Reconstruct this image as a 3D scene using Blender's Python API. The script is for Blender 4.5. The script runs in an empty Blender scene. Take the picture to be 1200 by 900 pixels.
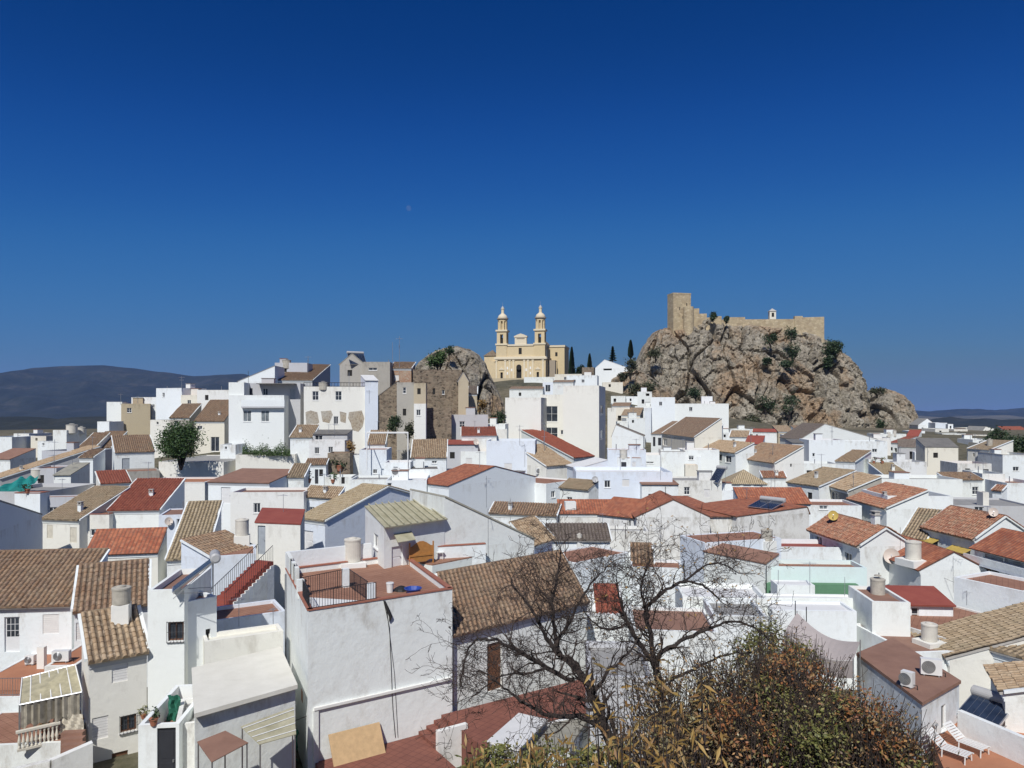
import bpy, bmesh, math, random
from mathutils import Vector, noise
random.seed(7)
C = bpy.context.scene.collection
scene = bpy.context.scene
# ------------------------------------------------------------------ camera, sky, sun, exposure
F, HR, CX = 850.0, 478.0, 600.0          # focal length, horizon row, centre column (photo pixels); camera at the origin
cam_d = bpy.data.cameras.new('camera'); cam = bpy.data.objects.new('camera', cam_d); C.objects.link(cam)
cam_d.sensor_width = 36.0; cam_d.lens = 36.0*F/1200.0
cam_d.shift_y = (HR-450.0)/1200.0
cam_d.clip_start = 0.2; cam_d.clip_end = 60000.0
cam.rotation_euler = (math.radians(90), 0, 0)
scene.camera = cam
SUN_EL, SUN_AZ = math.radians(47), math.radians(13)   # sun behind the camera, a little to the left
world = bpy.data.worlds.new('World'); scene.world = world; world.use_nodes = True
wn = world.node_tree.nodes; wl = world.node_tree.links
bg = wn['Background']; sky = wn.new('ShaderNodeTexSky'); sky.sky_type = 'NISHITA'
sky.sun_disc = False; sky.sun_elevation = SUN_EL; sky.sun_rotation = math.pi + SUN_AZ
sky.altitude = 1500; sky.air_density = 0.6; sky.dust_density = 0.6; sky.ozone_density = 8.0
def vscale(k):
    q = wn.new('ShaderNodeVectorMath'); q.operation = 'SCALE'; q.inputs['Scale'].default_value = k; return q
sk0, sk1, crv = vscale(.075), vscale(10.0), wn.new('ShaderNodeRGBCurve')
for ch_, pts_ in enumerate([[(0,0),(.02,.0),(.0284,.0006),(.0482,.010),(.0742,.031),(.15,.075),(.238,.115),(.36,.15),(1,1.0)],
                            [(0,0),(.0595,.033),(.1022,.082),(.156,.140),(.30,.185),(.43,.195),(.53,.22),(1,1.0)],
                            [(0,0),(.153,.180),(.246,.318),(.361,.380),(.58,.345),(.66,.29),(.72,.28),(.80,.34),(1,.92)]]):
    cm_ = crv.mapping.curves[ch_]
    cm_.points[0].location = pts_[0]; cm_.points[1].location = pts_[-1]
    for p_ in pts_[1:-1]: cm_.points.new(*p_)
crv.mapping.extend = 'EXTRAPOLATED'; crv.mapping.use_clip = False; crv.mapping.update()
wl.new(sky.outputs[0], sk0.inputs[0]); wl.new(sk0.outputs[0], crv.inputs['Color']); wl.new(crv.outputs[0], sk1.inputs[0]); wl.new(sk1.outputs[0], bg.inputs['Color'])
bg.inputs['Strength'].default_value = 0.1
sd = bpy.data.lights.new('sun', 'SUN'); sd.energy = 4.1; sd.angle = math.radians(0.53); sd.color = (1.0, 0.97, 0.915)
sun = bpy.data.objects.new('sun', sd); C.objects.link(sun)
sv = Vector((-math.sin(SUN_AZ)*math.cos(SUN_EL), -math.cos(SUN_AZ)*math.cos(SUN_EL), math.sin(SUN_EL)))
sun.rotation_euler = sv.to_track_quat('Z', 'Y').to_euler(); sun.location = sv*200
scene.view_settings.view_transform = 'Standard'; scene.view_settings.look = 'None'
scene.view_settings.exposure = 0.06; scene.view_settings.gamma = 1.0; scene.view_settings.use_curve_mapping = False
try:
    scene.cycles.volume_bounces = 1; scene.cycles.max_bounces = 8; scene.cycles.diffuse_bounces = 6
except Exception: pass

# ------------------------------------------------------------------ helpers
def P(px, py, Y): return Vector(((px-CX)/F*Y, Y, (HR-py)/F*Y))
def PZ(px, py, z):                              # the point of the horizontal plane z seen at a photo position
    return P(px, py, -z*F/(py-HR))
ROWS = [(900,24,-11.6),(820,29,-11.7),(720,42,-12.0),(650,59,-12.0),(600,82,-11.8),(575,99,-11.3),(550,120,-10.2),(530,147,-9.0),(515,172,-7.5),(505,195,-6.2),(495,225,-4.5),(488,250,-2.9),(480,280,-.66),(400,281,20)]
def Yrow(py):
    for (r0,y0,_),(r1,y1,_) in zip(ROWS, ROWS[1:]):
        if r1 <= py <= r0: return y0+(y1-y0)*(r0-py)/(r0-r1)
    return 24.0
def sm(a, b, x):
    t = min(1, max(0, (x-a)/(b-a))); return t*t*(3-2*t)
def zg(x, y):
    """height of the ground under the town and the country around it"""
    z = -17.2 + 8.7*sm(95, 260, y)
    z += 20.0*math.exp(-((x-8)/62.0)**2)*sm(170, 285, y)*(1-sm(330, 470, y))
    z += 7.0*math.exp(-((x+40)/28.0)**2)*sm(95, 140, y)*(1-sm(170, 260, y))
    z += 3.0*math.exp(-((x+68)/25.0)**2)*sm(95, 140, y)*(1-sm(170, 260, y))
    if y < 24: z = -17.2 + 14.6*(1-sm(-4, 24, y))
    r = math.hypot(x, y)
    z += -75*sm(330, 1000, r) - 30*sm(1000, 4000, r)
    if r > 500:
        k = sm(500, 1800, r)
        z += k*26*noise.noise(Vector((x/700, y/700, 3)))*(1+sm(1500, 5000, r)) + k*9*noise.noise(Vector((x/170, y/170, 9)))
    return z

class MB:
    def __init__(s): s.v=[]; s.f=[]; s.m=[]; s.uv={}
    def vert(s, p): s.v.append((p[0],p[1],p[2])); return len(s.v)-1
    def face(s, pts, m=0, uv=None):
        i = [s.vert(p) for p in pts]
        if uv: s.uv[len(s.f)] = uv
        s.f.append(i); s.m.append(m)
    def hexa(s, b, t, m=0):                       # 4 bottom + 4 top points (counter-clockwise from above)
        i = [s.vert(p) for p in list(b)+list(t)]
        n = len(b)
        s.f.append([i[k] for k in range(n-1,-1,-1)]); s.m.append(m)
        s.f.append([i[n+k] for k in range(n)]); s.m.append(m)
        for k in range(n):
            j=(k+1)%n; s.f.append([i[k],i[j],i[n+j],i[n+k]]); s.m.append(m)
    def box(s, c, sx, sy, sz, rot=0.0, m=0):      # c = centre of the base
        c=Vector(c); u=Vector((math.cos(rot),math.sin(rot),0)); v=Vector((-u.y,u.x,0))
        b=[c+u*a*sx/2+v*q*sy/2 for a,q in ((-1,-1),(1,-1),(1,1),(-1,1))]
        s.hexa(b,[p+Vector((0,0,sz)) for p in b],m)
    def obox(s, o, a, b, c, m=0):                 # origin corner and three edge vectors
        o=Vector(o); q=[o,o+a,o+a+b,o+b]
        if a.cross(b).dot(c) < 0: q=q[::-1]
        s.hexa(q,[p+c for p in q],m)
    def tube(s, pts, r, n=6, m=0, cap=True):
        pts=[Vector(p) for p in pts]; R=r if isinstance(r,(list,tuple)) else [r]*len(pts)
        rings=[]; prev=None
        for k,p in enumerate(pts):
            d=(pts[min(k+1,len(pts)-1)]-pts[max(k-1,0)])
            if d.length<1e-9: d=Vector((0,0,1))
            d.normalize()
            ref = prev if prev is not None else (Vector((1,0,0)) if abs(d.x)<.8 else Vector((0,1,0)))
            a=(ref-d*ref.dot(d))
            if a.length<1e-6: a=d.orthogonal()
            a.normalize(); prev=a; b=d.cross(a)
            rings.append([s.vert(p+(a*math.cos(2*math.pi*q/n)+b*math.sin(2*math.pi*q/n))*R[k]) for q in range(n)])
        for A,B in zip(rings,rings[1:]):
            for q in range(n):
                j=(q+1)%n; s.f.append([A[q],A[j],B[j],B[q]]); s.m.append(m)
        if cap:
            s.f.append(rings[0][::-1]); s.m.append(m); s.f.append(rings[-1][:]); s.m.append(m)
    def lathe(s, c, prof, n=16, m=0, cap=True):    # prof = [(r,z)...] upwards
        c=Vector(c); rings=[]
        for r,z in prof:
            rings.append([s.vert(c+Vector((r*math.cos(2*math.pi*q/n),r*math.sin(2*math.pi*q/n),z))) for q in range(n)])
        for A,B in zip(rings,rings[1:]):
            for q in range(n):
                j=(q+1)%n; s.f.append([A[q],A[j],B[j],B[q]]); s.m.append(m)
        if cap:
            s.f.append(rings[0][::-1]); s.m.append(m); s.f.append(rings[-1][:]); s.m.append(m)
    def build(s, name, mats, parent=None, smooth=False, origin=None):
        me=bpy.data.meshes.new(name); L=root_loc(parent) if parent is not None else Vector(origin or (0,0,0))
        me.from_pydata([(x-L.x,y-L.y,z-L.z) for x,y,z in s.v],[],s.f)
        if not isinstance(mats,(list,tuple)): mats=[mats]
        for mm in mats: me.materials.append(mm)
        me.polygons.foreach_set('material_index', s.m)
        if smooth: me.polygons.foreach_set('use_smooth',[True]*len(s.f))
        if s.uv or len(s.f)<4000:
            ul=me.uv_layers.new(name='UVMap').data
            ul.foreach_set('uv',[0.0,6.0]*len(ul))
            for fi,uv in s.uv.items():
                st=me.polygons[fi].loop_start
                for k,q in enumerate(uv): ul[st+k].uv=q
        me.update()
        o=bpy.data.objects.new(name,me); C.objects.link(o)
        if parent is not None: o.parent=parent
        else: o.location=L
        return o
def root_loc(o):
    L=Vector((0,0,0))
    while o is not None: L=L+Vector(o.location); o=o.parent
    return L
def tag(o,label=None,cat=None,group=None,kind=None):
    if label: o['label']=label
    if cat: o['category']=cat
    if group: o['group']=group
    if kind: o['kind']=kind
    return o
def thing(name,loc,label,cat,group=None):
    o=bpy.data.objects.new(name,None); o.empty_display_size=.3; C.objects.link(o); o.location=loc
    return tag(o,label,cat,group)

# ------------------------------------------------------------------ materials
def newmat(name):
    m=bpy.data.materials.new(name); m.use_nodes=True; nt=m.node_tree
    return m, nt.nodes, nt.links, nt.nodes['Principled BSDF']
def nz(n,l,vec,scale,detail=4,rough=.6):
    t=n.new('ShaderNodeTexNoise'); t.inputs['Scale'].default_value=scale; t.inputs['Detail'].default_value=detail; t.inputs['Roughness'].default_value=rough
    if vec is not None: l.new(vec,t.inputs['Vector'])
    return t.outputs['Fac']
def ramp(n,l,fac,stops,interp='LINEAR'):
    r=n.new('ShaderNodeValToRGB'); r.color_ramp.interpolation=interp; e=r.color_ramp.elements
    while len(e)<len(stops): e.new(.5)
    for k,(p,c) in enumerate(stops):
        e[k].position=p; e[k].color=(c[0],c[1],c[2],1) if not isinstance(c,(int,float)) else (c,c,c,1)
    l.new(fac,r.inputs['Fac']); return r.outputs['Color']
def mix(n,l,fac,a,b,mode='MIX'):
    x=n.new('ShaderNodeMix'); x.data_type='RGBA'; x.blend_type=mode
    for sock,val in ((x.inputs[0],fac),(x.inputs[6],a),(x.inputs[7],b)):
        if isinstance(val,(int,float)): sock.default_value=val
        elif isinstance(val,(tuple,list)): sock.default_value=(val[0],val[1],val[2],1)
        else: l.new(val,sock)
    return x.outputs[2]
def wpos(n,l,sc=(1,1,1)):
    g=n.new('ShaderNodeNewGeometry'); mp=n.new('ShaderNodeMapping'); mp.inputs['Scale'].default_value=sc
    l.new(g.outputs['Position'],mp.inputs['Vector']); return mp.outputs['Vector']
def bump(n,l,h,b,strength=.4,dist=.03):
    u=n.new('ShaderNodeBump'); u.inputs['Strength'].default_value=strength; u.inputs['Distance'].default_value=dist
    l.new(h,u.inputs['Height']); l.new(u.outputs[0],b.inputs['Normal'])
def M_plain(name,col,rough=.6,metal=0.0,var=.12,sc=3.0):
    m,n,l,b=newmat(name); b.inputs['Roughness'].default_value=rough; b.inputs['Metallic'].default_value=metal
    v=nz(n,l,wpos(n,l),sc,5)
    lo=tuple(c*(1-var) for c in col); hi=tuple(min(1,c*(1+var)) for c in col)
    l.new(ramp(n,l,v,[(.3,lo),(.7,hi)]),b.inputs['Base Color']); return m
def M_wall(name,base,dirt=(.42,.38,.32),amt=.35,cover=.62,tint=.05,bmp=.35):
    """limewashed or rendered wall: patchy paint, streaks of dirt, an uneven trowelled face"""
    m,n,l,b=newmat(name); b.inputs['Roughness'].default_value=.9
    try: b.inputs['Specular IOR Level'].default_value=.2
    except Exception: pass
    oi=n.new('ShaderNodeObjectInfo')
    warm=ramp(n,l,oi.outputs['Random'],[(0,(base[0]*(1-tint*.6),base[1]*(1-tint*.4),base[2])),(.4,base),(.75,(base[0],base[1]*(1-tint*.2),base[2]*(1-tint*1.1))),(1,(base[0]*(1-tint),base[1]*(1-tint*1.2),base[2]*(1-tint*1.6)))])
    blot=nz(n,l,wpos(n,l),.55,6,.65)
    col=mix(n,l,ramp(n,l,blot,[(.35,0.0),(.72,.22)]),warm,(base[0]*.86,base[1]*.84,base[2]*.80))
    streak=nz(n,l,wpos(n,l,(1.2,1.2,.75)),1.1,10,.78)
    big=nz(n,l,wpos(n,l),.22,3)
    mul=n.new('ShaderNodeMath'); mul.operation='MULTIPLY'
    l.new(ramp(n,l,streak,[(cover-.06,0.0),(cover+.16,1.0)]),mul.inputs[0]); l.new(ramp(n,l,big,[(.40,.0),(.66,1.0)]),mul.inputs[1])
    m2=n.new('ShaderNodeMath'); m2.operation='MULTIPLY'; m2.inputs[1].default_value=amt; l.new(mul.outputs[0],m2.inputs[0])
    col=mix(n,l,m2.outputs[0],col,dirt)
    # rain drips running down from the wall top (UV: metres along, metres below the top)
    uv=n.new('ShaderNodeUVMap'); uv.uv_map='UVMap'; mp=n.new('ShaderNodeMapping'); mp.inputs['Scale'].default_value=(1.3,.5,1); l.new(uv.outputs[0],mp.inputs[0])
    av=n.new('ShaderNodeVectorMath'); av.operation='ADD'; l.new(mp.outputs[0],av.inputs[0])
    cz=n.new('ShaderNodeCombineXYZ'); l.new(oi.outputs['Random'],cz.inputs[2]); sc_=n.new('ShaderNodeVectorMath'); sc_.operation='SCALE'; sc_.inputs['Scale'].default_value=40; l.new(cz.outputs[0],sc_.inputs[0]); l.new(sc_.outputs[0],av.inputs[1])
    dn=nz(n,l,av.outputs[0],1.0,7,.72); sx=n.new('ShaderNodeSeparateXYZ'); l.new(uv.outputs[0],sx.inputs[0])
    ma=n.new('ShaderNodeMath'); ma.operation='MULTIPLY_ADD'; l.new(sx.outputs[1],ma.inputs[0]); ma.inputs[1].default_value=-.085; l.new(dn,ma.inputs[2])
    dm=n.new('ShaderNodeMath'); dm.operation='MULTIPLY'; l.new(ramp(n,l,ma.outputs[0],[(.44,0.0),(.64,1.0)]),dm.inputs[0]); dm.inputs[1].default_value=min(.85,amt*1.0)
    col=mix(n,l,dm.outputs[0],col,tuple(x*.9 for x in dirt))
    l.new(col,b.inputs['Base Color'])
    fine=nz(n,l,wpos(n,l),2.6,8,.62); bump(n,l,fine,b,bmp,.06)
    return m
TP, TR = .30, .42      # width and exposed length of a barrel tile
def M_tile(name,cols,lichen=(.23,.20,.14),lamt=.45,pale=.2,channel=.75):
    m,n,l,b=newmat(name); b.inputs['Roughness'].default_value=.88
    uv=n.new('ShaderNodeUVMap'); uv.uv_map='UVMap'; sp=n.new('ShaderNodeSeparateXYZ'); l.new(uv.outputs[0],sp.inputs[0])
    def fl(o,d,add=0):
        a=n.new('ShaderNodeMath'); a.operation='DIVIDE'; l.new(o,a.inputs[0]); a.inputs[1].default_value=d
        f=n.new('ShaderNodeMath'); f.operation='FLOOR'; l.new(a.outputs[0],f.inputs[0]); return f.outputs[0]
    cb=n.new('ShaderNodeCombineXYZ'); l.new(fl(sp.outputs[0],TP),cb.inputs[0]); l.new(fl(sp.outputs[1],TR),cb.inputs[1])
    oi=n.new('ShaderNodeObjectInfo'); l.new(oi.outputs['Random'],cb.inputs[2])
    wh=n.new('ShaderNodeTexWhiteNoise'); wh.noise_dimensions='3D'; l.new(cb.outputs[0],wh.inputs['Vector'])
    tn=nz(n,l,wpos(n,l),1.7,5,.7); av=n.new('ShaderNodeMath'); av.operation='MULTIPLY_ADD'; l.new(wh.outputs['Value'],av.inputs[0]); av.inputs[1].default_value=.55; 
    t2=n.new('ShaderNodeMath'); t2.operation='MULTIPLY_ADD'; l.new(tn,t2.inputs[0]); t2.inputs[1].default_value=1.2; t2.inputs[2].default_value=-.38; l.new(t2.outputs[0],av.inputs[2])
    k=len(cols); col=ramp(n,l,av.outputs[0],[(i/(k-1),c) for i,c in enumerate(cols)])
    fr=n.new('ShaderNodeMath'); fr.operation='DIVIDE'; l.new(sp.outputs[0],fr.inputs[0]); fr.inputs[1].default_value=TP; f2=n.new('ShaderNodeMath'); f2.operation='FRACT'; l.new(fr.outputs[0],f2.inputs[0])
    col=mix(n,l,ramp(n,l,f2.outputs[0],[(.0,.75),(.10,.1),(.60,.0),(.72,channel),(.95,channel)]),col,(.055,.042,.032))  # valleys between barrels darkened in the colour: dirt and channel shading
    patch=nz(n,l,wpos(n,l),.8,6,.7); col=mix(n,l,ramp(n,l,patch,[(.45,0.0),(.75,lamt)]),col,lichen)
    spot=nz(n,l,wpos(n,l),3.6,4,.75); col=mix(n,l,ramp(n,l,spot,[(.53,0.0),(.68,min(.8,pale*1.9))]),col,(.56,.45,.33))
    sp2=nz(n,l,wpos(n,l,(1,1.3,1)),4.1,4,.75); col=mix(n,l,ramp(n,l,sp2,[(.55,0.0),(.70,.6)]),col,(.07,.05,.038))
    l.new(col,b.inputs['Base Color'])
    bump(n,l,nz(n,l,wpos(n,l),14,4),b,.5,.02)
    return m
W = {}
W['white']=M_wall('limewash_white',(.79,.825,.825),amt=.55,cover=.55,bmp=.5)
W['bright']=M_wall('limewash_fresh',(.82,.855,.86),amt=.28,cover=.60,bmp=.35)
W['dirty']=M_wall('limewash_weathered',(.77,.775,.76),amt=.75,cover=.5,dirt=(.34,.31,.26))
W['cream']=M_wall('render_cream',(.76,.73,.65),amt=.40,dirt=(.40,.34,.26))
W['pale']=M_wall('render_offwhite',(.79,.785,.745),amt=.4)
W['bluewhite']=M_wall('limewash_shade_blue',(.72,.77,.835),amt=.35,cover=.56,bmp=.5)  # white limewash of shaded walls: the blue of shade is in the colour
W['grey']=M_wall('render_grey_and_shade',(.52,.53,.56),amt=.35)  # grey render; shade of dim white fronts is also put into this colour
W['beige']=M_wall('render_beige',(.50,.43,.31),amt=.5,dirt=(.28,.22,.15),cover=.55)
W['concrete']=M_wall('bare_cement',(.42,.40,.36),amt=.6,dirt=(.2,.18,.16),cover=.52)
W['mint']=M_wall('paint_mint',(.70,.82,.80),amt=.15)
W['green']=M_wall('paint_green',(.13,.27,.17),amt=.2,dirt=(.1,.16,.1))
def M_stone(name,cols,sc=2.2,mort=(.42,.36,.28)):
    m,n,l,b=newmat(name); b.inputs['Roughness'].default_value=.95
    p=wpos(n,l,(1,1,1.5)); v=n.new('ShaderNodeTexVoronoi'); v.inputs['Scale'].default_value=sc; l.new(p,v.inputs['Vector'])
    sx=n.new('ShaderNodeSeparateColor'); l.new(v.outputs['Color'],sx.inputs[0])
    k=len(cols); col=ramp(n,l,sx.outputs[0],[(i/(k-1),c) for i,c in enumerate(cols)])
    ve=n.new('ShaderNodeTexVoronoi'); ve.feature='DISTANCE_TO_EDGE'; ve.inputs['Scale'].default_value=sc; l.new(p,ve.inputs['Vector'])
    e=ramp(n,l,ve.outputs['Distance'],[(.02,1.0),(.12,0.0)]); col=mix(n,l,e,col,mort)
    big=nz(n,l,wpos(n,l),.35,5); col=mix(n,l,ramp(n,l,big,[(.42,0.0),(.72,.55)]),col,tuple(min(.5,x*1.5) for x in mort))
    l.new(col,b.inputs['Base Color']); bump(n,l,ve.outputs['Distance'],b,.7,.12); return m
W['stone']=M_stone('rubble_stone',[(.06,.046,.035),(.17,.125,.09),(.27,.21,.15),(.10,.08,.06)],1.9,(.22,.18,.13))
W['brick']=M_stone('old_brick',[(.32,.14,.08),(.40,.20,.12),(.28,.16,.10)],3.5,(.40,.32,.25))
W['sand']=M_stone('castle_stone',[(.38,.30,.19),(.52,.43,.29),(.30,.235,.155),(.47,.385,.26)],.75,(.36,.285,.185))
T = {}
T['brown']=M_tile('tile_old_brown',[(.17,.095,.055),(.30,.18,.105),(.38,.25,.155),(.24,.15,.10),(.43,.31,.20)])
T['tan']=M_tile('tile_old_tan',[(.24,.155,.09),(.40,.275,.165),(.49,.365,.235),(.32,.215,.135)],lamt=.35,pale=.35)
T['yellow']=M_tile('tile_yellowed',[(.36,.27,.155),(.47,.37,.225),(.52,.42,.27),(.41,.31,.185)],lamt=.2,pale=.3)
T['orange']=M_tile('tile_new_orange',[(.40,.118,.056),(.50,.175,.085),(.32,.09,.045),(.45,.145,.07)],lichen=(.17,.08,.055),lamt=.5,pale=.1,channel=.45)
T['red']=M_tile('tile_red',[(.33,.085,.05),(.38,.11,.065),(.28,.068,.042),(.35,.095,.058)],lichen=(.20,.07,.045),lamt=.5,pale=.06,channel=.4)
T['mixred']=M_tile('tile_red_mottled',[(.36,.135,.075),(.46,.21,.12),(.30,.11,.065),(.42,.26,.15)],lamt=.45,pale=.3)
T['greenish']=M_tile('tile_lichened',[(.22,.155,.095),(.35,.26,.16),(.43,.33,.215),(.27,.195,.125)],lichen=(.16,.145,.095),lamt=.55,pale=.2)
T['dark']=M_tile('tile_dark_grey',[(.15,.12,.10),(.20,.16,.135),(.25,.21,.175)],lamt=.3,pale=.1)
def M_floor(name,a,b2,sc=1.5,grid=0):
    m,n,l,b=newmat(name); b.inputs['Roughness'].default_value=.8
    col=ramp(n,l,nz(n,l,wpos(n,l),sc,7,.7),[(.3,a),(.7,b2)])
    if grid:
        br=n.new('ShaderNodeTexBrick'); br.offset=0; br.inputs['Scale'].default_value=1/grid; br.inputs['Brick Width'].default_value=1; br.inputs['Row Height'].default_value=1; br.inputs['Mortar Size'].default_value=.03
        mp=n.new('ShaderNodeMapping'); mp.inputs['Rotation'].default_value=(0,0,.6); g=n.new('ShaderNodeNewGeometry'); l.new(g.outputs['Position'],mp.inputs[0]); l.new(mp.outputs[0],br.inputs['Vector'])
        col=mix(n,l,br.outputs['Fac'],col,tuple(c*.6 for c in a))
    l.new(col,b.inputs['Base Color']); return m
R = {}
R['terracotta']=M_floor('floor_terracotta',(.25,.12,.075),(.36,.19,.125),1.2,.33)
R['redpaint']=M_floor('floor_red_paint',(.24,.055,.04),(.31,.085,.06),.8)
R['redbrown']=M_floor('floor_brown',(.22,.12,.085),(.30,.17,.12),.9)
R['oxide']=M_floor('floor_oxide_red',(.17,.062,.045),(.25,.095,.065),1.3,.4)
R['orange']=M_floor('floor_orange',(.36,.15,.08),(.44,.20,.11),.9)
R['grey']=M_floor('floor_grey',(.24,.24,.23),(.36,.35,.33),1.0)
R['darkgrey']=M_floor('floor_dark',(.13,.125,.12),(.20,.19,.175),1.0)
R['cream']=M_floor('floor_cream',(.66,.64,.56),(.77,.75,.67),.9)
R['white']=M_floor('floor_white',(.66,.66,.65),(.76,.76,.75),.9)
R['corr']=M_floor('fibre_cement',(.30,.28,.18),(.50,.47,.34),1.3)
R['corrgrey']=M_floor('fibre_cement_grey',(.26,.25,.20),(.38,.36,.30),1.3)
m_eave=M_plain('eave_cement',(.42,.40,.37),.9)
m_whitetrim=M_plain('white_trim',(.78,.78,.76),.8,var=.06)
m_redtrim=M_plain('terracotta_coping',(.33,.13,.085),.8)
m_iron=M_plain('black_iron',(.035,.035,.04),.5,.3)
m_rust=M_plain('rusty_iron',(.13,.075,.05),.7,.2)
m_steel=M_plain('galvanised_steel',(.42,.43,.45),.4,.8)
m_alu=M_plain('bare_aluminium',(.62,.63,.65),.35,.8)
m_wood=M_plain('brown_wood',(.16,.075,.04),.6,sc=8)
m_pine=M_plain('varnished_pine',(.42,.19,.055),.45,sc=5)
m_ply=M_plain('plywood',(.50,.34,.18),.7,sc=4)
m_darkdoor=M_plain('dark_door',(.035,.037,.045),.5)
m_greydoor=M_plain('grey_door',(.36,.39,.42),.5)
m_whitedoor=M_plain('white_door',(.72,.72,.72),.5,var=.04)
m_shutter=M_plain('cream_shutter',(.66,.62,.52),.6)
m_shutw=M_plain('white_shutter',(.74,.73,.71),.6,var=.05)
m_hole=M_plain('painted_opening_dark',(.02,.019,.018),.9)  # near-black fill: the darkness inside openings is put into the colour
m_yellow=M_plain('yellow_awning',(.50,.36,.09),.7)
m_teal=M_plain('teal_tarpaulin',(.015,.22,.20),.6)
m_greencloth=M_plain('green_cloth',(.02,.14,.09),.7)
m_tank=M_plain('fibre_cement_tank',(.60,.57,.50),.85,var=.1,sc=2)
m_tankg=M_plain('weathered_tank',(.42,.39,.33),.9,var=.2,sc=3)
m_plastic=M_plain('white_plastic',(.72,.72,.70),.4,var=.04)
m_blue=M_plain('blue_plastic',(.03,.07,.32),.4)
m_dish=M_plain('dish_paint',(.60,.52,.45),.5,var=.06)
m_dishg=M_plain('dish_grey',(.42,.42,.42),.5,var=.06)
m_cable=M_plain('black_cable',(.02,.02,.02),.6)
m_terra=M_plain('terracotta_pot',(.36,.14,.08),.8)
m_cloth=M_plain('beige_cloth',(.55,.50,.40),.9)
m_clothgrey=M_plain('taupe_canopy',(.43,.38,.36),.9,var=.06)
m_awngrey=M_plain('grey_awning',(.40,.35,.33),.9,var=.06)
def M_glass(name,col,rough=.08):
    m,n,l,b=newmat(name); b.inputs['Base Color'].default_value=(*col,1); b.inputs['Roughness'].default_value=rough
    l.new(ramp(n,l,nz(n,l,wpos(n,l),1.1,2),[(.4,tuple(c*.6 for c in col)),(.65,col)]),b.inputs['Base Color']); return m
m_glass=M_glass('window_glass',(.05,.06,.075))
m_glassc=M_glass('curtained_glass',(.22,.25,.27))
m_solar=M_glass('solar_glass',(.03,.045,.08),.12)
m_polycarb=M_plain('dirty_polycarbonate',(.42,.38,.25),.45,var=.25,sc=3)
m_plasticsheet=M_plain('dusty_plastic_sheet',(.34,.31,.25),.35,var=.35,sc=3)
def M_leaf(name,cols,rough=.6):
    m,n,l,b=newmat(name); b.inputs['Roughness'].default_value=rough
    g=n.new('ShaderNodeNewGeometry'); k=len(cols)
    l.new(ramp(n,l,g.outputs['Random Per Island'],[(i/(k-1),c) for i,c in enumerate(cols)]),b.inputs['Base Color'])
    return m
L_orange=M_leaf('foliage_orange_tree',[(.025,.055,.015),(.045,.09,.025),(.07,.12,.035)])
L_dark=M_leaf('foliage_dark',[(.014,.03,.012),(.03,.055,.02),(.045,.075,.028)])
L_cyp=M_leaf('foliage_cypress',[(.01,.024,.011),(.018,.036,.016),(.028,.048,.02)])
L_bush=M_leaf('foliage_scrub',[(.03,.04,.018),(.055,.065,.03),(.085,.085,.045)])
L_hedge=M_leaf('foliage_hedge',[(.035,.07,.018),(.06,.11,.03),(.09,.14,.045)])
L_autumn=M_leaf('foliage_autumn',[(.07,.06,.03),(.18,.125,.055),(.25,.125,.055),(.13,.135,.055),(.36,.23,.10),(.12,.075,.05),(.21,.19,.09),(.38,.32,.20)])
L_rust=M_leaf('foliage_rust',[(.22,.075,.03),(.34,.14,.045),(.15,.06,.03),(.40,.22,.08),(.11,.085,.035)])
L_dry=M_leaf('foliage_dry_yellow',[(.26,.15,.04),(.38,.25,.075),(.20,.10,.035),(.30,.22,.09)])
L_green=M_leaf('foliage_yellowgreen',[(.09,.105,.028),(.16,.165,.045),(.24,.21,.07)])
m_bark=M_plain('dark_bark',(.036,.028,.025),.95,var=.4,sc=9)
m_twig=M_plain('twig_bark',(.05,.036,.03),.95,var=.4,sc=6)
# ------------------------------------------------------------------ ground, far hills, haze
def M_ground():
    m,n,l,b=newmat('ground_earth'); b.inputs['Roughness'].default_value=.95
    big=nz(n,l,wpos(n,l,(1,1,.2)),.004,8,.65); mid=nz(n,l,wpos(n,l),.03,8,.7); fine=nz(n,l,wpos(n,l),.6,6,.7)
    c=ramp(n,l,big,[(.35,(.035,.042,.018)),(.5,(.09,.08,.045)),(.62,(.17,.14,.085)),(.75,(.05,.055,.025))])
    c=mix(n,l,ramp(n,l,mid,[(.48,0.0),(.6,.85)]),c,(.022,.028,.014))
    c=mix(n,l,ramp(n,l,fine,[(.4,0.0),(.8,.5)]),c,(.34,.29,.21))
    l.new(c,b.inputs['Base Color']); bump(n,l,mid,b,.6,2.0); return m
def M_mount():
    m,n,l,b=newmat('mountain_scrub'); b.inputs['Roughness'].default_value=1
    a=nz(n,l,wpos(n,l,(1,1,2.2)),.0022,9,.7); c=ramp(n,l,a,[(.36,(.012,.016,.010)),(.52,(.024,.027,.017)),(.66,(.06,.055,.042)),(.78,(.15,.14,.12))])
    s=nz(n,l,wpos(n,l,(1,1,2)),.012,6,.7); c=mix(n,l,ramp(n,l,s,[(.45,0.0),(.62,.7)]),c,(.012,.016,.010))
    l.new(c,b.inputs['Base Color']); bump(n,l,a,b,.8,60); return m
g=MB(); radii=[0]+[3*1.062**k for k in range(145)]; na=200
idx=[]
for r in radii:
    row=[]
    for k in range(na):
        t=2*math.pi*k/na; x,y=r*math.sin(t),r*math.cos(t); z=zg(x,y)
        row.append(g.vert((x,y,z)))
        if r==0: row=[row[0]]*na; break
    idx.append(row)
for A,B in zip(idx,idx[1:]):
    for k in range(na):
        j=(k+1)%na
        g.f.append([A[k],B[k],B[j],A[j]] if A[0]!=A[1] else [A[0],B[k],B[j]]); g.m.append(0)
for f in g.f: f.reverse()
tag(g.build('ground',M_ground(),smooth=True),kind='structure')
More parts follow.
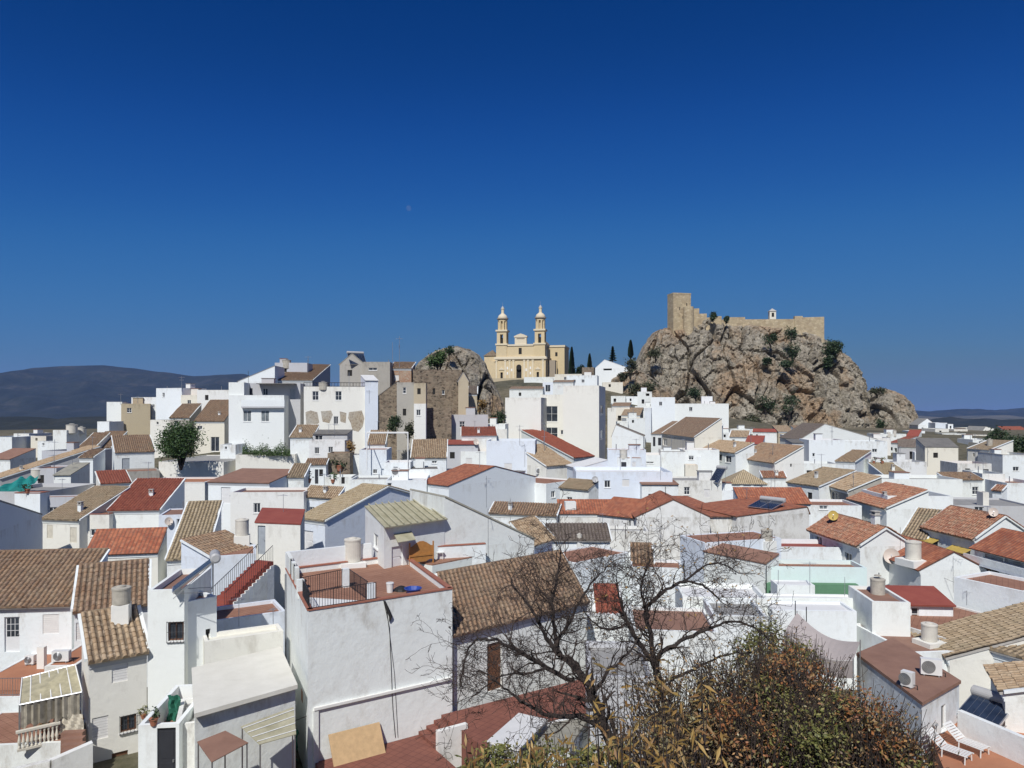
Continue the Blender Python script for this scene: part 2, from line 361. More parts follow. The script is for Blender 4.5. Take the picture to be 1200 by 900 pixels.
def ridge(name,prof,Y,base_z,depth,seed):
    """a mountain chain: crest through the given photo positions, long eroded flanks"""
    m=MB(); nu,nv=260,60; rows=[]
    for i in range(nu+1):
        px=prof[0][0]+(prof[-1][0]-prof[0][0])*i/nu
        for (x0,y0),(x1,y1) in zip(prof,prof[1:]):
            if x0<=px<=x1: t=(px-x0)/(x1-x0); t=t*t*(3-2*t)*.6+t*.4; py=y0+(y1-y0)*t; break
        X=(px-CX)/F*Y; top=(HR-py)/F*Y; row=[]
        for j in range(nv+1):
            v=j/nv; s=(v-.45)/.45 if v<.45 else (v-.45)/.55
            h=(1-abs(s))**1.15 if v<.45 else (1-s)**1.3
            y=Y+s*depth
            e=noise.fractal(Vector((X/900+seed,y/700,0)),1.0,2.0,5)
            e2=noise.fractal(Vector((X/260+seed,y/240,4)),1.0,2.0,4); z=base_z+(top-base_z)*h*(1+.55*e*(1-h**2))*1.0+ e*40*(1-h)+e2*22*(1-h**3)
            row.append(m.vert((X*(1+s*.02),y,z)))
        rows.append(row)
    for A,B in zip(rows,rows[1:]):
        for j in range(nv): m.f.append([A[j],B[j],B[j+1],A[j+1]]); m.m.append(0)
    return tag(m.build(name,M_mount(),smooth=True),kind='structure')
ridge('mountain',[(-420,470),(-200,462),(-60,449),(0,440),(40,431),(75,429),(120,428),(150,431),(190,436),(230,441),(262,439),(285,438),(310,447),(350,462),(420,480),(480,492)],9000,-130,3200,1.0)
ridge('hills',[(900,492),(960,484),(1020,480),(1060,480),(1090,482),(1130,479),(1165,481),(1200,478),(1240,479),(1330,474),(1450,480),(1560,490)],11000,-170,2800,5.0)
ridge('low_hills',[(-300,496),(-150,490),(-40,489),(30,488),(70,491),(120,489),(200,492),(300,495),(420,500)],2600,-95,700,9.0)
ridge('low_hills',[(980,497),(1060,493),(1130,495),(1200,491),(1300,494),(1420,499)],3600,-110,900,13.0)
hz=MB(); hz.box((0,0,-260),42000,42000,900,0)
m_h=bpy.data.materials.new('haze_air'); m_h.use_nodes=True; hn=m_h.node_tree; hn.nodes.clear()
ho=hn.nodes.new('ShaderNodeOutputMaterial'); hv=hn.nodes.new('ShaderNodeVolumePrincipled')
hv.inputs['Color'].default_value=(.20,.43,1.0,1); hv.inputs['Density'].default_value=2.6e-5
hn.links.new(hv.outputs[0],ho.inputs['Volume'])
tag(hz.build('haze',m_h),'thin pale blue haze filling the air over the town and hills','haze',kind='stuff')
# ------------------------------------------------------------------ houses
GROUP='white houses of the hill town'
UP=Vector((0,0,1))
def tile_plane(mb, e0, e1, t0, near=True, over=.22, oside=.06, mt=0, mu=1, thick=.10, flat=False, amp=.075, per=TP, rng=random):
    """tiled plane: e0-e1 eave seen from outside left to right, t0 the top above e0"""
    U=(e1-e0); V=(t0-e0); w=U.length; h=V.length
    if w<.05 or h<.05: return
    u=U/w; v=V/h; n=u.cross(v).normalized()
    e0=e0-v*over-u*oside; w+=2*oside; h+=over
    q=[e0+n*.0, e0+u*w, e0+u*w+v*h, e0+v*h]
    lift=n*(thick)
    mb.hexa([p for p in q],[p+lift for p in q],mu)
    base=e0+n*(thick+.004)
    if flat:
        mb.face([base,base+u*w,base+u*w+v*h,base+v*h],mt,[(0,0),(w,0),(w,h),(0,h)]); return
    nc=max(1,round(w/per)); nr=max(1,round(h/TR)); pc=w/nc; pr=h/nr
    sd_=rng.uniform(0,90)
    def sag(x,y): return .075*noise.noise(Vector((x*.33+sd_,y*.45,1)))+.03*noise.noise(Vector((x*1.3+sd_,y*1.1,7)))+.10
    prof=[(0,-.1),(.12,.62),(.30,1),(.46,.95),(.62,.5),(.72,-.15),(.88,-.3)] if near else [(0,-.1),(.3,1),(.60,.6),(.74,-.2)]
    K=len(prof); jit=[[rng.uniform(-1,1) for _ in range(nc+1)] for _ in range(nr)]
    for r in range(nr):
        lo=[];up=[]
        for c in range(nc+1):
            j=jit[r][min(c,nc-1)]
            for a,hh in (prof if c<nc else prof[:1]):
                uu=(c+a)*pc; sk=.018*j
                sg=sag(uu,r*pr); sg2=sag(uu,(r+1)*pr); dv=.03*math.sin(c*2.3+r*1.7+sd_)+.02*j
                lo.append(mb.vert(base+u*(uu+(sk if hh>.1 else 0))+v*(r*pr-.02+dv)+n*(amp*hh*(1.06+.12*j)+.028+sg)))
                up.append(mb.vert(base+u*uu+v*((r+1)*pr)+n*(amp*hh*.86+sg2)))
        for k in range(len(lo)-1):
            c,a=divmod(k,K); x0=(c+prof[a][0])*TP; nxt=prof[a+1][0] if a+1<K else 1.0
            x1=(c+nxt)*TP-.0005; x0+=.0005
            mb.uv[len(mb.f)]=[(x0,r*TR+.001),(x1,r*TR+.001),(x1,(r+1)*TR-.001),(x0,(r+1)*TR-.001)]
            mb.f.append([lo[k],lo[k+1],up[k+1],up[k]]); mb.m.append(mt)
        if r>0:
            for k in range(len(lo)-1):
                c,a=divmod(k,K); x0=(c+prof[a][0])*TP+.0005
                mb.uv[len(mb.f)]=[(x0,r*TR+.01)]*4
                mb.f.append([prev[k],prev[k+1],lo[k+1],lo[k]]); mb.m.append(mt)
        else:
            for k in range(len(lo)-1):
                pa=base+u*((k//K+prof[k%K][0])*pc); pa=pa-v*.02
                kk=k+1; pb=base+u*((kk//K+prof[kk%K][0])*pc)-v*.02
                i0=mb.vert(pa); i1=mb.vert(pb)
                mb.uv[len(mb.f)]=[((k//K+.3)*TP,.01)]*4
                mb.f.append([i0,i1,lo[k+1],lo[k]]); mb.m.append(mt)
        prev=up
def ridge_tiles(mb,a,b,r=.12,m=0):
    d=b-a; L=d.length; n=max(1,int(L/.42)); u=d/L
    for k in range(n):
        p=a+u*(L*k/n); q=a+u*(L*(k+1)/n+.03)
        i0=len(mb.f)
        mb.tube([p+UP*.0,q+UP*.02],[r*1.08,r*.95],8,m)
        for fi in range(i0,len(mb.f)): mb.uv[fi]=[(k*.3+.01,.02)]*len(mb.f[fi])

def wall_panel(mb,p,u,w,zb,zl,zr,holes=(),apex=None,m=0):
    """wall from p along u (left to right seen from outside); top slopes zl->zr, optional gable apex (t, z); holes cut with reveals"""
    inn=Vector((-u.y,u.x,0)); zt=min(zl,zr)
    def pt(x,z): return Vector((p.x+u.x*x,p.y+u.y*x,z))
    hs=[]
    for x0,x1,z0,z1,dep in holes:
        x0=max(.03,x0); x1=min(w-.03,x1); z0=max(zb+.02,z0); z1=min(zt-.03,z1)
        if x1-x0>.05 and z1-z0>.05: hs.append((x0,x1,z0,z1,dep))
    xs=sorted(set([0,w]+[h[0] for h in hs]+[h[1] for h in hs])); zs=sorted(set([zb,zt]+[h[2] for h in hs]+[h[3] for h in hs]))
    for x0,x1 in zip(xs,xs[1:]):
        for z0,z1 in zip(zs,zs[1:]):
            cx,cz=(x0+x1)/2,(z0+z1)/2
            if any(h[0]<cx<h[1] and h[2]<cz<h[3] for h in hs): continue
            mb.face([pt(x0,z0),pt(x1,z0),pt(x1,z1),pt(x0,z1)],m,[(x0,zt-z0),(x1,zt-z0),(x1,zt-z1),(x0,zt-z1)])
    for x0,x1,z0,z1,dep in hs:
        o=[pt(x0,z0),pt(x1,z0),pt(x1,z1),pt(x0,z1)]; i=[q+inn*dep for q in o]
        for k in range(4): mb.face([o[k],o[(k+1)%4],i[(k+1)%4],i[k]],m)
    top=[pt(0,zt)]+[pt(x,zt) for x in xs[1:-1]]+[pt(w,zt)]
    poly=list(top)
    if zr>zt+1e-4: poly.append(pt(w,zr))
    if apex: poly.append(pt(apex[0],apex[1]))
    if zl>zt+1e-4: poly.append(pt(0,zl))
    if len(poly)>len(top): mb.face(poly,m)
    return hs

def opening(root,kind,p,u,hole,wallm):
    """window or door standing in a hole of a wall: frame, pane, bars"""
    x0,x1,z0,z1,dep=hole; inn=Vector((-u.y,u.x,0)); w=x1-x0; h=z1-z0
    def o3(x,z,d): return Vector((p.x+u.x*x,p.y+u.y*x,z))+inn*d
    def slab(mb,xa,xb,za,zb_,d0,d1,m=0): mb.obox(o3(xa,za,d0),u*(xb-xa),inn*(d1-d0),UP*(zb_-za),m)
    if kind in('glass','grille','curtain','cross'):
        f=MB(); t=min(.07,w*.12); d0=dep-.06
        slab(f,x0+.004,x0+t,z0+.004,z1-.004,d0,dep-.01); slab(f,x1-t,x1-.004,z0+.004,z1-.004,d0,dep-.01)
        slab(f,x0+t,x1-t,z0+.004,z0+t,d0,dep-.01); slab(f,x0+t,x1-t,z1-t,z1-.004,d0,dep-.01)
        if w>.6: slab(f,(x0+x1)/2-t*.4,(x0+x1)/2+t*.4,z0+t,z1-t,d0,dep-.012)
        if kind=='cross' and h>.7: slab(f,x0+t,x1-t,(z0+z1)/2-.02,(z0+z1)/2+.02,d0+.01,dep-.014)
        fr=f.build('window',m_whitetrim if kind!='grille' else m_wood,root)
        g_=MB(); slab(g_,x0+.01,x1-.01,z0+.01,z1-.01,dep-.012,dep+.03); g_.build('pane',m_glassc if kind=='curtain' else m_glass,fr)
        if kind=='grille':
            r=MB(); nb=max(3,int(w/.14))
            for k in range(nb+1):
                x=x0-.04+(w+.08)*k/nb; r.tube([o3(x,z0-.08,-.10),o3(x,z1+.06,-.10)],.012,4)
            for z in (z0-.05,(z0+z1)/2,z1+.03): r.tube([o3(x0-.05,z,-.10),o3(x1+.05,z,-.10)],.013,4)
            for x,z in ((x0-.04,z0-.05),(x1+.04,z0-.05),(x0-.04,z1+.03),(x1+.04,z1+.03)): r.tube([o3(x,z,-.1),o3(x,z,.01)],.013,4)
            r.build('grille',m_iron,fr)
        s=MB(); slab(s,x0-.06,x1+.06,z0-.09,z0-.015,-.07,.02); s.build('sill',m_whitetrim,fr)
    elif kind in('shutter','shutw','garage'):
        f=MB(); n=max(4,int(h/.12))
        for k in range(n):
            slab(f,x0+.005,x1-.005,z0+h*k/n+.003,z0+h*(k+1)/n-.012,dep*.35+.0,dep*.35+.05)
        slab(f,x0+.008,x1-.008,z0+.005,z1-.005,dep*.35+.03,dep*.35+.07)
        f.build('shutter',m_shutter if kind=='shutter' else m_shutw,root)
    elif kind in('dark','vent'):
        f=MB(); slab(f,x0+.005,x1-.005,z0+.005,z1-.005,dep-.02,dep+.04); f.build('opening' if kind=='dark' else 'vent',m_hole if kind=='dark' else m_wood,root)  # dark slab closes the hole; its black stands for the unlit depth
    else:
        mt={'door':m_wood,'greydoor':m_greydoor,'whitedoor':m_whitedoor,'darkdoor':m_darkdoor,'glassdoor':m_whitedoor}[kind]
        f=MB(); slab(f,x0+.005,x1-.005,z0+.005,z1-.005,dep-.05,dep+.01)
        d=f.build('door',mt,root)
        q=MB()
        if kind=='glassdoor':
            zm=z0+h*.42
            for a in range(3):
                for b_ in range(3):
                    xa=x0+.08+(w-.16)*a/3; za=zm+(z1-.08-zm)*b_/3
                    slab(q,xa+.02,xa+(w-.16)/3-.02,za+.02,za+(z1-.08-zm)/3-.02,dep-.062,dep-.045)
            q.build('pane',m_glass,d)
        else:
            for za,zb_ in ((z0+h*.08,z0+h*.45),(z0+h*.52,z0+h*.93)): slab(q,x0+w*.16,x1-w*.16,za,zb_,dep-.065,dep-.045)
            q.build('door_panel',mt,d)
        k_=MB(); slab(k_,x1-.16,x1-.09,z0+h*.46,z0+h*.50,dep-.10,dep-.05); k_.build('handle',m_steel,d)

HOUSES={}; NHB=[0]
def house(label,A,B,C_=None,Y=None,YB=None,yaw=None,d=None,roof='shed',rise=None,tile='brown',wall='white',floor='terracotta',par=.5,base=None,
          over=.22,wins=(),chim=(),cornice=True,verge=True,coping=None,pitch=.42,apex=.5,group=GROUP,cat='house',name='house',key=None,thick=.1,sky=()):
    """A,B: photo positions of the top corners of the front wall; C_ = ('R'|'L', px, py[, Y]) back top corner (ridge end for a gable)"""
    YA=Y or Yrow(A[1]); a=P(A[0],A[1],YA)
    if yaw is not None:
        t=math.radians(yaw); u=Vector((math.cos(t),math.sin(t),0)); k=(B[0]-CX)/F
        w=(k*a.y-a.x)/(u.x-k*u.y)
        if w<0: w=abs(w); print('BADYAW',label)
    else:
        if YB is None: YB=a.z/((HR-B[1])/F)
        b=P(B[0],B[1],YB); u=Vector((b.x-a.x,b.y-a.y,0)); w=u.length; u/=w
    z0=a.z; n=Vector((-u.y,u.x,0)); b=a+u*w; vdir=n; how='d'
    dslope=None
    if C_ is not None:
        side=C_[0]; o=b if side=='R' else a; cpx,cpy=C_[1],C_[2]
        if len(C_)>3:
            c=P(cpx,cpy,C_[3]); vec=Vector((c.x-o.x,c.y-o.y,0)); D=vec.length; vdir=vec/D; rz=c.z-z0; how='xyz'
        else:
            k=(cpx-CX)/F; den=n.x-k*n.y; D=(k*o.y-o.x)/den if abs(den)>1e-4 else -1
            rz=(HR-cpy)/F*(o.y+D*n.y)-z0 if D>0 else 0
            ok=.3<D<40 and (roof=='flat' or .12<rz/D<.85); how='px'
            if not ok:                                       # ill-conditioned: use the roof pitch and the row
                k2=(HR-cpy)/F; D=(k2*o.y-z0)/(pitch-k2*n.y); rz=D*pitch; how='pitch'
                if roof=='flat' or not .3<D<40: D=d or 8; rz=0 if roof=='flat' else D*pitch; how='fallback'
        if roof=='flat': rz=0
        dep=D*2 if roof=='gable' else D
        if d: dep=d
        if rise is None: rise=rz
    else:
        dep=d or 8.0
        if rise is None: rise=0 if roof=='flat' else (pitch*dep*(.5 if roof=='gable' else 1))
    Dv=vdir*dep; c=b+Dv; e=a+Dv
    ctr=(a+c)/2; zb=base if base is not None else min(zg(ctr.x,ctr.y)-1.2,z0-3.0)
    print('H %-34s Y=%.0f w=%.1f d=%.1f h=%.1f rise=%.1f z=%.1f yaw=%.0f %s'%(label[:34],a.y,w,dep,z0-zb,rise,z0,math.degrees(math.atan2(u.y,u.x)),how))
    root=thing(name,(ctr.x,ctr.y,zb),label,cat,group)
    near=a.y<62; wm=W[wall] if isinstance(wall,str) else wall
    # windows and doors per wall
    sides={'F':(a,u,w),'R':(b,vdir,dep),'L':(e,-vdir,dep)}
    wr=random.Random(label+'w'); autow=[]
    if not wins and 78<a.y<262 and w>3.6 and name=='house' and wr.random()<.75:
        x_=wr.uniform(.7,w*.35)
        for _ in range(wr.choice((1,1,2))):
            ww=wr.uniform(.7,1.0); hh=wr.uniform(.9,1.25); zt_=z0-wr.uniform(.9,1.3)
            if x_+ww<w-.4: autow.append((x_,x_+ww,zt_-hh,zt_,wr.choice(('glass','dark','shutw','cross'))))
            x_+=ww+wr.uniform(1.0,2.2)
    holes={'F':[],'R':[],'L':[]}; kinds={'F':[],'R':[],'L':[]}
    for s,x0,y0,x1,y1,kind in wins:
        p,uu,L=sides[s]
        def hit(px):
            k=(px-CX)/F; den=uu.x-k*uu.y; return (k*p.y-p.x)/den if abs(den)>1e-5 else -1
        t0,t1=hit(x0),hit(x1)
        if t0>t1: t0,t1=t1,t0
        ym=p.y+uu.y*(t0+t1)/2; zz1=(HR-y0)/F*ym; zz0=(HR-y1)/F*ym
        dd=.13 if kind in('glass','curtain','cross','shutter','shutw','garage') else (.6 if kind=='dark' else .16)
        if t1<.05 or t0>L-.05 or zz1<zb: print('  WIN off',s,x0,y0,round(t0,1),round(t1,1),round(L,1)); continue
        if kind=='dark' and a.y<175:
            kind='glass' if (zz1-zz0)<1.75*(t1-t0) else ('darkdoor' if (zz1-zz0)>1.3 else 'dark'); dd=.16
        holes[s].append((t0,t1,zz0,zz1,dd)); kinds[s].append(kind)
    for t0,t1,q0,q1,kind in autow: holes['F'].append((t0,t1,q0,q1,.15)); kinds['F'].append(kind)
    wl_=MB()
    if roof=='flat': tl=dict(F=(z0,z0),R=(z0,z0),B=(z0,z0),L=(z0,z0)); ap={}
    elif roof=='shed': tl=dict(F=(z0,z0),R=(z0,z0+rise),B=(z0+rise,z0+rise),L=(z0+rise,z0)); ap={}
    elif roof=='gable': tl=dict(F=(z0,z0),R=(z0,z0),B=(z0,z0),L=(z0,z0)); ap={'R':(dep*.5,z0+rise),'L':(dep*.5,z0+rise)}
    elif roof=='gablef': tl=dict(F=(z0,z0),R=(z0,z0),B=(z0,z0),L=(z0,z0)); ap={'F':(w*apex,z0+rise),'B':(w*(1-apex),z0+rise)}
    elif roof=='sheds': tl=dict(F=(z0,z0+rise),R=(z0+rise,z0+rise),B=(z0+rise,z0),L=(z0,z0)); ap={}
    elif roof=='hip': tl=dict(F=(z0,z0),R=(z0,z0),B=(z0,z0),L=(z0,z0)); ap={}
    for s,(p,uu,L) in (('F',(a,u,w)),('R',(b,vdir,dep)),('B',(c,-u,w)),('L',(e,-vdir,dep))):
        hs=wall_panel(wl_,p,uu,L,zb,tl[s][0],tl[s][1],holes.get(s,()),ap.get(s))
        if s in holes:
            for (t0,t1,q0,q1,dd),kind in zip(holes[s],kinds[s]):
                t0=max(.03,t0);t1=min(L-.03,t1);q0=max(zb+.02,q0);q1=min(min(tl[s])-.03,q1)
                if t1-t0>.05 and q1-q0>.05: opening(root,kind,p,uu,(t0,t1,q0,q1,dd),wm)
    rf=MB(); tm=T.get(tile) or R.get(tile) or m_eave
    corr=tile in R
    if roof=='flat':
        th=.18; zf=z0-par
        def ins(k): # inset rectangle
            return [a+u*k+vdir*k,b-u*k+vdir*k,c-u*k-vdir*k,e+u*k-vdir*k]
        O=[a,b,c,e]; I=ins(th)
        for k in range(4):
            j=(k+1)%4
            wl_.face([O[k],O[j],I[j],I[k]]); wl_.face([I[j],I[k],Vector((I[k].x,I[k].y,zf)),Vector((I[j].x,I[j].y,zf))])
        J=[Vector((q.x,q.y,zf-.1)) for q in ins(th-.004)]; rf.hexa(J,[q+UP*.1 for q in J],0)
        rf.build('roof',R[floor],root)
        hr=random.Random(label+'h')
        if name=='house' and 88<a.y<235 and w>4 and dep>3.5 and hr.random()<.5:
            hm=MB(); hw_=hr.uniform(1.2,2.2); hd_=hr.uniform(1.2,2.0); q_=a+u*hr.uniform(1.1,max(1.2,w-1.6))+vdir*hr.uniform(1.6,max(1.7,dep-1.4)); hh_=par+hr.uniform(.5,1.5)
            hm.box(Vector((q_.x,q_.y,zf+.01)),hw_,hd_,hh_,math.atan2(u.y,u.x)); hm.build('roof_hut',wm,root)
            hm=MB(); hm.box(Vector((q_.x,q_.y,zf+.012+hh_)),hw_+.2,hd_+.2,.09,math.atan2(u.y,u.x)); hm.build('hut_roof',R[hr.choice(('redbrown','grey','terracotta'))],root)
        if name=='house' and 70<a.y<235 and w>3 and hr.random()<.45:
            vp=MB(); q_=a+u*hr.uniform(.5,w-.5)+vdir*(dep*hr.uniform(.3,.8)); vp.tube([Vector((q_.x,q_.y,zf)),Vector((q_.x,q_.y,zf+par+hr.uniform(.5,1.1)))],.07,6); vp.build('vent_pipe',m_steel,root)
        if coping:
            cp=MB()
            for k in range(4):
                j=(k+1)%4; dr=(O[j]-O[k]).normalized(); nn=Vector((dr.y,-dr.x,0))
                cp.obox(O[k]+nn*.04+UP*.003,O[j]-O[k],-nn*(th+.08),UP*.07)
            cp.build('coping',coping,root)
    else:
        def plane(e0,e1,t0): tile_plane(rf,e0,e1,t0,near=near,over=over,flat=(corr or a.y>150),thick=thick)
        up=UP*.02
        if roof=='shed':
            plane(a+up,b+up,e+UP*(rise+.02)); 
            if not corr and verge: ridge_tiles(rf,e+UP*(rise+.14),c+UP*(rise+.14)) if near else None
        elif roof=='gable':
            mA=a+Dv*.5+UP*(rise+.02); mB=b+Dv*.5+UP*(rise+.02)
            plane(a+up,b+up,mA); plane(c+up,e+up,mB)
            if a.y<130 and not corr: ridge_tiles(rf,mA+UP*.14,mB+UP*.14)
        elif roof=='gablef':
            r0=a+u*(w*apex)+UP*(rise+.02); r1=r0+Dv
            plane(b+up,c+up,r0); plane(e+up,a+up,r1)
            if a.y<130 and not corr: ridge_tiles(rf,r0+UP*.14,r1+UP*.14)
        elif roof=='sheds':
            if rise>=0: plane(e+up,a+up,c+UP*(rise+.02))
            else: plane(b+UP*(rise+.02),c+UP*(rise+.02),a+up)
        elif roof=='hip':
            tp=ctr+UP*(rise+.02)-Vector((0,0,ctr.z-z0))
            for p0,p1 in ((a,b),(b,c),(c,e),(e,a)):
                o_=(p0+p1)/2-Vector((ctr.x,ctr.y,p0.z)); f=1+over/max(.5,o_.length); g0=Vector((ctr.x,ctr.y,p0.z))
                q0=g0+(p0-g0)*f; q1=g0+(p1-g0)*f
                rf.face([q0,q1,tp],0,[(0,0),((q1-q0).length,0),((q1-q0).length/2,(tp-(q0+q1)/2).length)])
                rf.face([q1,q0,g0],1)
        rf.build('roof',[tm,m_eave if not corr else tm],root)
        if cornice and roof in('shed','gable'):
            cn=MB(); fr=-n if how!='xyz' else Vector((u.y,-u.x,0))
            cn.obox(a+fr*.10-UP*.20,u*w,-fr*.098,UP*.16)
            cn.obox(a+fr*.05-UP*.34,u*w,-fr*.048,UP*.14)
            cn.build('cornice',W['white'] if cornice is True else W[cornice],root)
        if verge and roof in('shed','gable') and a.y<170 and not corr:
            rr=Dv*(.5 if roof=='gable' else 1)+UP*rise
            for q,s in ((a,-1),(b,1)):
                vg=MB(); o_=q+u*(s*.10-.09)-vdir*.08+UP*.06; o2=o_+rr
                vg.obox(o_,rr,u*.18,UP*.135); vg.build('verge',W['white'],root)
                if roof=='gable':
                    vg=MB(); vg.obox(o2,Dv*.5-UP*rise,u*.18,UP*.135); vg.build('verge',W['white'],root)
    wl_.build('wall',wm,root)
    rr_=random.Random(label); auto=[]
    if roof in('shed','gable') and not corr and 60<a.y<150 and w>3.5 and not chim and rr_.random()<.4:
        t_=rr_.uniform(.2,.45); q_=a+u*(w*rr_.uniform(.25,.8))+vdir*(dep*t_); auto=[(CX+F*q_.x/q_.y,0,t_,.42,rr_.uniform(.5,.9))]
    for px,py,t,w_,h_,*rest in list(chim)+auto:            # chimney: photo column of its foot, fraction of depth, width, height above the roof there
        k=(px-CX)/F; o=a+vdir*(dep*t); den=u.x-k*u.y; s=(k*o.y-o.x)/den; q=o+u*s
        zz=z0+(rise*t if roof=='shed' else rise*(1-abs(2*t-1)) if roof=='gable' else (-par if roof=='flat' else 0))
        cm=MB(); q=Vector((q.x,q.y,zz-.4)); ang=math.atan2(u.y,u.x)
        cm.box(q,w_,w_*.8,h_+.4,ang); ch=cm.build('chimney',W['white'],root)
        cm=MB(); cm.box(q+UP*(h_+.4),w_*1.25,w_*1.05,.08,ang)
        for sx in(-1,1): cm.box(q+UP*(h_+.48)+u*sx*w_*.42,.09,w_*.7,.22,ang)
        cm.box(q+UP*(h_+.70),w_*1.2,w_*1.0,.07,ang); cm.build('chimney_cap',m_eave,ch)
    H=dict(root=root,a=a,b=b,c=c,e=e,u=u,v=vdir,w=w,d=dep,z=z0,zb=zb,zf=z0-par,rise=rise)
    if key: HOUSES[key]=H
    return H
def block(label,x0,x1,ytop,Y,d=8,yaw=0,cat='house',**k):
    """a flat-topped block whose front top edge runs from x0 to x1 at row ytop"""
    return house(label,(x0,ytop),(x1,ytop),Y=Y,yaw=yaw,d=d,roof='flat',cat=cat,**k)
def railing(parent,p0,p1,h=.95,step=.13,mat=None,r=.011,name='railing'):
    m=MB(); d=p1-p0; L=d.length; n=max(2,int(L/step))
    m.tube([p0+UP*h,p1+UP*h],r*1.7,5); m.tube([p0+UP*.09,p1+UP*.09],r*1.4,5)
    for k in range(n+1):
        q=p0+d*(k/n); m.tube([q+UP*(0 if k%8==0 else .09),q+UP*h],r*(1.6 if k%8==0 else 1),4)
    return m.build(name,mat or m_iron,parent)
def walls_between(label,pts,z1,zb,th=.25,wall='white',cat='wall',name='garden_wall',coping=None,group=None):
    """a free-standing wall along plan points (x, y[, top])"""
    m=MB(); P0=[Vector((q[0],q[1],0)) for q in pts]
    root=thing(name,(pts[0][0],pts[0][1],zb),label,cat,group); cp=MB()
    for k in range(len(pts)-1):
        d=(P0[k+1]-P0[k]); n=Vector((d.y,-d.x,0)).normalized()*th/2
        za=pts[k][2] if len(pts[k])>2 else z1; zc=pts[k+1][2] if len(pts[k+1])>2 else z1
        q=[P0[k]+n,P0[k+1]+n,P0[k+1]-n,P0[k]-n]
        m.hexa([Vector((p.x,p.y,zb)) for p in q],[Vector((p.x,p.y,z)) for p,z in zip(q,(za,zc,zc,za))])
        if coping:
            n2=n*1.25; q=[P0[k]+n2,P0[k+1]+n2,P0[k+1]-n2,P0[k]-n2]
            b=[Vector((p.x,p.y,z+.003)) for p,z in zip(q,(za,zc,zc,za))]; cp.hexa(b,[p+UP*.06 for p in b])
    m.build('wall',W[wall],root)
    if coping: cp.build('coping',coping,root)
    return root
# ------------------------------------------------------------------ the town, far to near
# far right skyline
house('far white house with a small bell gable on the right skyline',(1076,498),(1097,498),Y=300,yaw=-10,d=10,roof='gablef',rise=2.6,tile='grey',wall='bright',wins=[('F',1080,501,1082,504,'dark')])
block('far bluish white flat house right of the bell gabled house',1096,1110,495.5,292,8,-10,wall='bluewhite')
block('narrow white belfry like stump with an arched opening on the far right',1111,1117,497,270,2,-8,wall='bright',par=.1,wins=[('F',1113,499,1115,503,'dark')])
house('far white house with grey pitched roof behind the round dark trees',(1120,508),(1131,508),('R',1139,502),Y=262,yaw=-30,tile='dark',wall='white')
block('long low cream house on the far right skyline',1132,1158,501.5,285,9,-5,wall='cream',floor='grey')
house('far white house whose gable peaks beside a pale chimney at right',(1150,507),(1184,505),Y=270,yaw=4,d=9,roof='gablef',rise=2.2,apex=.15,wall='pale',tile='grey')
house('far house with bright red roof at the right edge of the skyline',(1184,508.5),(1212,508.5),Y=285,yaw=-6,d=9,pitch=.3,tile='red',wall='white')
block('cream flat house below the far skyline beside the round trees',1140,1162,509.5,235,9,-8,wall='cream',floor='grey')
house('long dark red tin roofed house high at right near the crag',(1062,511),(1076,512.5),('R',1094,504),Y=228,yaw=-42,tile='redpaint',wall='white')
house('house with red tiled roof and shaded balcony front below the crag',(1041,519),(1053,522.5),('R',1074,512),Y=190,yaw=-52,tile='red',wall='white',wins=[('F',1043,524,1046,528,'dark'),('F',1048,525,1051,530,'dark')])
house('house with long dull brown roof right of the dark red one',(1053,524),(1084,525.5),('R',1104,515),Y=178,yaw=-25,tile='dark',wall='grey',wins=[('F',1066,529,1069,538,'dark')])
block('tall white narrow stair block between brown roofs at right',1072,1079,530,160,3,-20,wall='bright')
house('tall cream block with a dark grey sheet roof in the right background',(1084,524),(1123,524.5),('R',1133,514),Y=150,yaw=-8,tile='darkgrey',wall='cream',pitch=.35,over=.1,cornice=False)
house('pale house with wide weathered brown shed roof at right background',(1134,526),(1160,530),('L',1133,515.5),Y=152,YB=147,tile='greenish',wall='pale',pitch=.3,wins=[('F',1140,531,1142,535,'dark')])
house('white gabled house sloping right beside the dark round trees',(1158,531),(1186,532),Y=160,yaw=-6,d=9,roof='gablef',rise=1.9,apex=.1,tile='corrgrey',wall='white')
block('white flat house with dark side door at the right edge of background',1175,1215,533,140,9,-6,wall='white',floor='grey',wins=[('F',1187,547,1194,552,'dark')],coping=m_eave)
block('stained white parapet wall house below the cream block',1040,1086,541,133,6,-6,wall='dirty',floor='grey')
block('white terrace house with iron railing below the cream block',1122,1162,543,131,7,-8,wall='dirty',floor='redbrown')
house('white house with brown roof sinking to the right behind the long white wall',(1111,563),(1151,568.5),('L',1098,555),Y=108,yaw=4,tile='brown',wall='white',pitch=.3)
block('low white block with glass sided roof hut at right',1151,1178,555,112,7,-10,wall='white',floor='grey')
house('white gabled house with small mottled roof near the right edge',(1163,575),(1174,580.5),('R',1197,570),Y=98,yaw=-58,tile='mixred',wall='bright')
block('white parapet house at the right edge behind the mottled roof house',1180,1225,566,106,8,-6,wall='white')
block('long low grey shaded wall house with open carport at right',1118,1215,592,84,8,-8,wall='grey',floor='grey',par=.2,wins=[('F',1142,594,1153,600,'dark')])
block('cream pillar room over the grey carport house',1152,1159,577,84.5,1.5,-8,wall='cream',par=.1)
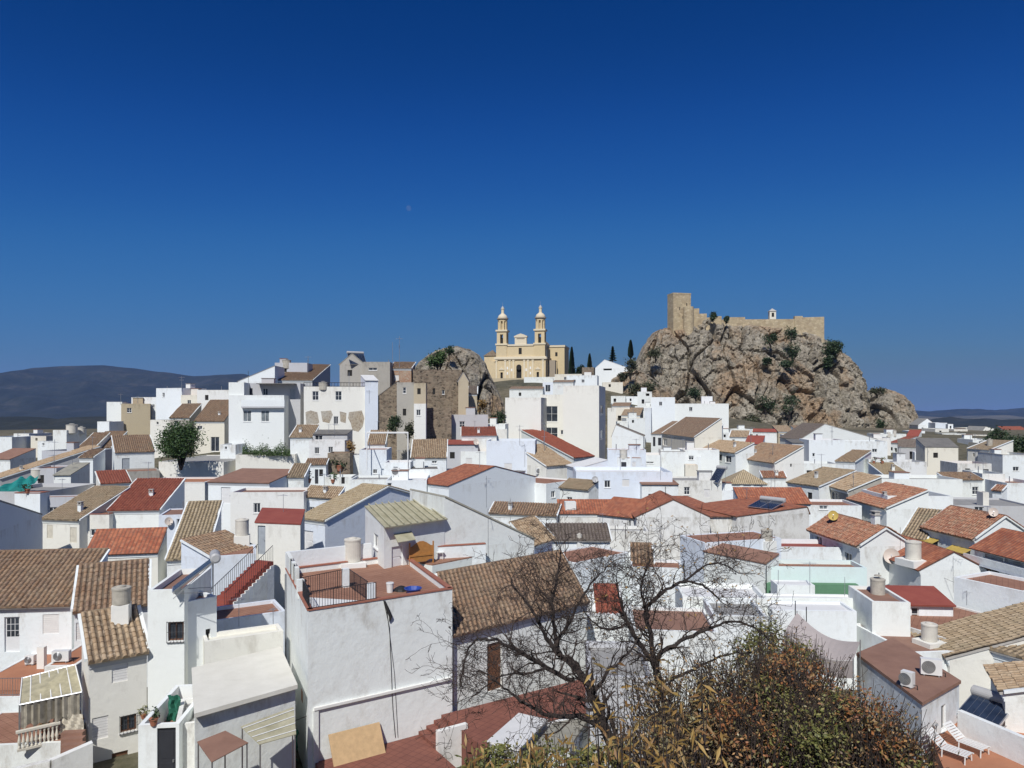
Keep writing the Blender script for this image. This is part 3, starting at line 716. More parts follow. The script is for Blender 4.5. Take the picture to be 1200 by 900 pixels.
# below the crag
house('white house with small red roof directly under the crag',(882,506),(913,508),('R',921,503),Y=200,yaw=-25,tile='redpaint',wall='white',wins=[('F',886,509,888,512,'dark')])
house('beige house under the crag beside the small red roof',(912,506),(930,506),Y=196,yaw=-5,d=6,tile='tan',wall='beige',pitch=.25)
block('white flat house with blue water drums under the crag',921,944,510,184,8,-10,wall='bright',floor='grey')
house('wide white gabled house with long dull roof under the crag',(938,515),(1028,521),Y=172,yaw=2,d=12,roof='gablef',rise=3.6,apex=.32,tile='dark',wall='white')
house('white house with brown roof left of the wide gable under the crag',(936,507.5),(968,507),('L',944,499),Y=182,yaw=-2,tile='brown',wall='white',pitch=.3)
block('plain white wall house in front of the wide gable',948,990,515.5,150,7,-6,wall='bright',wins=[('F',952,531,955,535,'dark')])
block('white flat house with grey awning strip right of the plain wall',990,1040,517,152,7,-8,wall='white',floor='grey',wins=[('F',1022,526,1028,530,'dark')])
house('white house with dark grey flat awning left of the plain wall',(928,519),(949,518),Y=154,yaw=-5,d=5,tile='darkgrey',wall='grey',pitch=.1,cornice=False)
house('white house with two dark windows and small tan roof at right',(979,541),(1002,544),('R',1018,532),Y=122,yaw=-38,tile='tan',wall='white',wins=[('R',1015,549,1022,560,'dark'),('R',1029,550,1036,561,'dark')],d=12)
block('white parapet with potted plants right of the two windowed house',1018,1042,538,124,7,-8,wall='white',floor='terracotta')
house('long white wall house with beige low roof right of two windowed house',(1038,559),(1068,559),Y=112,yaw=-6,d=7,tile='yellow',wall='white',pitch=.22)
block('long bright white wall house running below the two windowed house',1003,1128,561,104,7,-4,wall='bright',floor='grey',wins=[('F',1020,567,1060,576,'curtain')])
block('white flat house with wash line in front of the plain wall',940,982,543,128,6,-8,wall='white',floor='grey')
# row of roofs under the crag, middle
house('house with old tan roof and chimney beside the big white block',(763,508.5),(775,511),('R',800,494),Y=172,yaw=-40,tile='brown',wall='white',wins=[('F',765,512,768,523,'dark'),('F',771,513,775,522,'dark')])
house('house with long tan roof running up behind the white block',(776,508),(814,519),('R',846,490.5),Y=160,YB=139,tile='brown',wall='cream',pitch=.3,wins=[('F',777,514,782,522,'dark')])
house('tan roofed house with white gable right of the long tan roof',(815,511),(838,514),('R',868,497),Y=158,yaw=-32,tile='tan',wall='white')
house('small tan roofed house with porch posts under the white gable',(855,512),(877,513.5),('R',893,505),Y=157,yaw=-25,tile='tan',wall='white',wins=[('F',858,515,861,519,'dark')])
house('house with dull red roof behind the white parapet in the middle right',(873,520),(893,522),('R',917,511),Y=150,yaw=-28,tile='redpaint',wall='white')
house('house with tan roof over a shaded glazed gallery',(823,527),(862,535),('R',884,520),Y=138,YB=126,tile='tan',wall='white',wins=[('F',826,530,832,540,'dark'),('F',838,532,846,540,'dark'),('F',850,534,857,542,'dark')])
house('house with broad brown roof and cream gable in the middle right',(863,537),(908,544.5),('R',942,524),Y=131,YB=118,tile='brown',wall='pale',wins=[('R',926,541,928,547,'dark')])
house('house with lichened roof beside the columned pavilion',(923,566),(960,571.5),('L',925,549),Y=111,YB=105,tile='greenish',wall='white',d=7)
house('low tan roofed house with balcony rail right of the lichened roof',(966,569),(994,575),('R',1010,560),Y=108,YB=100,tile='tan',wall='concrete',wins=[('F',975,577,983,592,'dark')])
house('open pavilion with tan and green pyramid roof on white columns',(854,567),(899,567),Y=112,yaw=-6,d=6,roof='hip',rise=2.0,tile='yellow',wall='white',wins=[('F',858,569,867,575,'dark'),('F',871,569,880,575,'dark'),('F',883,569,894,575,'dark')])
house('white house with mottled roof edge behind the pavilion',(894,560),(921,561),('R',920,553),Y=117,yaw=-6,tile='mixred',wall='white')
block('white parapet house below the pavilion',845,905,575,101,6,-4,wall='bright',floor='grey')
block('white house with tiny window above the angled solar panel',782,822,535,128,8,-10,wall='bright',floor='grey',wins=[('F',807,534,813,539,'glass')])
house('white house with lit parapet steps above the pavilion',(800,527),(843,541),Y=129,yaw=-4,d=6,roof='flat',wall='bright',par=.3,wins=[('F',807,534,813,539,'glass')])
block('white block with drainpipe in the middle right',773,803,529,126,7,-10,wall='white',floor='grey',coping=m_eave)
block('cream walled yard with arched recess below the drainpipe block',803,818,545,122,3,-10,wall='cream',par=.2)
block('white block with slatted window left of the drainpipe',752,775,533,124,7,-12,wall='bright',wins=[('F',757,541,766,543,'dark')])
# slope left of the crag
block('big plain white block with a stepped top left of the crag',763,791,465.5,205,14,-12,wall='bright',par=.4)
block('long plain white block with small roof hut below the crag',791,854,473,204,14,-12,wall='bright',par=.5)
block('small white roof hut on the long plain white block',822,835,464.5,208,3,-12,wall='bright',par=.1)
block('narrow bluish white tower house left of the big plain block',755,763,478,196,8,-12,wall='bluewhite')
block('small white house with two windows on the slope below the scrub',716,733,464,235,6,-10,wall='white',wins=[('F',719,467,722,471,'dark')])
block('small white cottage row on the slope below the scrub',731,748,464.5,240,6,-10,wall='bright',wins=[('F',732,467,734,471,'dark'),('F',738,467,740,470,'dark')])
block('white cube house on the slope next to the narrow tower house',747,764,459,232,7,-10,wall='white',wins=[('F',752,468,755,473,'dark'),('F',757,461,761,464,'dark')])
house('cream house with small tan roof on the slope right of the apartments',(728,487),(750,490),('L',733,478),Y=196,yaw=-15,tile='tan',wall='cream',pitch=.3,wins=[('F',740,492,744,497,'dark')])
house('cream house with brown canopy roof right of the apartment block',(717,476),(738,478),('R',748,472),Y=205,yaw=-15,tile='brown',wall='cream',pitch=.2,wins=[('F',717,479,722,489,'dark'),('F',724,487,729,493,'dark')])
house('white gabled house sloping to the right beside the apartment block',(717,511),(754,514),Y=172,yaw=-12,d=8,roof='gablef',rise=2.6,apex=.13,tile='dark',wall='bright',wins=[('F',729,503,734,511,'curtain')])
house('white house with white sloping roof below the dark fir',(697,432),(736,434),Y=285,yaw=-18,d=9,roof='gablef',rise=3.4,apex=.3,tile='white',wall='bright',wins=[('F',707,427,717,434,'dark')],cornice=False)
block('brown stone stump tower beside the white sloping roofed house',682,696,430.5,270,5,-12,wall='stone',name='stone_tower',cat='tower',group='old stone ruins')
block('white parapet house in front of the church steps',614,650,442,262,7,-12,wall='white',floor='grey')
block('low white house left of the brown stone stump',650,682,438.5,258,7,-12,wall='cream',floor='grey')
house('white house with brown tiled eaves behind the apartment block left',(597,456),(636,455),Y=205,yaw=-6,d=7,tile='brown',wall='white',pitch=.12)
block('bluish white house with glazed roof room behind the apartment block',636,650,448,210,7,-10,wall='bluewhite',wins=[('F',639,451,645,459,'glass')])
house('white house with thin brown roof edge behind the apartment block right',(648,448),(672,448),Y=200,yaw=-8,d=6,tile='brown',wall='white',pitch=.12)
block('white flat house high behind the right apartment tower',664,700,440,215,7,-10,wall='white')
# apartment block
block('left windowless tower of the big cream apartment block',592,634,466,150,12,-13,wall='pale',floor='grey',par=.6,name='apartment_tower',cat='apartment block',wins=())
block('right taller windowless tower of the big cream apartment block',660,702,452,148,13,-13,wall='pale',floor='grey',par=.6,name='apartment_tower',cat='apartment block',wins=[('R',704,475,707,486,'glass'),('R',704,504,707,514,'glass'),('R',710,475,713,486,'glass')])
block('recessed middle of the apartment block with glazed balcony windows',633,661,462.5,155,9,-13,wall='pale',floor='grey',name='apartment_tower',cat='apartment block',wins=[('F',639.5,476,653.5,494,'cross'),('F',639,501,653.5,515,'cross'),('F',657,504,660,509,'dark')])
# ridge at left: houses around the ruins
block('white stepped parapet house on the ridge left of the balcony house',231,270,457,152,8,-2,wall='pale',par=.4)
block('low white house on the ridge below the stepped parapet',212,234,463,157,8,-4,wall='cream',par=.3)
block('tall bright white cube on the ridge left of the ruined roofs',183,213,455,160,7,-22,wall='bright')
block('white flat house left of the tall white cube on the ridge',154,184,465.5,170,8,-10,wall='white',wins=[('F',178,474,181,478,'dark')])
block('beige windowless block house on the left ridge',142,176,473,165,9,22,wall='beige',par=.2)
block('thin white wall block behind the beige block house',125,143,471,172,5,-4,wall='bright',par=.1)
block('low white annex left of the beige block house',114,128,494,160,5,-6,wall='bright',par=.1)
house('small ruined house with old tan roof beside the orange tree',(199,490),(222,490),('L',201,474),Y=142,yaw=2,tile='brown',wall='concrete',pitch=.45,wins=[('F',204,493,209,500,'dark')])
house('ruined cream house with half collapsed tiled roof',(228,494),(263,495),('L',234,469.5),Y=138,yaw=2,tile='brown',wall='cream',pitch=.5,wins=[('F',231,499,237,503,'dark'),('F',247,512,257,529,'dark')],verge=False)
H_R1=block('white house with recessed roof balcony on the left ridge',268,333,463,125,9,6,wall='bright',floor='grey',key='balcony',par=.9,wins=[('F',285,481,294.5,494,'curtain'),('F',306,481,315.5,494,'curtain')])
block('left stair tower of the white balcony house',268,286,448,125.2,8.6,6,wall='bright',par=.15)
block('grey shaded room at the back of the roof balcony',286,352,449,129,5,6,wall='grey',par=.1,wins=[('F',292,455,296,464,'dark'),('F',308,455,314,463,'dark'),('F',340,456,346,468,'greydoor')])
house('white house with long white gable behind the balcony house',(279,447),(322,447),Y=145,yaw=4,d=8,roof='sheds',rise=3.1,tile='grey',wall='bright',cornice=False)
house('house with broad old tiled roof on the ridge skyline',(321,446),(366,446),('R',387,428),Y=148,yaw=8,tile='brown',wall='grey')
block('grey flat roof house behind the broad old roof on the ridge',322,360,425,162,6,4,wall='grey',par=.1)
H_R3=block('tall cream house with exposed stone patches on the ridge',356,428,453,126,9,8,wall='pale',floor='redbrown',key='creamridge',par=.9,wins=[('F',366,458.5,373.5,469,'cross'),('F',393,458.5,400.5,469,'cross'),('F',365,486,371,497,'cross'),('F',391,488,396.5,497,'dark')])
house('white gabled stair wing right of the tall cream house',(428,446),(443,446),('R',448,440),Y=127,yaw=18,d=7,tile='white',wall='bluewhite',pitch=.2,cornice=False)
house('bare cement house with gabled roof wall on the ridge skyline',(398,427),(427,427),Y=140,yaw=2,d=7,roof='gablef',rise=2.0,tile='corrgrey',wall='concrete',cornice=False)
block('bare cement flat house right of the gabled cement house',426,457,424,139,7,2,wall='concrete',par=.1,wins=[('F',432,431,442,434,'dark')])
house('red brick shed house on the ridge beside the antenna masts',(457,432),(482,432),Y=142,yaw=0,d=6,tile='brown',wall='brick',pitch=.25)
block('long ruined rubble stone wall house behind the ruin facade',484,541,433,138,6,6,wall='stone',par=.3,name='stone_ruin',cat='ruin',group='old stone ruins',wins=[('F',507,455,510,462,'dark'),('F',518,457,521,462,'dark')])
house('ruined stone house with sloping broken side wall',(430,474),(467,474),Y=128,yaw=6,d=5,roof='sheds',rise=4.2,tile='darkgrey',over=.02,cornice=False,thick=.05,wall='stone',name='stone_ruin',cat='ruin',group='old stone ruins')
block('grey rendered ruin facade with empty windows',465,485,448,127,6,4,wall='concrete',par=.3,name='stone_ruin',cat='ruin',group='old stone ruins',wins=[('F',472,454,476,461,'cross'),('F',472,479,476,487,'dark')])
block('brown ruin bay with timber balcony next to the grey facade',485,499,449,127,5,4,wall='beige',par=.3,name='stone_ruin',cat='ruin',group='old stone ruins',wins=[('F',489,455,493,462,'dark'),('F',488,480,493,487,'dark')])
block('low pale patched ruin block at the foot of the ruin facade',485,499,473,125.5,3,4,wall='pale',par=.2,name='stone_ruin',cat='ruin',group='old stone ruins',wins=[('F',488,480,493,487,'dark')])
house('narrow beige gabled ruin end beside the rock outcrop',(537,447),(549,447),Y=136,yaw=4,d=7,roof='gablef',rise=1.6,tile='dark',wall='beige',cornice=False,name='stone_ruin',cat='ruin',group='old stone ruins')
block('low rubble wall terrace below the long stone ruin',499,529,478,131,4,4,wall='stone',par=.2,name='stone_ruin',cat='ruin',group='old stone ruins')
house('small brown roofed shed against the rock outcrop',(549,462),(559,462),Y=146,yaw=2,d=4,tile='dark',wall='beige',pitch=.4)
block('pale buttressed terrace wall house below the rock outcrop',528,572,486,134,4,4,wall='grey',par=.2)
house('low house with red tiled roof below the rock outcrop',(541,511),(582,512),('R',580,501),Y=128,yaw=4,tile='red',wall='white',pitch=.35,wins=[('F',570,517,576,523,'dark')])
house('white corrugated shed with thin red roof below the stone ruins',(515,521),(560,520),Y=124,yaw=4,d=5,tile='redpaint',wall='grey',pitch=.1,cornice=False)
# clutter below the tall cream house
house('grey patched shed with sheet roof under the tall cream house',(367,509),(407,507),Y=116,yaw=3,d=5,tile='darkgrey',wall='grey',pitch=.1,cornice=False,wins=[('F',369,510,378,517,'dark')])
block('lower rough grey shed wall below the sheet roofed shed',362,404,516,112,3,3,wall='dirty',par=.2)
house('small house with collapsed brown roof left of the grey shed',(340,513),(366,513),Y=117,yaw=3,d=5,tile='tan',wall='white',pitch=.35)
house('white cottage with little tiled porch and two doors among potted plants',(358,545),(382,545),('L',359,538.5),Y=106,yaw=3,tile='brown',wall='white',wins=[('F',369,550,373,567,'dark'),('F',374,550,378.5,558,'dark')])
block('white low yard house with pots beside the tiled porch cottage',380,412,559,102,4,3,wall='white',floor='grey',wins=[('F',400,559,404,567,'dark')])
block('stained stone retaining block right of the porch cottage',384,410,531,108,4,3,wall='stone',par=.2,name='retaining_wall',cat='wall',group='retaining walls of the town')
block('long white terrace wall with hedge below the balcony house',276,346,533,113,5,10,wall='pale',par=.3,floor='grey',name='retaining_wall',cat='wall',group='retaining walls of the town')
block('cream retaining wall under the orange tree',186,262,541,112,16,-2,wall='pale',par=.1,floor='grey',name='retaining_wall',cat='wall',group='retaining walls of the town')
block('grey cement retaining wall left of the orange tree wall',144,187,553,108,6,30,wall='concrete',par=.2,name='retaining_wall',cat='wall',group='retaining walls of the town')
block('white shaded cube house below the cream ridge house',421,453,527,110,7,3,wall='bluewhite',par=.2,wins=[('F',437,550,442,555,'dark')])
block('white stepped yard wall left of the shaded cube house',405,422,533,111,3,3,wall='white',par=.2)
block('white terrace block under the white pergola frame',450,481,542,105,5,3,wall='bright',floor='redbrown',par=.5,wins=[('F',461,547,466,557,'greydoor')])
house('house with tan roof behind the pergola left part',(431,521),(451,521),Y=117,yaw=5,d=5,tile='tan',wall='pale',pitch=.4)
house('house with tan roof and white verge right of the pergola',(482,537),(523,537),('R',499,516),Y=114,yaw=4,tile='tan',wall='white',pitch=.5,wins=[('F',506,540,512,543,'dark')])
block('white flat house with grey slab roof below the tan roof',478,515,550,103,6,8,wall='bright',floor='darkgrey',par=.12)
block('low white terrace house left of the red gabled roof',452,500,563,95,8,4,wall='bright',floor='white',par=.4,wins=[('F',454,566,459,572,'dark')])
block('small white yard house with railings below the shaded cube',410,456,562,97,6,3,wall='white',floor='grey',par=.3)
# middle band
house('white gabled house with red roof in the centre',(491,566),(526,571.5),('R',577,547),Y=97,YB=93,roof='gable',tile='orange',wall='bright',d=17)
block('plain bluish grey wall house in front of the apartment block',570,627,516.5,122,9,-4,wall='bluewhite',floor='grey',wins=[('F',591,543,600,553,'shutw')])
house('white wall house sloping left of the plain bluish wall',(540,529),(572,521),Y=124,yaw=2,d=8,roof='flat',wall='bright',par=.3)
house('white house with long dark red roof falling right of apartments',(672,537.5),(696,533.5),('L',611,505,146),Y=126,YB=131,tile='red',wall='bright',verge=True,cornice=False)
house('house with tan roof under the long dark red roof',(640,547),(671,539),('L',627,523),Y=118,YB=122,tile='tan',wall='pale',pitch=.4,cornice=False,wins=[('F',632,548,637,556,'dark')])
house('white gabled house with square windows in the centre',(640,567),(677,545),Y=104,YB=110,d=10,roof='flat',wall='bright',par=.2)
block('bluish white wall house with two small windows in the centre',676,712,548,112,7,-6,wall='bluewhite',par=.3,wins=[('F',688,544,694,553,'shutw'),('F',699.5,545,704.5,554,'dark')])
house('bluish white wall rising to the right behind the dark doored hut',(677,549),(712,537),Y=113,YB=114,d=6,roof='sheds',rise=1.2,tile='white',wall='bluewhite',cornice=False)
block('small white roof hut with dark doorway and tank in the centre',724,739,537,116,4,-10,wall='bright',par=.1,wins=[('F',728,541.5,734,553,'dark')])
block('grey shaded hut wing right of the dark doorway',739,752,537,114,4,-10,wall='bluewhite',par=.1,wins=[('F',741,541,745,551,'shutw')])
block('bluish block behind the dark doored hut',712,757,527,121,5,-6,wall='bluewhite',par=.2)
block('long bluish white parapet house across the centre',675,788,553,100,9,-2,wall='bluewhite',floor='white',par=.5)
house('white wall house with lean-to roof and pipe under the long parapet',(752,568),(795,569),Y=98,yaw=-2,d=4,tile='redbrown',wall='white',pitch=.05,cornice=False)
block('white wall sloping house beside the arched recess',788,846,563,101,6,-2,wall='dirty',par=.2,floor='grey')
house('small white house with lichened roof in the centre',(656,572),(690,580),('L',658,562),Y=98,YB=95,tile='greenish',wall='white',pitch=.42,cornice=False,verge=False)
house('house with long brown roof and open porch in the centre',(574,602),(652,604.5),('L',575,589.5),Y=81,YB=79,tile='brown',wall='white',wins=[('F',603,609,609,614,'dark'),('F',619,608,632,616,'dark')])
house('house with red roof and white dormer box behind the weathered wall',(655,602),(722,602),('L',641,586),Y=80,yaw=0,tile='orange',wall='dirty',wins=(),pitch=.4)
house('weathered wall house with red gable roof left of the long one',(700,602.5),(745,606),('R',789,587),Y=79,YB=76,roof='gable',tile='orange',wall='dirty',wins=[('F',737,610,739,617,'dark')],cornice=False)
house('weathered long wall house with big red roof in the centre right',(831,606),(866,606),('L',776,582,92),Y=76,yaw=-2,tile='orange',wall='dirty',cornice=False)
house('weathered gabled wall house between the two big red roofs',(746,606),(832,606),Y=74.5,yaw=-2,d=8,roof='gablef',rise=1.75,apex=.5,tile='orange',wall='dirty',cornice=False)
house('weathered white house with red roof carrying solar heaters',(864,606),(948,590),Y=75,YB=78,d=9,roof='gablef',rise=.6,apex=.97,tile='orange',wall='dirty',cornice=False)
house('red roofed house behind the solar heaters',(868,590),(950,589),('R',938,572),Y=85,yaw=-2,tile='orange',wall='white',pitch=.4,cornice=False)
block('low weathered parapet wall below the long weathered house',655,760,621,70,3,-4,wall='dirty',par=.3,floor='grey')
block('white patio wall below the weathered solar house',826,1006,640,64,4,-3,wall='white',par=.4,floor='redpaint')
# right side, middle distance
house('house with mottled red roof and long plain white gable wall at right',(995,585),(1039,594.5),('R',1061,576),Y=91,YB=82,tile='mixred',wall='bright',wins=[('F',1002,596,1007,612,'dark')],over=.3)
block('long bright white wall running right of the mottled red roof',1040,1117,581,84,7,-3,wall='bright',floor='grey')
block('white house front with balcony window left of mottled red roof',948,1010,592,86,6,-5,wall='white',par=.3,wins=[('F',960,583,970,597,'curtain')])
house('house with lichened roof behind the brown roof with yellow awnings',(1057,629),(1086,632),('R',1106,600),Y=73,yaw=-55,tile='greenish',wall='pale')
house('house with brown mottled roof above two yellow awnings',(1082,618),(1143,632.5),Y=72,YB=65.3,roof='gable',d=6,rise=1.9,tile='mixred',wall='white',key='awnings',wins=[('F',1083,630,1099,644,'cross'),('F',1118,641,1137,656,'cross')],over=.3)
house('house with mottled orange roof and shaded front at right',(949,621),(1008,640.5),Y=69,YB=60.6,roof='gable',tile='mixred',wall='white',d=4.6,rise=1.4,wins=[('F',956,628,963,641,'glass'),('F',976,640,982,668,'darkdoor'),('F',990,648,998,668,'dark')],over=.3,chim=[(1026,650,.5,.6,1.0)])
house('house with orange roof carrying a dish and a round tank',(1019,645),(1079,668.5),Y=64,YB=56.2,roof='gable',tile='orange',wall='bright',key='dishhouse',wins=[('F',1028,661,1040,672,'dark')],over=.25,d=5.2,rise=1.35)
house('modern white house with red roof and strip balconies at the right edge',(1142,640),(1215,658),Y=58,YB=52.2,roof='gable',tile='orange',wall='white',d=5,rise=1.3,wins=[('F',1150,662,1171,671,'dark'),('F',1178,668,1200,680,'dark'),('F',1152,650,1200,660,'curtain')],over=.5,key='balconies')
block('white wall of a house with wires left of the strip balconies',1112,1152,664,57,5,-12,wall='bright',par=.2)
house('white gabled shoulder wall below the strip balconies',(1118,676),(1200,712),Y=50,YB=46,d=4,roof='flat',wall='bright',par=.2)
# right foreground
block('pale mint flat house with green painted band at right',898,1016,664,52,2.6,-3,wall='mint',floor='terracotta',par=.3,key='mint')
block('green painted lower band in front of the mint wall',898,1006,684,51.4,.5,-3,wall='green',par=.05,name='painted_parapet',cat='parapet')
block('small white box room in front of the green band',911,955,685.5,49,1.5,-3,wall='bright',par=.05,floor='white')
block('white flat terrace below the green band',880,1004,700,47,1.1,-3,wall='bright',floor='white',par=.1)
block('white terrace wall lower step beside the grey shade canopy',905,1004,715,44.5,2.3,-3,wall='bright',floor='white',par=.15)
house('white house with brown mono pitch roof and long plain wall',(825,647),(897,665),Y=56,YB=51.6,d=1.6,rise=.5,tile='redbrown',wall='white',cornice=False,over=.05)
H_MP=house('bluish white gable front facing left beside the brown mono pitch',(797,627),(826,644),Y=59.5,YB=56,d=7,roof='flat',wall='bluewhite',par=.05)
house('white wall with tiled gable edge behind the bare tree',(674,660),(738,638),Y=53,YB=57,d=4,roof='flat',wall='white',par=.1)
house('house with mottled tile slope right of the tiled gable edge',(740,661),(765,665),('L',738,639),Y=56,yaw=-8,tile='brown',wall='white',pitch=.5)
block('white garden wall with chimney pot behind the bare tree',738,800,664,54,3,-10,wall='white',par=.2)
house('white house with flat dark roof in the centre foreground',(640,634),(715,634.5),('L',628,615),Y=64,yaw=-2,tile='dark',wall='white',pitch=.25,cornice=False)
block('white lower wall below the brown mono pitch house',800,900,699,46,4,-6,wall='bright',par=.3,floor='white')
block('white wall with broken plaster under the dead grey branches',836,900,721,42,4,-6,wall='white',par=.3,floor='grey')
house('house with two red painted flat roofs and white stair block',(1003,706),(1023,714),Y=47,YB=45.2,tile='redpaint',wall='bluewhite',d=1.7,rise=.4,wins=[('F',1003.5,704,1009,735,'dark'),('F',1018,719,1022,732,'dark')],cornice=False,over=.3)
block('bright white stair block right of the red painted roof',1022,1067,705,43.5,4,-6,wall='bright',floor='redbrown',par=.2)
house('white upper room with red flat roof and barred window',(1050,708.5),(1117,708),Y=47,yaw=-4,d=2.6,tile='redpaint',wall='bright',pitch=.2,wins=[('F',1068,712,1077,728,'cross')],cornice=False,over=.25)
house('house with big lichened tile roof at right foreground',(1070,746),(1113,756),('R',1178,716),Y=44,YB=40,tile='greenish',wall='pale',d=8,rise=2.3,verge=False)
house('weathered white gable wall right of the big lichened roof',(1107,748),(1200,713),Y=42,YB=45,d=5,roof='flat',wall='dirty',par=.1)
house('house with lichened tile roof at the right edge of the foreground',(1162,763),(1215,772),('L',1160,747),Y=40,YB=38,tile='greenish',wall='white',d=6,pitch=.5)
block('white house with brown terrace roof and round tank at right',1066,1178,765,40,5.5,6,wall='bright',floor='redbrown',par=.15,key='tankterrace')
house('lowest tiled roof at the right edge over a shaded wall',(1161,786),(1178,806),('R',1215,780),Y=36.5,YB=33.5,tile='tan',wall='white',d=6,rise=1.8)
house('white house with terracotta slab roof and two air conditioners',(1080,826),(1124,802),('L',1004,768,38.4),Y=32,YB=34.5,rise=-.02,tile='redbrown',wall='white',key='acroof',cornice=False,over=.12,thick=.14,wins=[('F',1103,826,1108.5,856,'glass')])

# bare stone showing through the render of the tall cream ridge house
HCR=HOUSES['creamridge']
def patch(H,pts,mat,off=.02):
    a_,u_=H['a'],H['u']; nf=Vector((u_.y,-u_.x,0)); q=[]
    for px,py in pts:
        k=(px-CX)/F; t_=(k*a_.y-a_.x)/(u_.x-k*u_.y); p=a_+u_*t_; q.append(Vector((p.x,p.y,(HR-py)/F*p.y)))
    m=MB(); f=[p+nf*off for p in q]; m.face(f[::-1]); m.face(q)
    for k in range(len(q)): m.face([f[k],f[(k+1)%len(q)],q[(k+1)%len(q)],q[k]])
    m.build('stone_patch',mat,H['root'])
W['warmstone']=M_stone('exposed_stone',[(.24,.18,.12),(.34,.27,.19),(.40,.33,.24)],2.6,(.46,.40,.31))
patch(HCR,[(409,483),(424,481),(427,490),(425,500),(420,506),(413,504),(411,496),(408,490)],W['warmstone'])
patch(HCR,[(358,483),(364,481),(372,483),(374,495),(366,502),(359,500)],W['warmstone'],.012); patch(HCR,[(376,482),(388,481),(390,486),(386,496),(378,494)],W['warmstone'],.012); patch(HCR,[(398,482),(406,484),(405,496),(399,494)],W['warmstone'],.012)

HW=[o for o in C.objects if o.get('label','').startswith('house with red roof and white dormer')][0]
m=MB(); q=P(668,594,81.0); m.box(q-UP*.5,1.2,1.0,1.1,.1); m.build('dormer',W['white'],HW)
# ------------------------------------------------------------------ left side, middle distance
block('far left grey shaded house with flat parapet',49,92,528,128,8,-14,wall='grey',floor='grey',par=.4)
house('house with tan roof and white verge at the far left edge',(-12,560),(0,555),('R',48,527),Y=118,yaw=-38,tile='tan',wall='grey',pitch=.3,d=15)
house('far left house with dull red roof strip',(-15,538),(12,537),('R',42,526),Y=140,yaw=-12,tile='redbrown',wall='white')
house('white gabled house with water tanks and old roof at left',(87,530),(106,530),('L',80,508),Y=140,yaw=6,tile='brown',wall='white',pitch=.4)
house('old roofed house behind the tanks house at left',(104,525),(130,523),Y=145,yaw=4,d=7,tile='brown',wall='white',pitch=.42)
block('narrow white gable house left of the tanks house',62,78,504,150,6,-6,wall='white',par=.1)
house('white gabled house with brown roof and grey door at left',(135,531),(181,527.5),('L',105,513),Y=116,YB=119,tile='brown',wall='white',wins=[('F',143,537,152,553,'greydoor')],d=8,rise=2.4)
house('small white hut with tiny brown roof at left',(93,537),(109,537),Y=112,yaw=10,d=5,tile='brown',wall='bright',pitch=.2)
house('white hut with flat grey green sheet roof at left',(63,557),(83,558),Y=100,yaw=8,d=6,tile='corrgrey',wall='bright',pitch=.2,cornice=False)
house('cream house with dull red roof and two dark windows at left',(118,568),(153,564.5),('L',100,557),Y=93,YB=95,tile='red',wall='pale',wins=[('F',124,572,131,577,'dark'),('F',136,571,147,576,'dark')],d=5,rise=1.2)
block('orange flat terrace house behind the big red roof at left',166,240,566,93,7,3,wall='pale',floor='orange',par=.15,coping=m_whitetrim)
block('grey wall block at left behind the green tarpaulin',36,66,549,110,6,8,wall='grey',par=.2)
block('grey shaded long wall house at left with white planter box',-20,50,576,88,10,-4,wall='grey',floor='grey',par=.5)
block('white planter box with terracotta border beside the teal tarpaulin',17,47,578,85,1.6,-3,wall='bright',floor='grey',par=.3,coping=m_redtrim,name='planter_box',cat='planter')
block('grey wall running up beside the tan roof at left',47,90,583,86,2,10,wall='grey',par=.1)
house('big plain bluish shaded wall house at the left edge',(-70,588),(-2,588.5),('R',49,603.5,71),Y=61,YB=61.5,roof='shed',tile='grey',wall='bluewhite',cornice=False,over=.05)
house('house with tan tiled roof and two cream shutters at left',(50,609),(93,613),('R',137,580),Y=75,YB=74,tile='greenish',wall='pale',wins=[('F',55,615,62,631,'shutter'),('F',82,618,90,636,'shutter')],d=7,rise=2.6)
house('white house with large red tiled roof at left',(127,599),(187,602.5),('R',243,571),Y=76,YB=76.5,tile='red',wall='bright',d=7.5,rise=2.5,wins=[('F',137,622,159,628,'curtain')])
block('low white wing with brown coping left of the large red roof',93,128,603,75,4,3,wall='pale',floor='redbrown',par=.1,coping=m_redtrim,wins=[('F',106,620,116,628,'glass')])
block('white corner house with a round dish below the large red roof',186,226,604,73,5,14,wall='bluewhite',floor='redbrown',par=.1,wins=[('F',207,608,216,620,'glass')])
house('long white house with brown flat roof in the left centre',(244,565),(316,567),('R',350,552),Y=92,YB=90.5,tile='redbrown',wall='bright',pitch=.16,d=8,wins=[('F',259,571,270,590,'whitedoor')],cornice='grey')
block('low cream parapet house in front of the brown flat roof',270,356,577,84,5,2,wall='pale',floor='redbrown',par=.3)
house('house with small tan roof right of the cream parapet',(356,582),(395,589),('R',404,572),Y=86,YB=84,tile='tan',wall='bluewhite',pitch=.4)
house('small white gabled shed with lichened roof scrap in left centre',(337,560),(356,562),Y=95,yaw=4,d=4,tile='greenish',wall='white',pitch=.35)
house('white house with long narrow tan roof and bluish side gable',(351,608),(381,611),('R',442,572),Y=72,YB=70,roof='gable',tile='yellow',wall='bluewhite',d=17.6,rise=2.5,wins=[('F',356,622,367,645,'whitedoor')])
house('white roof room with dark red flat roof and grey door',(299,613),(352,617),('R',357,598,67),Y=63,YB=62,tile='redpaint',wall='pale',wins=[('F',302,616,311,650,'greydoor')],cornice=False,over=.05)
house('low house with orange roof and small brown vent at left',(100,650),(185,646.5),('L',109,629),Y=57,YB=58,tile='orange',wall='pale',wins=[('F',151,662,163,670,'vent')],pitch=.55,d=2.6,rise=1.5)
house('house with broad yellowed tile roof beside the solar heater',(196,657),(240,656),('R',297,605),Y=57,yaw=14,tile='yellow',wall='bright',d=9,rise=3.3)
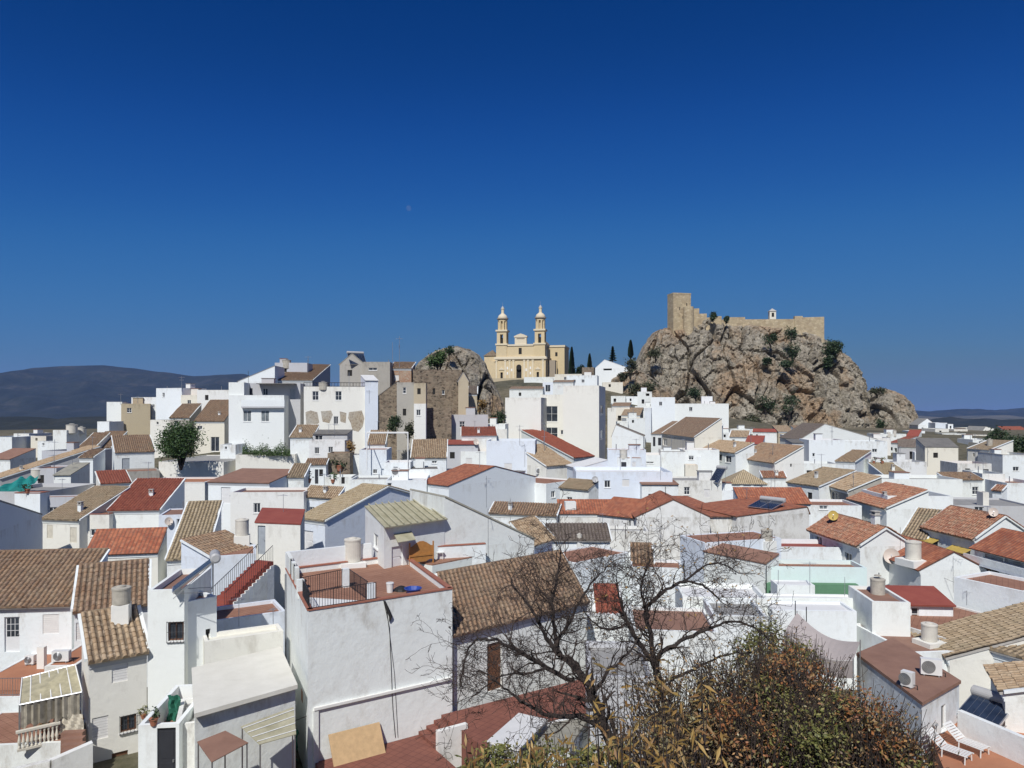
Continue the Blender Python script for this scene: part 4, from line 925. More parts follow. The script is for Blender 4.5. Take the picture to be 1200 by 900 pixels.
house('dark tiled lower roof over the yellowed roof house',(247,655),(297,636),Y=54,YB=58,d=3,tile='brown',wall='bluewhite',pitch=.35)
block('white plaster walled house with red outdoor stairs',250,300,652,53,4,20,wall='bluewhite',par=.2)
# left foreground
house('house with big brown barrel tiled roof and glazed white door at lower left',(-70,713),(84,706),('R',97,650),Y=44,YB=44.8,tile='brown',wall='white',wins=[('F',5,723,23,764,'glassdoor'),('F',50,720,69,743,'shutw')],d=5,rise=2.3,cornice='grey',over=.3)
house('brown tiled house behind the round concrete chimney tank at left',(87,717),(173,711),('L',100,677),Y=43,YB=44.7,tile='brown',wall='white',wins=[('F',89,729,106,750,'shutw')],cornice='grey',d=3.6,rise=1.9,over=.3)
house('narrow house with tan barrel tiles and square blind window',(104,776),(172,764),('L',100,737),Y=35,YB=36.5,tile='tan',wall='pale',wins=[('F',131,777,150,799,'shutw'),('F',108,840,127,866,'garage'),('F',141,838,160,857,'grille'),('F',131,881,150,905,'door')],cornice='grey',d=3,rise=1.5,over=.3)
block('bright white house with barred window and curved parapet',173,216,692,36.5,5,8,wall='bright',par=.3,floor='redbrown',wins=[('F',197,729,215,751,'grille')])
house('white sloping wing wall right of the barred window',(216,706),(254,727),Y=37.2,YB=38.5,d=4,roof='flat',wall='bright',par=.2,wins=[('F',241,737,247,760,'dark')])
block('bluish garden wall house behind the flat cream roof',247,335,728,40,3,30,wall='bluewhite',par=.2)
block('cream parapet with red rail over the flat cream roof',240,332,752,37,1.5,28,wall='pale',par=.2,floor='cream')
house('low house with flat cream painted roof slab in the left foreground',(229,838),(346,807),('L',226,790,34.6),Y=29.6,YB=32.6,rise=-.05,tile='cream',wall='white',cornice=False,over=.35,thick=.18)
block('dark doored white garage house at the bottom left',162,210,850,30.5,4.5,6,wall='bright',floor='terracotta',par=.9,wins=[('F',184,853,206,930,'darkdoor')])
block('white lower house with orange terrace floor at the lower left edge',-60,50,818,37.7,6.9,2,wall='white',floor='orange',par=.03,key='orange')
block('white balcony house under the dusty patio canopy at lower left',-60,73,876,33.3,4.0,6,wall='white',floor='terracotta',par=.03,key='balc')
block('orange rendered step wall holding the air conditioner at lower left',52,88,781,38.3,4,4,wall='pale',floor='orange',par=.03,key='acstep')
walls_between('weathered low alley wall with rounded top at the bottom left corner',[(P(-30,925,30.5).x,30.5,P(0,912,30.5).z),(P(60,888,31).x,31,P(0,890,31).z),(P(108,868,32).x,32,P(0,869,32).z)],-15,-18,th=.3,wall='dirty')
# ------------------------------------------------------------------ the big white terrace house in the foreground
H_M=house('big white foreground house with terracotta roof terrace',(361,716),(530,689),('L',335,666,41.6),Y=33,YB=37,roof='flat',wall='white',floor='terracotta',par=.30,coping=m_redtrim,base=-18.0,key='M')
root=H_M['root']; a,b,u,v=H_M['a'],H_M['b'],H_M['u'],H_M['v']; zf=H_M['zf']; c,e=H_M['c'],H_M['e']; nn=Vector((u.y,-u.x,0))
# terrace wing behind, reaching the gabled wall
tw=MB(); q=[c-u*5.2+v*.02,c+u*.0+v*.02,c+u*1.2-v*2.2,c+u*5.5-v*1.2,c+u*6.2+v*3.4,c-u*5.2+v*5.0]
tw.hexa([Vector((p.x,p.y,-16)) for p in q],[Vector((p.x,p.y,zf-.08)) for p in q]); tw.build('terrace_wall',W['white'],root)
tw=MB(); tw.hexa([Vector((p.x,p.y,zf-.079)) for p in q],[Vector((p.x,p.y,zf-.006)) for p in q]); tw.build('terrace_floor',R['terracotta'],root)
pw=MB(); e0=Vector((e.x,e.y,zf)); 
pw.obox(e0+u*.0+v*.0,u*5.2,v*.22,UP*1.25); pw.build('parapet',W['white'],root)
for s0,s1 in((.0,1.7),(2.6,3.2),(4.0,4.5)):
    pw=MB(); pw.obox(e0-v*s0+u*.01,-v*(s1-s0),u*.2,UP*1.25); pw.build('parapet',W['white'],root)
for s0,s1 in((1.72,2.58),(3.22,3.98)):
    pw=MB(); pw.obox(e0-v*s0+u*.06,-v*(s1-s0),u*.06,UP*1.2); pw.build('shutter',m_darkdoor,root)
z1=zf+.005
def fl(px,py): return PZ(px,py,zf)
r1,r2,r3=fl(353,699),fl(408,687),fl(431,704)
railing(root,r1,r2,.95); railing(root,r2,r3,.95)
railing(root,a+u*.15+v*.09,a+u*3.3+v*.09,.85); railing(root,a+u*.09+v*.2,a+u*.09+v*2.6,.85)
for px,py,h_ in((352,701,.95),(405,688,1.0),(435,706,.95)):
    m=MB(); m.box(fl(px,py),.32,.26,h_,.6); m.build('pier',W['white'],root)
m=MB(); q=[r1+nn*.15,r3+nn*.15,a+u*3.2+v*.5,a+u*.5+v*.5]; q=[Vector((p.x,p.y,zf+.004)) for p in (a+u*.4+v*.4,a+u*3.2+v*.4,r3+nn*.1,r1+nn*.1)]; m.face(q); m.build('light_well',R['white'],root)
# ledge, cables and small marks on the front wall
m=MB(); zl=-13.75
m.obox(a+u*.25+nn*.14+UP*(zl-a.z-.05),u*(H_M['w']-.4),-nn*.138,UP*.12); m.build('ledge',W['pale'],root)
m=MB(); m.obox(a+u*.22+nn*.10+UP*(-17.9-a.z),u*.24,-nn*.098,UP*4.1); m.build('corner_pilaster',W['white'],root)
def onwall(px,py,off=.03):
    k=(px-CX)/F; t=(k*a.y-a.x)/(u.x-k*u.y); p=a+u*t; return Vector((p.x,p.y,(HR-py)/F*p.y))+nn*off
m=MB(); m.tube([onwall(449,703),onwall(452,716),onwall(456,735),onwall(458,780),onwall(460,830),onwall(463,864)],.014,5); m.build('cable',m_cable,root)
m=MB(); m.tube([onwall(450,706),onwall(453,716),onwall(462,790),onwall(466,864)],.010,5); m.build('cable',m_cable,root)
m=MB(); m.tube([onwall(450,704,.06),onwall(453,712,.08),onwall(457,722,.1),onwall(456,728,.07)],[.05,.08,.09,.03],6); m.build('cable_bundle',m_cable,root)
m=MB(); m.obox(e0-v*7.0-u*.012+UP*(-4.6),-v*.5,u*.02,UP*.55); m.build('tile_panel',m_terra,root)
H_M2=house('white terrace hut with mossy corrugated lean-to roof',(450,617),(521,603),('L',428,594,47.4),Y=43,YB=46.2,tile='corr',wall='bright',base=zf-.3,over=.45,cornice=False,key='M2',thick=.06,
  wins=[('L',438,626,443,642,'glass'),('F',459,640,472,666,'whitedoor')])
mr=H_M2['root']
m=MB(); a2,u2,v2=H_M2['a'],H_M2['u'],H_M2['v']
for k in range(9):       # corrugation ribs of the lean-to sheet
    p=a2+u2*(H_M2['w']*(k+.5)/9)-v2*.45+UP*.12; m.tube([p,p+v2*(H_M2['d']+.4)+UP*(H_M2['rise']*1.1)],.05,5)
m.build('roof_ribs',R['corr'],mr)
m=MB(); p=a2+u2*.7+UP*(-.55); m.hexa([p-v2*.02,p+u2*1.3-v2*.02,p+u2*1.3-v2*.9-UP*.35,p-v2*.9-UP*.35][::-1],[q+UP*.03 for q in (p-v2*.02,p+u2*1.3-v2*.02,p+u2*1.3-v2*.9-UP*.35,p-v2*.9-UP*.35)][::-1]); m.build('door_awning',R['corr'],mr)
house('white house whose tall wall slopes down right behind the terrace',(521,583),(626,637),Y=46.25,yaw=34,d=5,roof='sheds',rise=-3.4,tile='corrgrey',wall='white',base=-13,cornice=False,over=.05,wins=[('F',528,615,535,660,'greydoor'),('F',548,620,556,652,'whitedoor')])
house('white house with large brown tiled roof behind the bare tree',(529,746),(688,704),('L',512,675,43.0),Y=37.6,YB=44.3,tile='brown',wall='white',base=-17,key='M4',over=.3,cornice='grey',wins=[('F',571,753,588,809,'door')])
walls=[fl(486,672),fl(486,672)]
walls_between('low white parapet with terracotta coping between terrace and brown roof',[(c.x+.3,c.y-.2),(c.x+u.x*5.2-v.x*1.6,c.y+u.y*5.2-v.y*1.6)],zf+.75,-13,coping=m_redtrim)
# small tiled house beyond the terrace wall
house('white cottage with bright tan tile strip left of the dark grey roof',(620,640),(647,632),Y=52,YB=55,d=1.6,tile='tan',wall='bluewhite',pitch=.5,rise=1.4)
# red tiled patio with steps in front of the big house
pt=thing('patio',a+nn*2-UP*7,'red tiled patio with short steps below the big white house','patio')
zl1=-16.2; w_=H_M['w']
def slab(x0,x1,y0,y1,z,name,mat):
    m=MB(); o=Vector((a.x,a.y,0)); q=[o+u*x0+nn*y1,o+u*x1+nn*y1,o+u*x1+nn*y0,o+u*x0+nn*y0]
    m.hexa([p+UP*-19 for p in q],[p+UP*z for p in q]); return m.build(name,mat,pt)
slab(.3,w_-1.9,.02,7,zl1,'floor',R['oxide'])
for k in range(4): slab(w_-1.9+k*.42,w_-1.48+k*.42 if k<3 else w_+9,.02,1.9 if k<3 else 4.2,zl1+.175*(k+1),'step',R['oxide'])
slab(w_-1.9,w_-.3,1.92,2.15,zl1+.95,'side_wall',W['dirty'])
slab(w_-.28,w_+5,4.22,4.45,zl1+1.0,'side_wall',W['dirty'])
slab(.3,2.6,5.0,5.25,zl1+.9,'side_wall',W['dirty'])
m=MB(); o=Vector((a.x,a.y,zl1))+u*.9+nn*.9; m.hexa([o,o+u*2.5,o+u*2.5-nn*.06,o-nn*.06],[p-nn*.75+UP*1.15 for p in (o,o+u*2.5,o+u*2.5-nn*.06,o-nn*.06)])
o_=m.build('plywood_board',m_ply,origin=o); tag(o_,'plywood board leaning against the big white house wall on the patio','board')
house('low shed with smooth white slab roof beside the patio',(573,871),(608,882),('R',641,846,34.2),Y=31.2,YB=30.5,tile='white',wall='grey',cornice=False,over=.1,base=-18)
house('low shed with grey sheet roof right of the white slab roof',(622,884),(668,878),('R',690,843,35),Y=30.2,YB=30.8,tile='corrgrey',wall='white',cornice=False,over=.1,base=-18)
block('white yard house with terrace edge behind the bare tree',632,748,724,46.5,5,8,wall='white',floor='white',par=.15,wins=[('F',662,778,668,790,'dark')])
house('small house with dark red roof scrap behind the bare tree',(699,722),(729,722),Y=48.2,yaw=-3,d=3,tile='red',wall='white',pitch=.4)
block('plain white yard block behind the twigs in the centre foreground',742,842,738,41,5,-6,wall='white',floor='redbrown',par=.2)
block('low grey blue yard block between bare tree and shrubs',690,765,792,33,5,-4,wall='grey',floor='grey',par=.3)
block('low white alley house left of the garage house at bottom',205,240,850,31,3,20,wall='dirty',floor='grey',par=.2)

# more small houses in the gaps of the far town
for lab,x0,x1,y,Y,d_,wl_c in [('small white cube house below the crag foot with two tiny tanks',1029,1062,508.5,206,8,'white'),('far white cube behind the dark red tin roof at right',1066,1084,505,246,7,'bright'),
 ('far pale cube left of the narrow belfry stump',1096,1112,502.5,255,8,'pale'),('far white cube below the narrow belfry stump',1104,1132,508,240,8,'white'),('far cream cube right of the belfry stump',1118,1134,503,262,8,'cream'),
 ('white cube under the crag left of the small red roof',856,884,503,214,7,'bright'),('tiny white cube at the crag foot above the tan roofs',842,862,507,200,7,'white'),('far white cube with flat roof at right edge below the skyline',1186,1214,517,215,8,'white'),
 ('white cube behind the round dark trees at right',1140,1164,515,205,8,'bright'),('pale cube between the wide gable and the red tiled roof',1012,1044,513,186,7,'pale'),
 ('grey white low house at the far left edge behind the tan roof',-14,14,512,178,8,'white'),('far left tiny white house in front of the scrub hill',16,34,508,190,7,'pale'),('far left tiny cream house in front of the scrub hill',36,54,511,182,7,'cream'),
 ('white cube left of the narrow gable house at far left',44,62,517,160,7,'white'),('low pale house behind the small ruined roof',176,200,492,152,6,'pale'),
 ('white cube between the ridge and the orange tree wall',258,276,521,120,5,'white'),('low white cube at the foot of the left boulder outcrop',560,592,497,140,6,'white'),('white cube left of the apartment block foot',574,594,503,136,5,'pale'),
 ('pale cube in the lane right of the apartment block',712,722,478,180,7,'pale'),('white cube deep in the lane right of the apartment block',718,736,494,184,6,'white'),('cream cube on the slope under the white sloping roofed house',706,730,448,262,7,'cream'),
 ('white low cube on the slope under the scrub bank',744,770,476,214,7,'bright'),('white cube above the sloping white gable',734,756,490,190,6,'white')]:
    block(lab,x0,x1,y,Y,d_,random.uniform(-16,4),wall=wl_c,floor='grey',par=.3,wins=[('F',x0+(x1-x0)*.3,y+2.2,x0+(x1-x0)*.3+2.6,y+5.5,'dark')] if (x1-x0)>14 else ())
# balcony of the ridge house and its awning
HBL=HOUSES['balcony']; a_,u_,v_=HBL['a'],HBL['u'],HBL['v']; nf_=Vector((u_.y,-u_.x,0)); w_b=HBL['w']
m=MB(); m.obox(a_+u_*(w_b*.24)+nf_*.7+UP*(-2.2),u_*(w_b*.78),-nf_*.697,UP*.25); m.build('balcony_slab',W['grey'],HBL['root'])
m=MB(); m.obox(a_+u_*(w_b*.24)+nf_*.7+UP*(-1.948),u_*(w_b*.78),-nf_*.12,UP*1.1); m.build('balcony_front',W['white'],HBL['root'])
m=MB(); m.obox(a_+u_*(w_b*.45)+v_*1.5+UP*2.0,u_*(w_b*.7),v_*2.4,UP*.12); m.build('canopy',R['darkgrey'],HBL['root'])
HCR=HOUSES['creamridge']
railing(HCR['root'],HCR['a']+HCR['v']*.09,HCR['b']+HCR['v']*.09,.7,.5,m_iron,.03)

m=MB(); p_=HOUSES['M4']; q=p_['a']+p_['u']*.12-p_['v']*.06
m.tube([q-UP*.1,q-UP*3.6],.045,8); m.build('drainpipe',m_steel,p_['root'])
for k_,(s_,dz) in {'M':(.18,.2)}.items():
    H_=HOUSES[k_]; q=H_['e']-H_['v']*.4-H_['u']*.06; m=MB(); m.tube([q-UP*dz,q-UP*7.5],.05,8); m.build('drainpipe',m_steel,H_['root'])
# ------------------------------------------------------------------ crag, castle, rocks, church
def M_rock():
    m,n,l,b=newmat('limestone_crag'); b.inputs['Roughness'].default_value=.95
    p=wpos(n,l); big=nz(n,l,p,.045,7,.65); mid=nz(n,l,p,.22,8,.72); fine=nz(n,l,p,1.1,6,.7)
    c=ramp(n,l,mid,[(.30,(.15,.13,.10)),(.43,(.35,.305,.24)),(.58,(.50,.45,.36)),(.75,(.62,.57,.48))])
    c=mix(n,l,ramp(n,l,big,[(.47,0.0),(.60,.75)]),c,(.46,.30,.17))
    c=mix(n,l,ramp(n,l,fine,[(.46,0.0),(.66,.8)]),c,(.10,.09,.065))
    v=n.new('ShaderNodeTexVoronoi'); v.feature='DISTANCE_TO_EDGE'; v.inputs['Scale'].default_value=.33
    w_=nz(n,l,p,.5,4); mx=mix(n,l,.35,p,w_); l.new(mx,v.inputs['Vector'])
    l.new(c,b.inputs['Base Color'])
    ad=n.new('ShaderNodeMath'); ad.operation='MULTIPLY_ADD'; l.new(mid,ad.inputs[0]); ad.inputs[1].default_value=2.0; l.new(fine,ad.inputs[2])
    bump(n,l,ad.outputs[0],b,1.0,1.1); return m
m_rock=M_rock()
def crest(prof,px):
    if px<=prof[0][0]: return prof[0][1]
    for (x0,y0),(x1,y1) in zip(prof,prof[1:]):
        if x0<=px<=x1: return y0+(y1-y0)*(px-x0)/(x1-x0)
    return prof[-1][1]
def crag(name,label,prof,Yf,Yt,plateau,zbase,nu,nv,amp,seed,cat='rock'):
    m=MB(); rows=[]; px0,px1=prof[0][0],prof[-1][0]; span=px1-px0
    cmid=(px0+px1)/2
    for i in range(nu+1):
        px=px0+span*i/nu; top=(HR-crest(prof,px))/F*Yt; X=(px-CX)/F*Yt
        edge=abs(px-cmid)/(span/2); row=[]
        bow=(1-edge**2.2)                        # plan is rounded: the ends stand farther back
        for j in range(nv+1):
            v=j/nv
            if v<.62:
                t=v/.62; z=zbase+(top-zbase)*(t**.85); y=Yt-(Yt-Yf)*bow*(1-t)**.8*1.0
            elif v<.78:
                t=(v-.62)/.16; z=top+.6*math.sin(t*3.1); y=Yt+plateau*bow*t
            else:
                t=(v-.78)/.22; z=top-(top-zbase)*t; y=Yt+plateau*bow+(Yt-Yf)*bow*t*.9
            q=Vector((X,y,z*.8))
            w=Vector((noise.noise(q*.06+Vector((seed,0,0))),noise.noise(q*.06+Vector((0,seed,5))),noise.noise(q*.06+Vector((3,0,seed)))))*5
            qs=Vector((q.x,q.y,q.z*.5)); v1=noise.voronoi((Vector((q.x,q.y*.6,q.z*.42))+w*1.3)*(1/12.0)+Vector((seed,seed,0))); v2=noise.voronoi((qs+w*.6)*(1/4.6)+Vector((0,seed,2))); d1=v1[0]; d2=v2[0]
            v3=noise.voronoi(q*(1/2.0)+Vector((1,seed,2))); d3=v3[0]
            hc=[noise.noise(Vector(pp)*7.3+Vector((11,3,5))) for pp in (v1[1][0],v2[1][0],v3[1][0])]
            k=amp*(1.45*hc[0]+.62*hc[1]+.34*hc[2])-amp*(1.5*max(0,1-(d1[1]-d1[0])/.08)+.45*max(0,1-(d2[1]-d2[0])/.09))
            k+=amp*.35*(noise.noise(Vector((q.x*.30+seed,q.y*.3,q.z*.07)))+.6*noise.noise(Vector((q.x*.8+seed,q.y*.8,q.z*.22))))
            k+=amp*.22*noise.fractal(q*.45+Vector((seed,7,1)),1.0,2.1,4)
            k+=amp*.55*noise.fractal(q*.09+Vector((seed,1,1)),1.0,2.1,4)
            calm=1.0 if v<.56 else max(.25,1-(v-.56)/.06*.75) if v<.62 else (.25 if v<.78 else .7)
            k*=calm*(.35+.65*min(1,(1-edge)*8+.2))
            dirn=Vector(((px-cmid)/span*.9,-1,.25)).normalized() if v<.7 else Vector((0,.4,.6))
            row.append(m.vert(Vector((X,y,z))+dirn*k))
        rows.append(row)
    for A,B in zip(rows,rows[1:]):
        for j in range(nv): m.f.append([A[j],B[j],B[j+1],A[j+1]]); m.m.append(0)
    o=m.build(name,m_rock); return tag(o,label,cat)
# weathered courses of the castle walls
YC=335.0
CP=[(716,486),(728,462),(738,440),(748,424),(758,404),(770,390),(781,384),(800,383),(815,376),(828,373),(843,376),(860,382),(880,380),(905,384),(935,386),(955,390),(966,397),(975,402),(986,410),(996,419),(1006,430),(1011,445),(1013,462),(1016,478),(1022,492),(1030,506)]
crag('castle_rock','tall limestone crag carrying the castle above the white houses',CP,292,YC,26,-16,300,150,3.4,3.0)
crag('boulder_rock','lower reddish rock outcrop at the right foot of the castle crag',[(1008,498),(1013,478),(1018,462),(1026,457),(1040,456),(1052,459),(1062,464),(1068,474),(1073,488),(1080,504)],318,338,10,-16,80,70,2.2,8.0)
crag('boulder_rock','grey boulder outcrop with antennas left of the church',[(468,460),(480,438),(490,424),(500,416),(512,410),(522,408),(534,406),(548,411),(560,418),(568,428),(574,442),(582,458),(590,474),(596,492)],160,178,14,-8,170,110,2.6,12.0)
crag('boulder_rock','scrubby earth bank of rocks below the left end of the castle crag',[(692,480),(704,462),(716,446),(730,436),(744,432),(760,440),(776,452),(790,466),(800,480)],262,282,14,-6,100,70,1.6,21.0)
# castle
class Fr:
    def __init__(s,px,py,Y,yaw):
        s.o=P(px,py,Y); t=math.radians(yaw); s.u=Vector((math.cos(t),math.sin(t),0)); s.n=Vector((-s.u.y,s.u.x,0))
    def __call__(s,x,y,z): return s.o+s.u*x+s.n*y+UP*z
    def box(s,m,x0,x1,y0,y1,z0,z1,k=0):
        b=[s(x0,y0,z0),s(x1,y0,z0),s(x1,y1,z0),s(x0,y1,z0)]; m.hexa(b,[q+UP*(z1-z0) for q in b],k)
def crenels(fr,m,x0,x1,y0,y1,z,h=.9,w=.9):
    n=max(2,int((x1-x0)/(w*2)))
    for k in range(n): fr.box(m,x0+(x1-x0)*(k+.15)/n,x0+(x1-x0)*(k+.75)/n,y0,y1,z+.002,z+h)
kp=Fr(789,386,333,13)
ct=thing('castle_keep',kp(5,5,-3),'square stone castle keep on the left end of the crag','castle','parts of the hilltop castle')
m=MB(); kp.box(m,0,8.8,0,6.2,-3,16.2); m.build('keep_wall',W['sand'],ct)
m=MB(); kp.box(m,-.08,8.88,-.08,.4,16.202,16.9); kp.box(m,-.08,.4,.41,6.28,16.202,16.9); kp.box(m,8.4,8.88,.41,6.28,16.202,16.9); kp.box(m,.41,8.39,5.8,6.28,16.202,16.9)
m.build('parapet',W['sand'],ct)
m=MB(); m.lathe(kp(6.6,-2.0,-5),[(2.6,0),(2.45,8),(2.35,15.2)],20); m.build('round_turret',W['sand'],ct)
for x,z in((3,9),(6.5,11),(4.6,5)):
    m=MB(); kp.box(m,x,x+.4,-.03,.2,z,z+1.3); m.build('arrow_slit',m_hole,ct)
w2=Fr(809,386,334,-6)
ct=thing('castle_wall',w2(5,1,-4),'stepped ruined castle wall descending from the keep','castle','parts of the hilltop castle')
m=MB(); w2.box(m,.6,4,0,2,-4,9.6); m.build('wall',W['sand'],ct)
m=MB(); w2.box(m,4.01,7.4,.05,2,-4,7.2); m.build('wall',W['sand'],ct)
m=MB(); w2.box(m,7.41,11.5,.1,2,-4,5.4); m.build('wall',W['sand'],ct)
m=MB(); w2.box(m,10.2,14,-.3,3,-4,5.9); m.build('wall',W['sand'],ct)
w3=Fr(846,386,336,-3)
ct=thing('castle_wall',w3(15,1,-4),'long low castle curtain wall along the top of the crag','castle','parts of the hilltop castle')
m=MB(); w3.box(m,0,36,0,1.2,-5,4.6); m.build('wall',W['sand'],ct)
m=MB(); w3.box(m,1,10.5,-.3,1.5,-4,5.6); m.build('parapet',W['sand'],ct)
m=MB(); w3.box(m,33,36.6,-.4,1.6,-4,5.9); m.build('parapet',W['sand'],ct)
w4=Fr(936,388,334,-12)
ct=thing('castle_wall',w4(5,2,-5),'right end bastion of the castle wall on the crag edge','castle','parts of the hilltop castle')
m=MB(); w4.box(m,0,11,0,7,-9,6.3); m.build('wall',W['sand'],ct)
bt=Fr(902,372,338,-4)
ct=thing('bell_turret',bt(1.5,1,-4),'small white bell turret with dark openings rising over the castle wall','turret','parts of the hilltop castle')
m=MB(); bt.box(m,0,2.9,0,2.6,-4,2.9); m.build('wall',W['cream'],ct)
m=MB(); bt.box(m,.9,2.0,-.05,.3,.3,2.2); m.build('opening',m_hole,ct)
m=MB(); q=[bt(-.3,-.3,2.9),bt(3.2,-.3,2.9),bt(3.2,2.9,2.9),bt(-.3,2.9,2.9)]; tp=bt(1.45,1.3,4.4)
for k in range(4): m.face([q[k],q[(k+1)%4],tp])
m.face(q[::-1]); m.build('roof',m_eave,ct)
# church
m_ch=M_wall('church_stone',(.64,.525,.335),amt=.5,dirt=(.36,.26,.15),cover=.52)
m_chl=M_wall('church_stone_pale',(.70,.62,.47),amt=.4,dirt=(.40,.30,.18))
m_chs=M_wall('church_band_and_shade',(.36,.31,.25),amt=.4)  # grey bands; also the side aisle's shade put into the stone colour
ch=Fr(580.5,442,305,-12)
cr=thing('church',ch(10.5,15,-2),'ochre stone church with two slender bell towers above the town','church')
def cpart(name,boxes,mat):
    for bx in boxes:
        m=MB(); ch.box(m,*bx); m.build(name,mat,cr)
m=MB()   # facade wall with portal and door openings
wall_panel(m,ch(0,0,0),ch.u,21.4,ch.o.z-3,ch.o.z+7.4,ch.o.z+7.4,[(9.0,11.2,ch.o.z-2.9,ch.o.z+4.3,1.2),(2.2,3.2,ch.o.z-2.9,ch.o.z+2.0,.8),(17.6,18.6,ch.o.z-2.9,ch.o.z+2.0,.8)])
ch.box(m,.02,21.38,1.3,34,-3,7.38); ch.box(m,.01,21.39,.0,.02,7.39,7.4)
for x0,x1 in((0,9),(11.2,21.4)): ch.box(m,x0+.01,x1-.01,.01,.02,7.30,7.39)
m.build('nave_wall',m_ch,cr)
for x0,x1,z1 in((9.0,11.2,4.3),(2.2,3.2,2),(17.6,18.6,2)):
    m=MB(); ch.box(m,x0-.0,x1,.9 if x0>8 and x0<12 else .6,1.28,-2.9,z1); m.build('door',m_hole,cr)
m=MB(); m.tube([ch(10.1,-.05,4.1),ch(10.1,.5,4.1)],1.12,16); m.build('portal_arch',m_hole,cr)
for x in(.5,4.3,6.2,7.8,12.4,14.0,16.0,20.3):
    m=MB(); ch.box(m,x-.35,x+.35,-.28,-.003,-3,6.7); ch.box(m,x-.48,x+.48,-.36,-.003,6.702,7.2); m.build('pilaster',m_chl,cr)
for x in(2.7,18.1):
    m=MB(); q=[ch(x-1.2,-.25,3.0),ch(x+1.2,-.25,3.0),ch(x,-.25,4.2)]; r=[p+ch.n*.247 for p in q]
    m.face(q); m.face(r[::-1])
    for k in range(3): m.face([q[k],r[k],r[(k+1)%3],q[(k+1)%3]])
    m.build('door_pediment',m_chl,cr)
for x,z in((5.2,3.2),(5.2,1.0),(7.0,2.4),(13.2,2.4),(15.0,3.2),(15.0,1.0)):
    m=MB(); ch.box(m,x-.3,x+.3,-.06,-.002,z,z+1.1); m.build('relief_panel',m_whitetrim,cr)
m=MB(); ch.box(m,-.5,21.9,-.6,.6,7.402,8.1); ch.box(m,-.3,21.7,-.4,.6,8.102,8.5); m.build('cornice',m_chl,cr)
m=MB(); ch.box(m,21.4,22.0,.61,33,7.402,8.3); m.build('side_cornice',m_chs,cr)
m=MB(); ch.box(m,4.6,16.8,.5,2.2,8.502,13.0); m.build('upper_facade',m_ch,cr)
m=MB(); ch.box(m,4.5,16.9,.2,2.4,13.002,13.7); m.build('cornice',m_chl,cr)
m=MB(); ch.box(m,9.9,11.2,.40,.498,9.6,12.2); m.build('niche',m_hole,cr)  # dark slab on the facade, the niche's shade put into its colour
m=MB(); ch.box(m,8.2,13.2,.6,2.0,13.702,16.6); m.build('pediment_block',m_chl,cr)
m=MB(); q=[ch(7.9,.4,16.602),ch(13.5,.4,16.602),ch(13.5,.4,17.1),ch(12.2,.4,17.7),ch(10.7,.4,18.2),ch(9.2,.4,17.7),ch(7.9,.4,17.1)]; r=[p+ch.n*1.8 for p in q]
m.face(q); m.face(r[::-1])
for k in range(7): m.face([q[k],r[k],r[(k+1)%7],q[(k+1)%7]])
m.build('pediment',m_chl,cr)
m=MB(); ch.box(m,9.0,12.4,.45,.598,16.0,16.5); m.build('shadow_moulding',m_chs,cr)
def arch_openings(m,c,hw,z0,z1,ang):
    pass
for tx in(2.6,18.8):
    m=MB(); ch.box(m,tx-2.3,tx+2.3,.1,4.7,8.502,13.4); m.build('tower_base',m_ch,cr)
    m=MB(); ch.box(m,tx-2.6,tx+2.6,-.2,5.0,13.402,14.1); m.build('cornice',m_chl,cr)
    # belfry: four corner piers leave an arched opening on each side
    m=MB()
    for sx in(-1,1):
        for sy in(-1,1):
            x0,x1=sorted((tx+sx*.65,tx+sx*2.05)); y0,y1=sorted((2.4+sy*.65,2.4+sy*2.05)); ch.box(m,x0,x1,y0,y1,14.102,18.0)
    ch.box(m,tx-2.05,tx+2.05,.35,4.45,18.002,19.2)
    m.build('belfry',m_ch,cr)
    m=MB(); ch.box(m,tx-2.5,tx+2.5,-.1,4.9,19.202,19.9); m.build('cornice',m_chl,cr)
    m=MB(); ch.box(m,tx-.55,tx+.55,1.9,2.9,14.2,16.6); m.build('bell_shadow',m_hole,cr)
    m=MB(); cc=ch(tx,2.4,19.902)
    for k in range(8):
        t=2*math.pi*(k+.5)/8+ -.21; d=Vector((math.cos(t),math.sin(t),0)); s=Vector((-d.y,d.x,0)); b=cc+d*1.75
        m.obox(b-s*.34-d*.3,s*.68,d*.55,UP*3.7)
    m.lathe(cc+UP*3.702,[(2.0,0),(2.0,.9)],16); m.lathe(cc,[(1.05,0),(1.05,3.7)],12)
    m.build('octagon_belfry',m_ch,cr)
    m=MB(); m.lathe(cc+UP*4.604,[(2.45,0),(2.45,.45)],16); m.build('cornice',m_chs,cr)
    m=MB(); m.lathe(cc+UP*5.056,[(2.0,0),(1.95,.6),(1.6,1.25),(1.0,1.7)],16); m.build('dome',m_chl,cr)
    m=MB(); m.lathe(cc+UP*6.757,[(.8,0),(.75,.3),(.62,.5),(.6,2.0),(.78,2.15),(.78,2.4)],10); m.build('lantern',m_chl,cr)
    m=MB(); m.lathe(cc+UP*9.158,[(.7,0),(.62,.4),(.3,.8),(.12,1.0)],10); m.lathe(cc+UP*10.16,[(.04,0),(.03,1.7)],5); m.build('cap',m_dishg,cr)
m=MB(); m.hexa([ch(4.9,4.8,8.4),ch(16.5,4.8,8.4),ch(16.5,32,8.4),ch(4.9,32,8.4)],[ch(9,4.8,12.8),ch(12.4,4.8,12.8),ch(12.4,32,12.8),ch(9,32,12.8)]); m.build('nave_roof',T['tan'],cr)
cpart('transept_wall',[(20.0,27.6,12,26,-2,13.2)],m_ch)
m=MB(); ch.box(m,19.7,27.9,11.7,26.3,13.202,14.0); m.build('cornice',m_chl,cr)
m=MB(); ch.box(m,23.6,24.6,11.93,11.998,9.3,11.0); m.build('window',m_hole,cr)
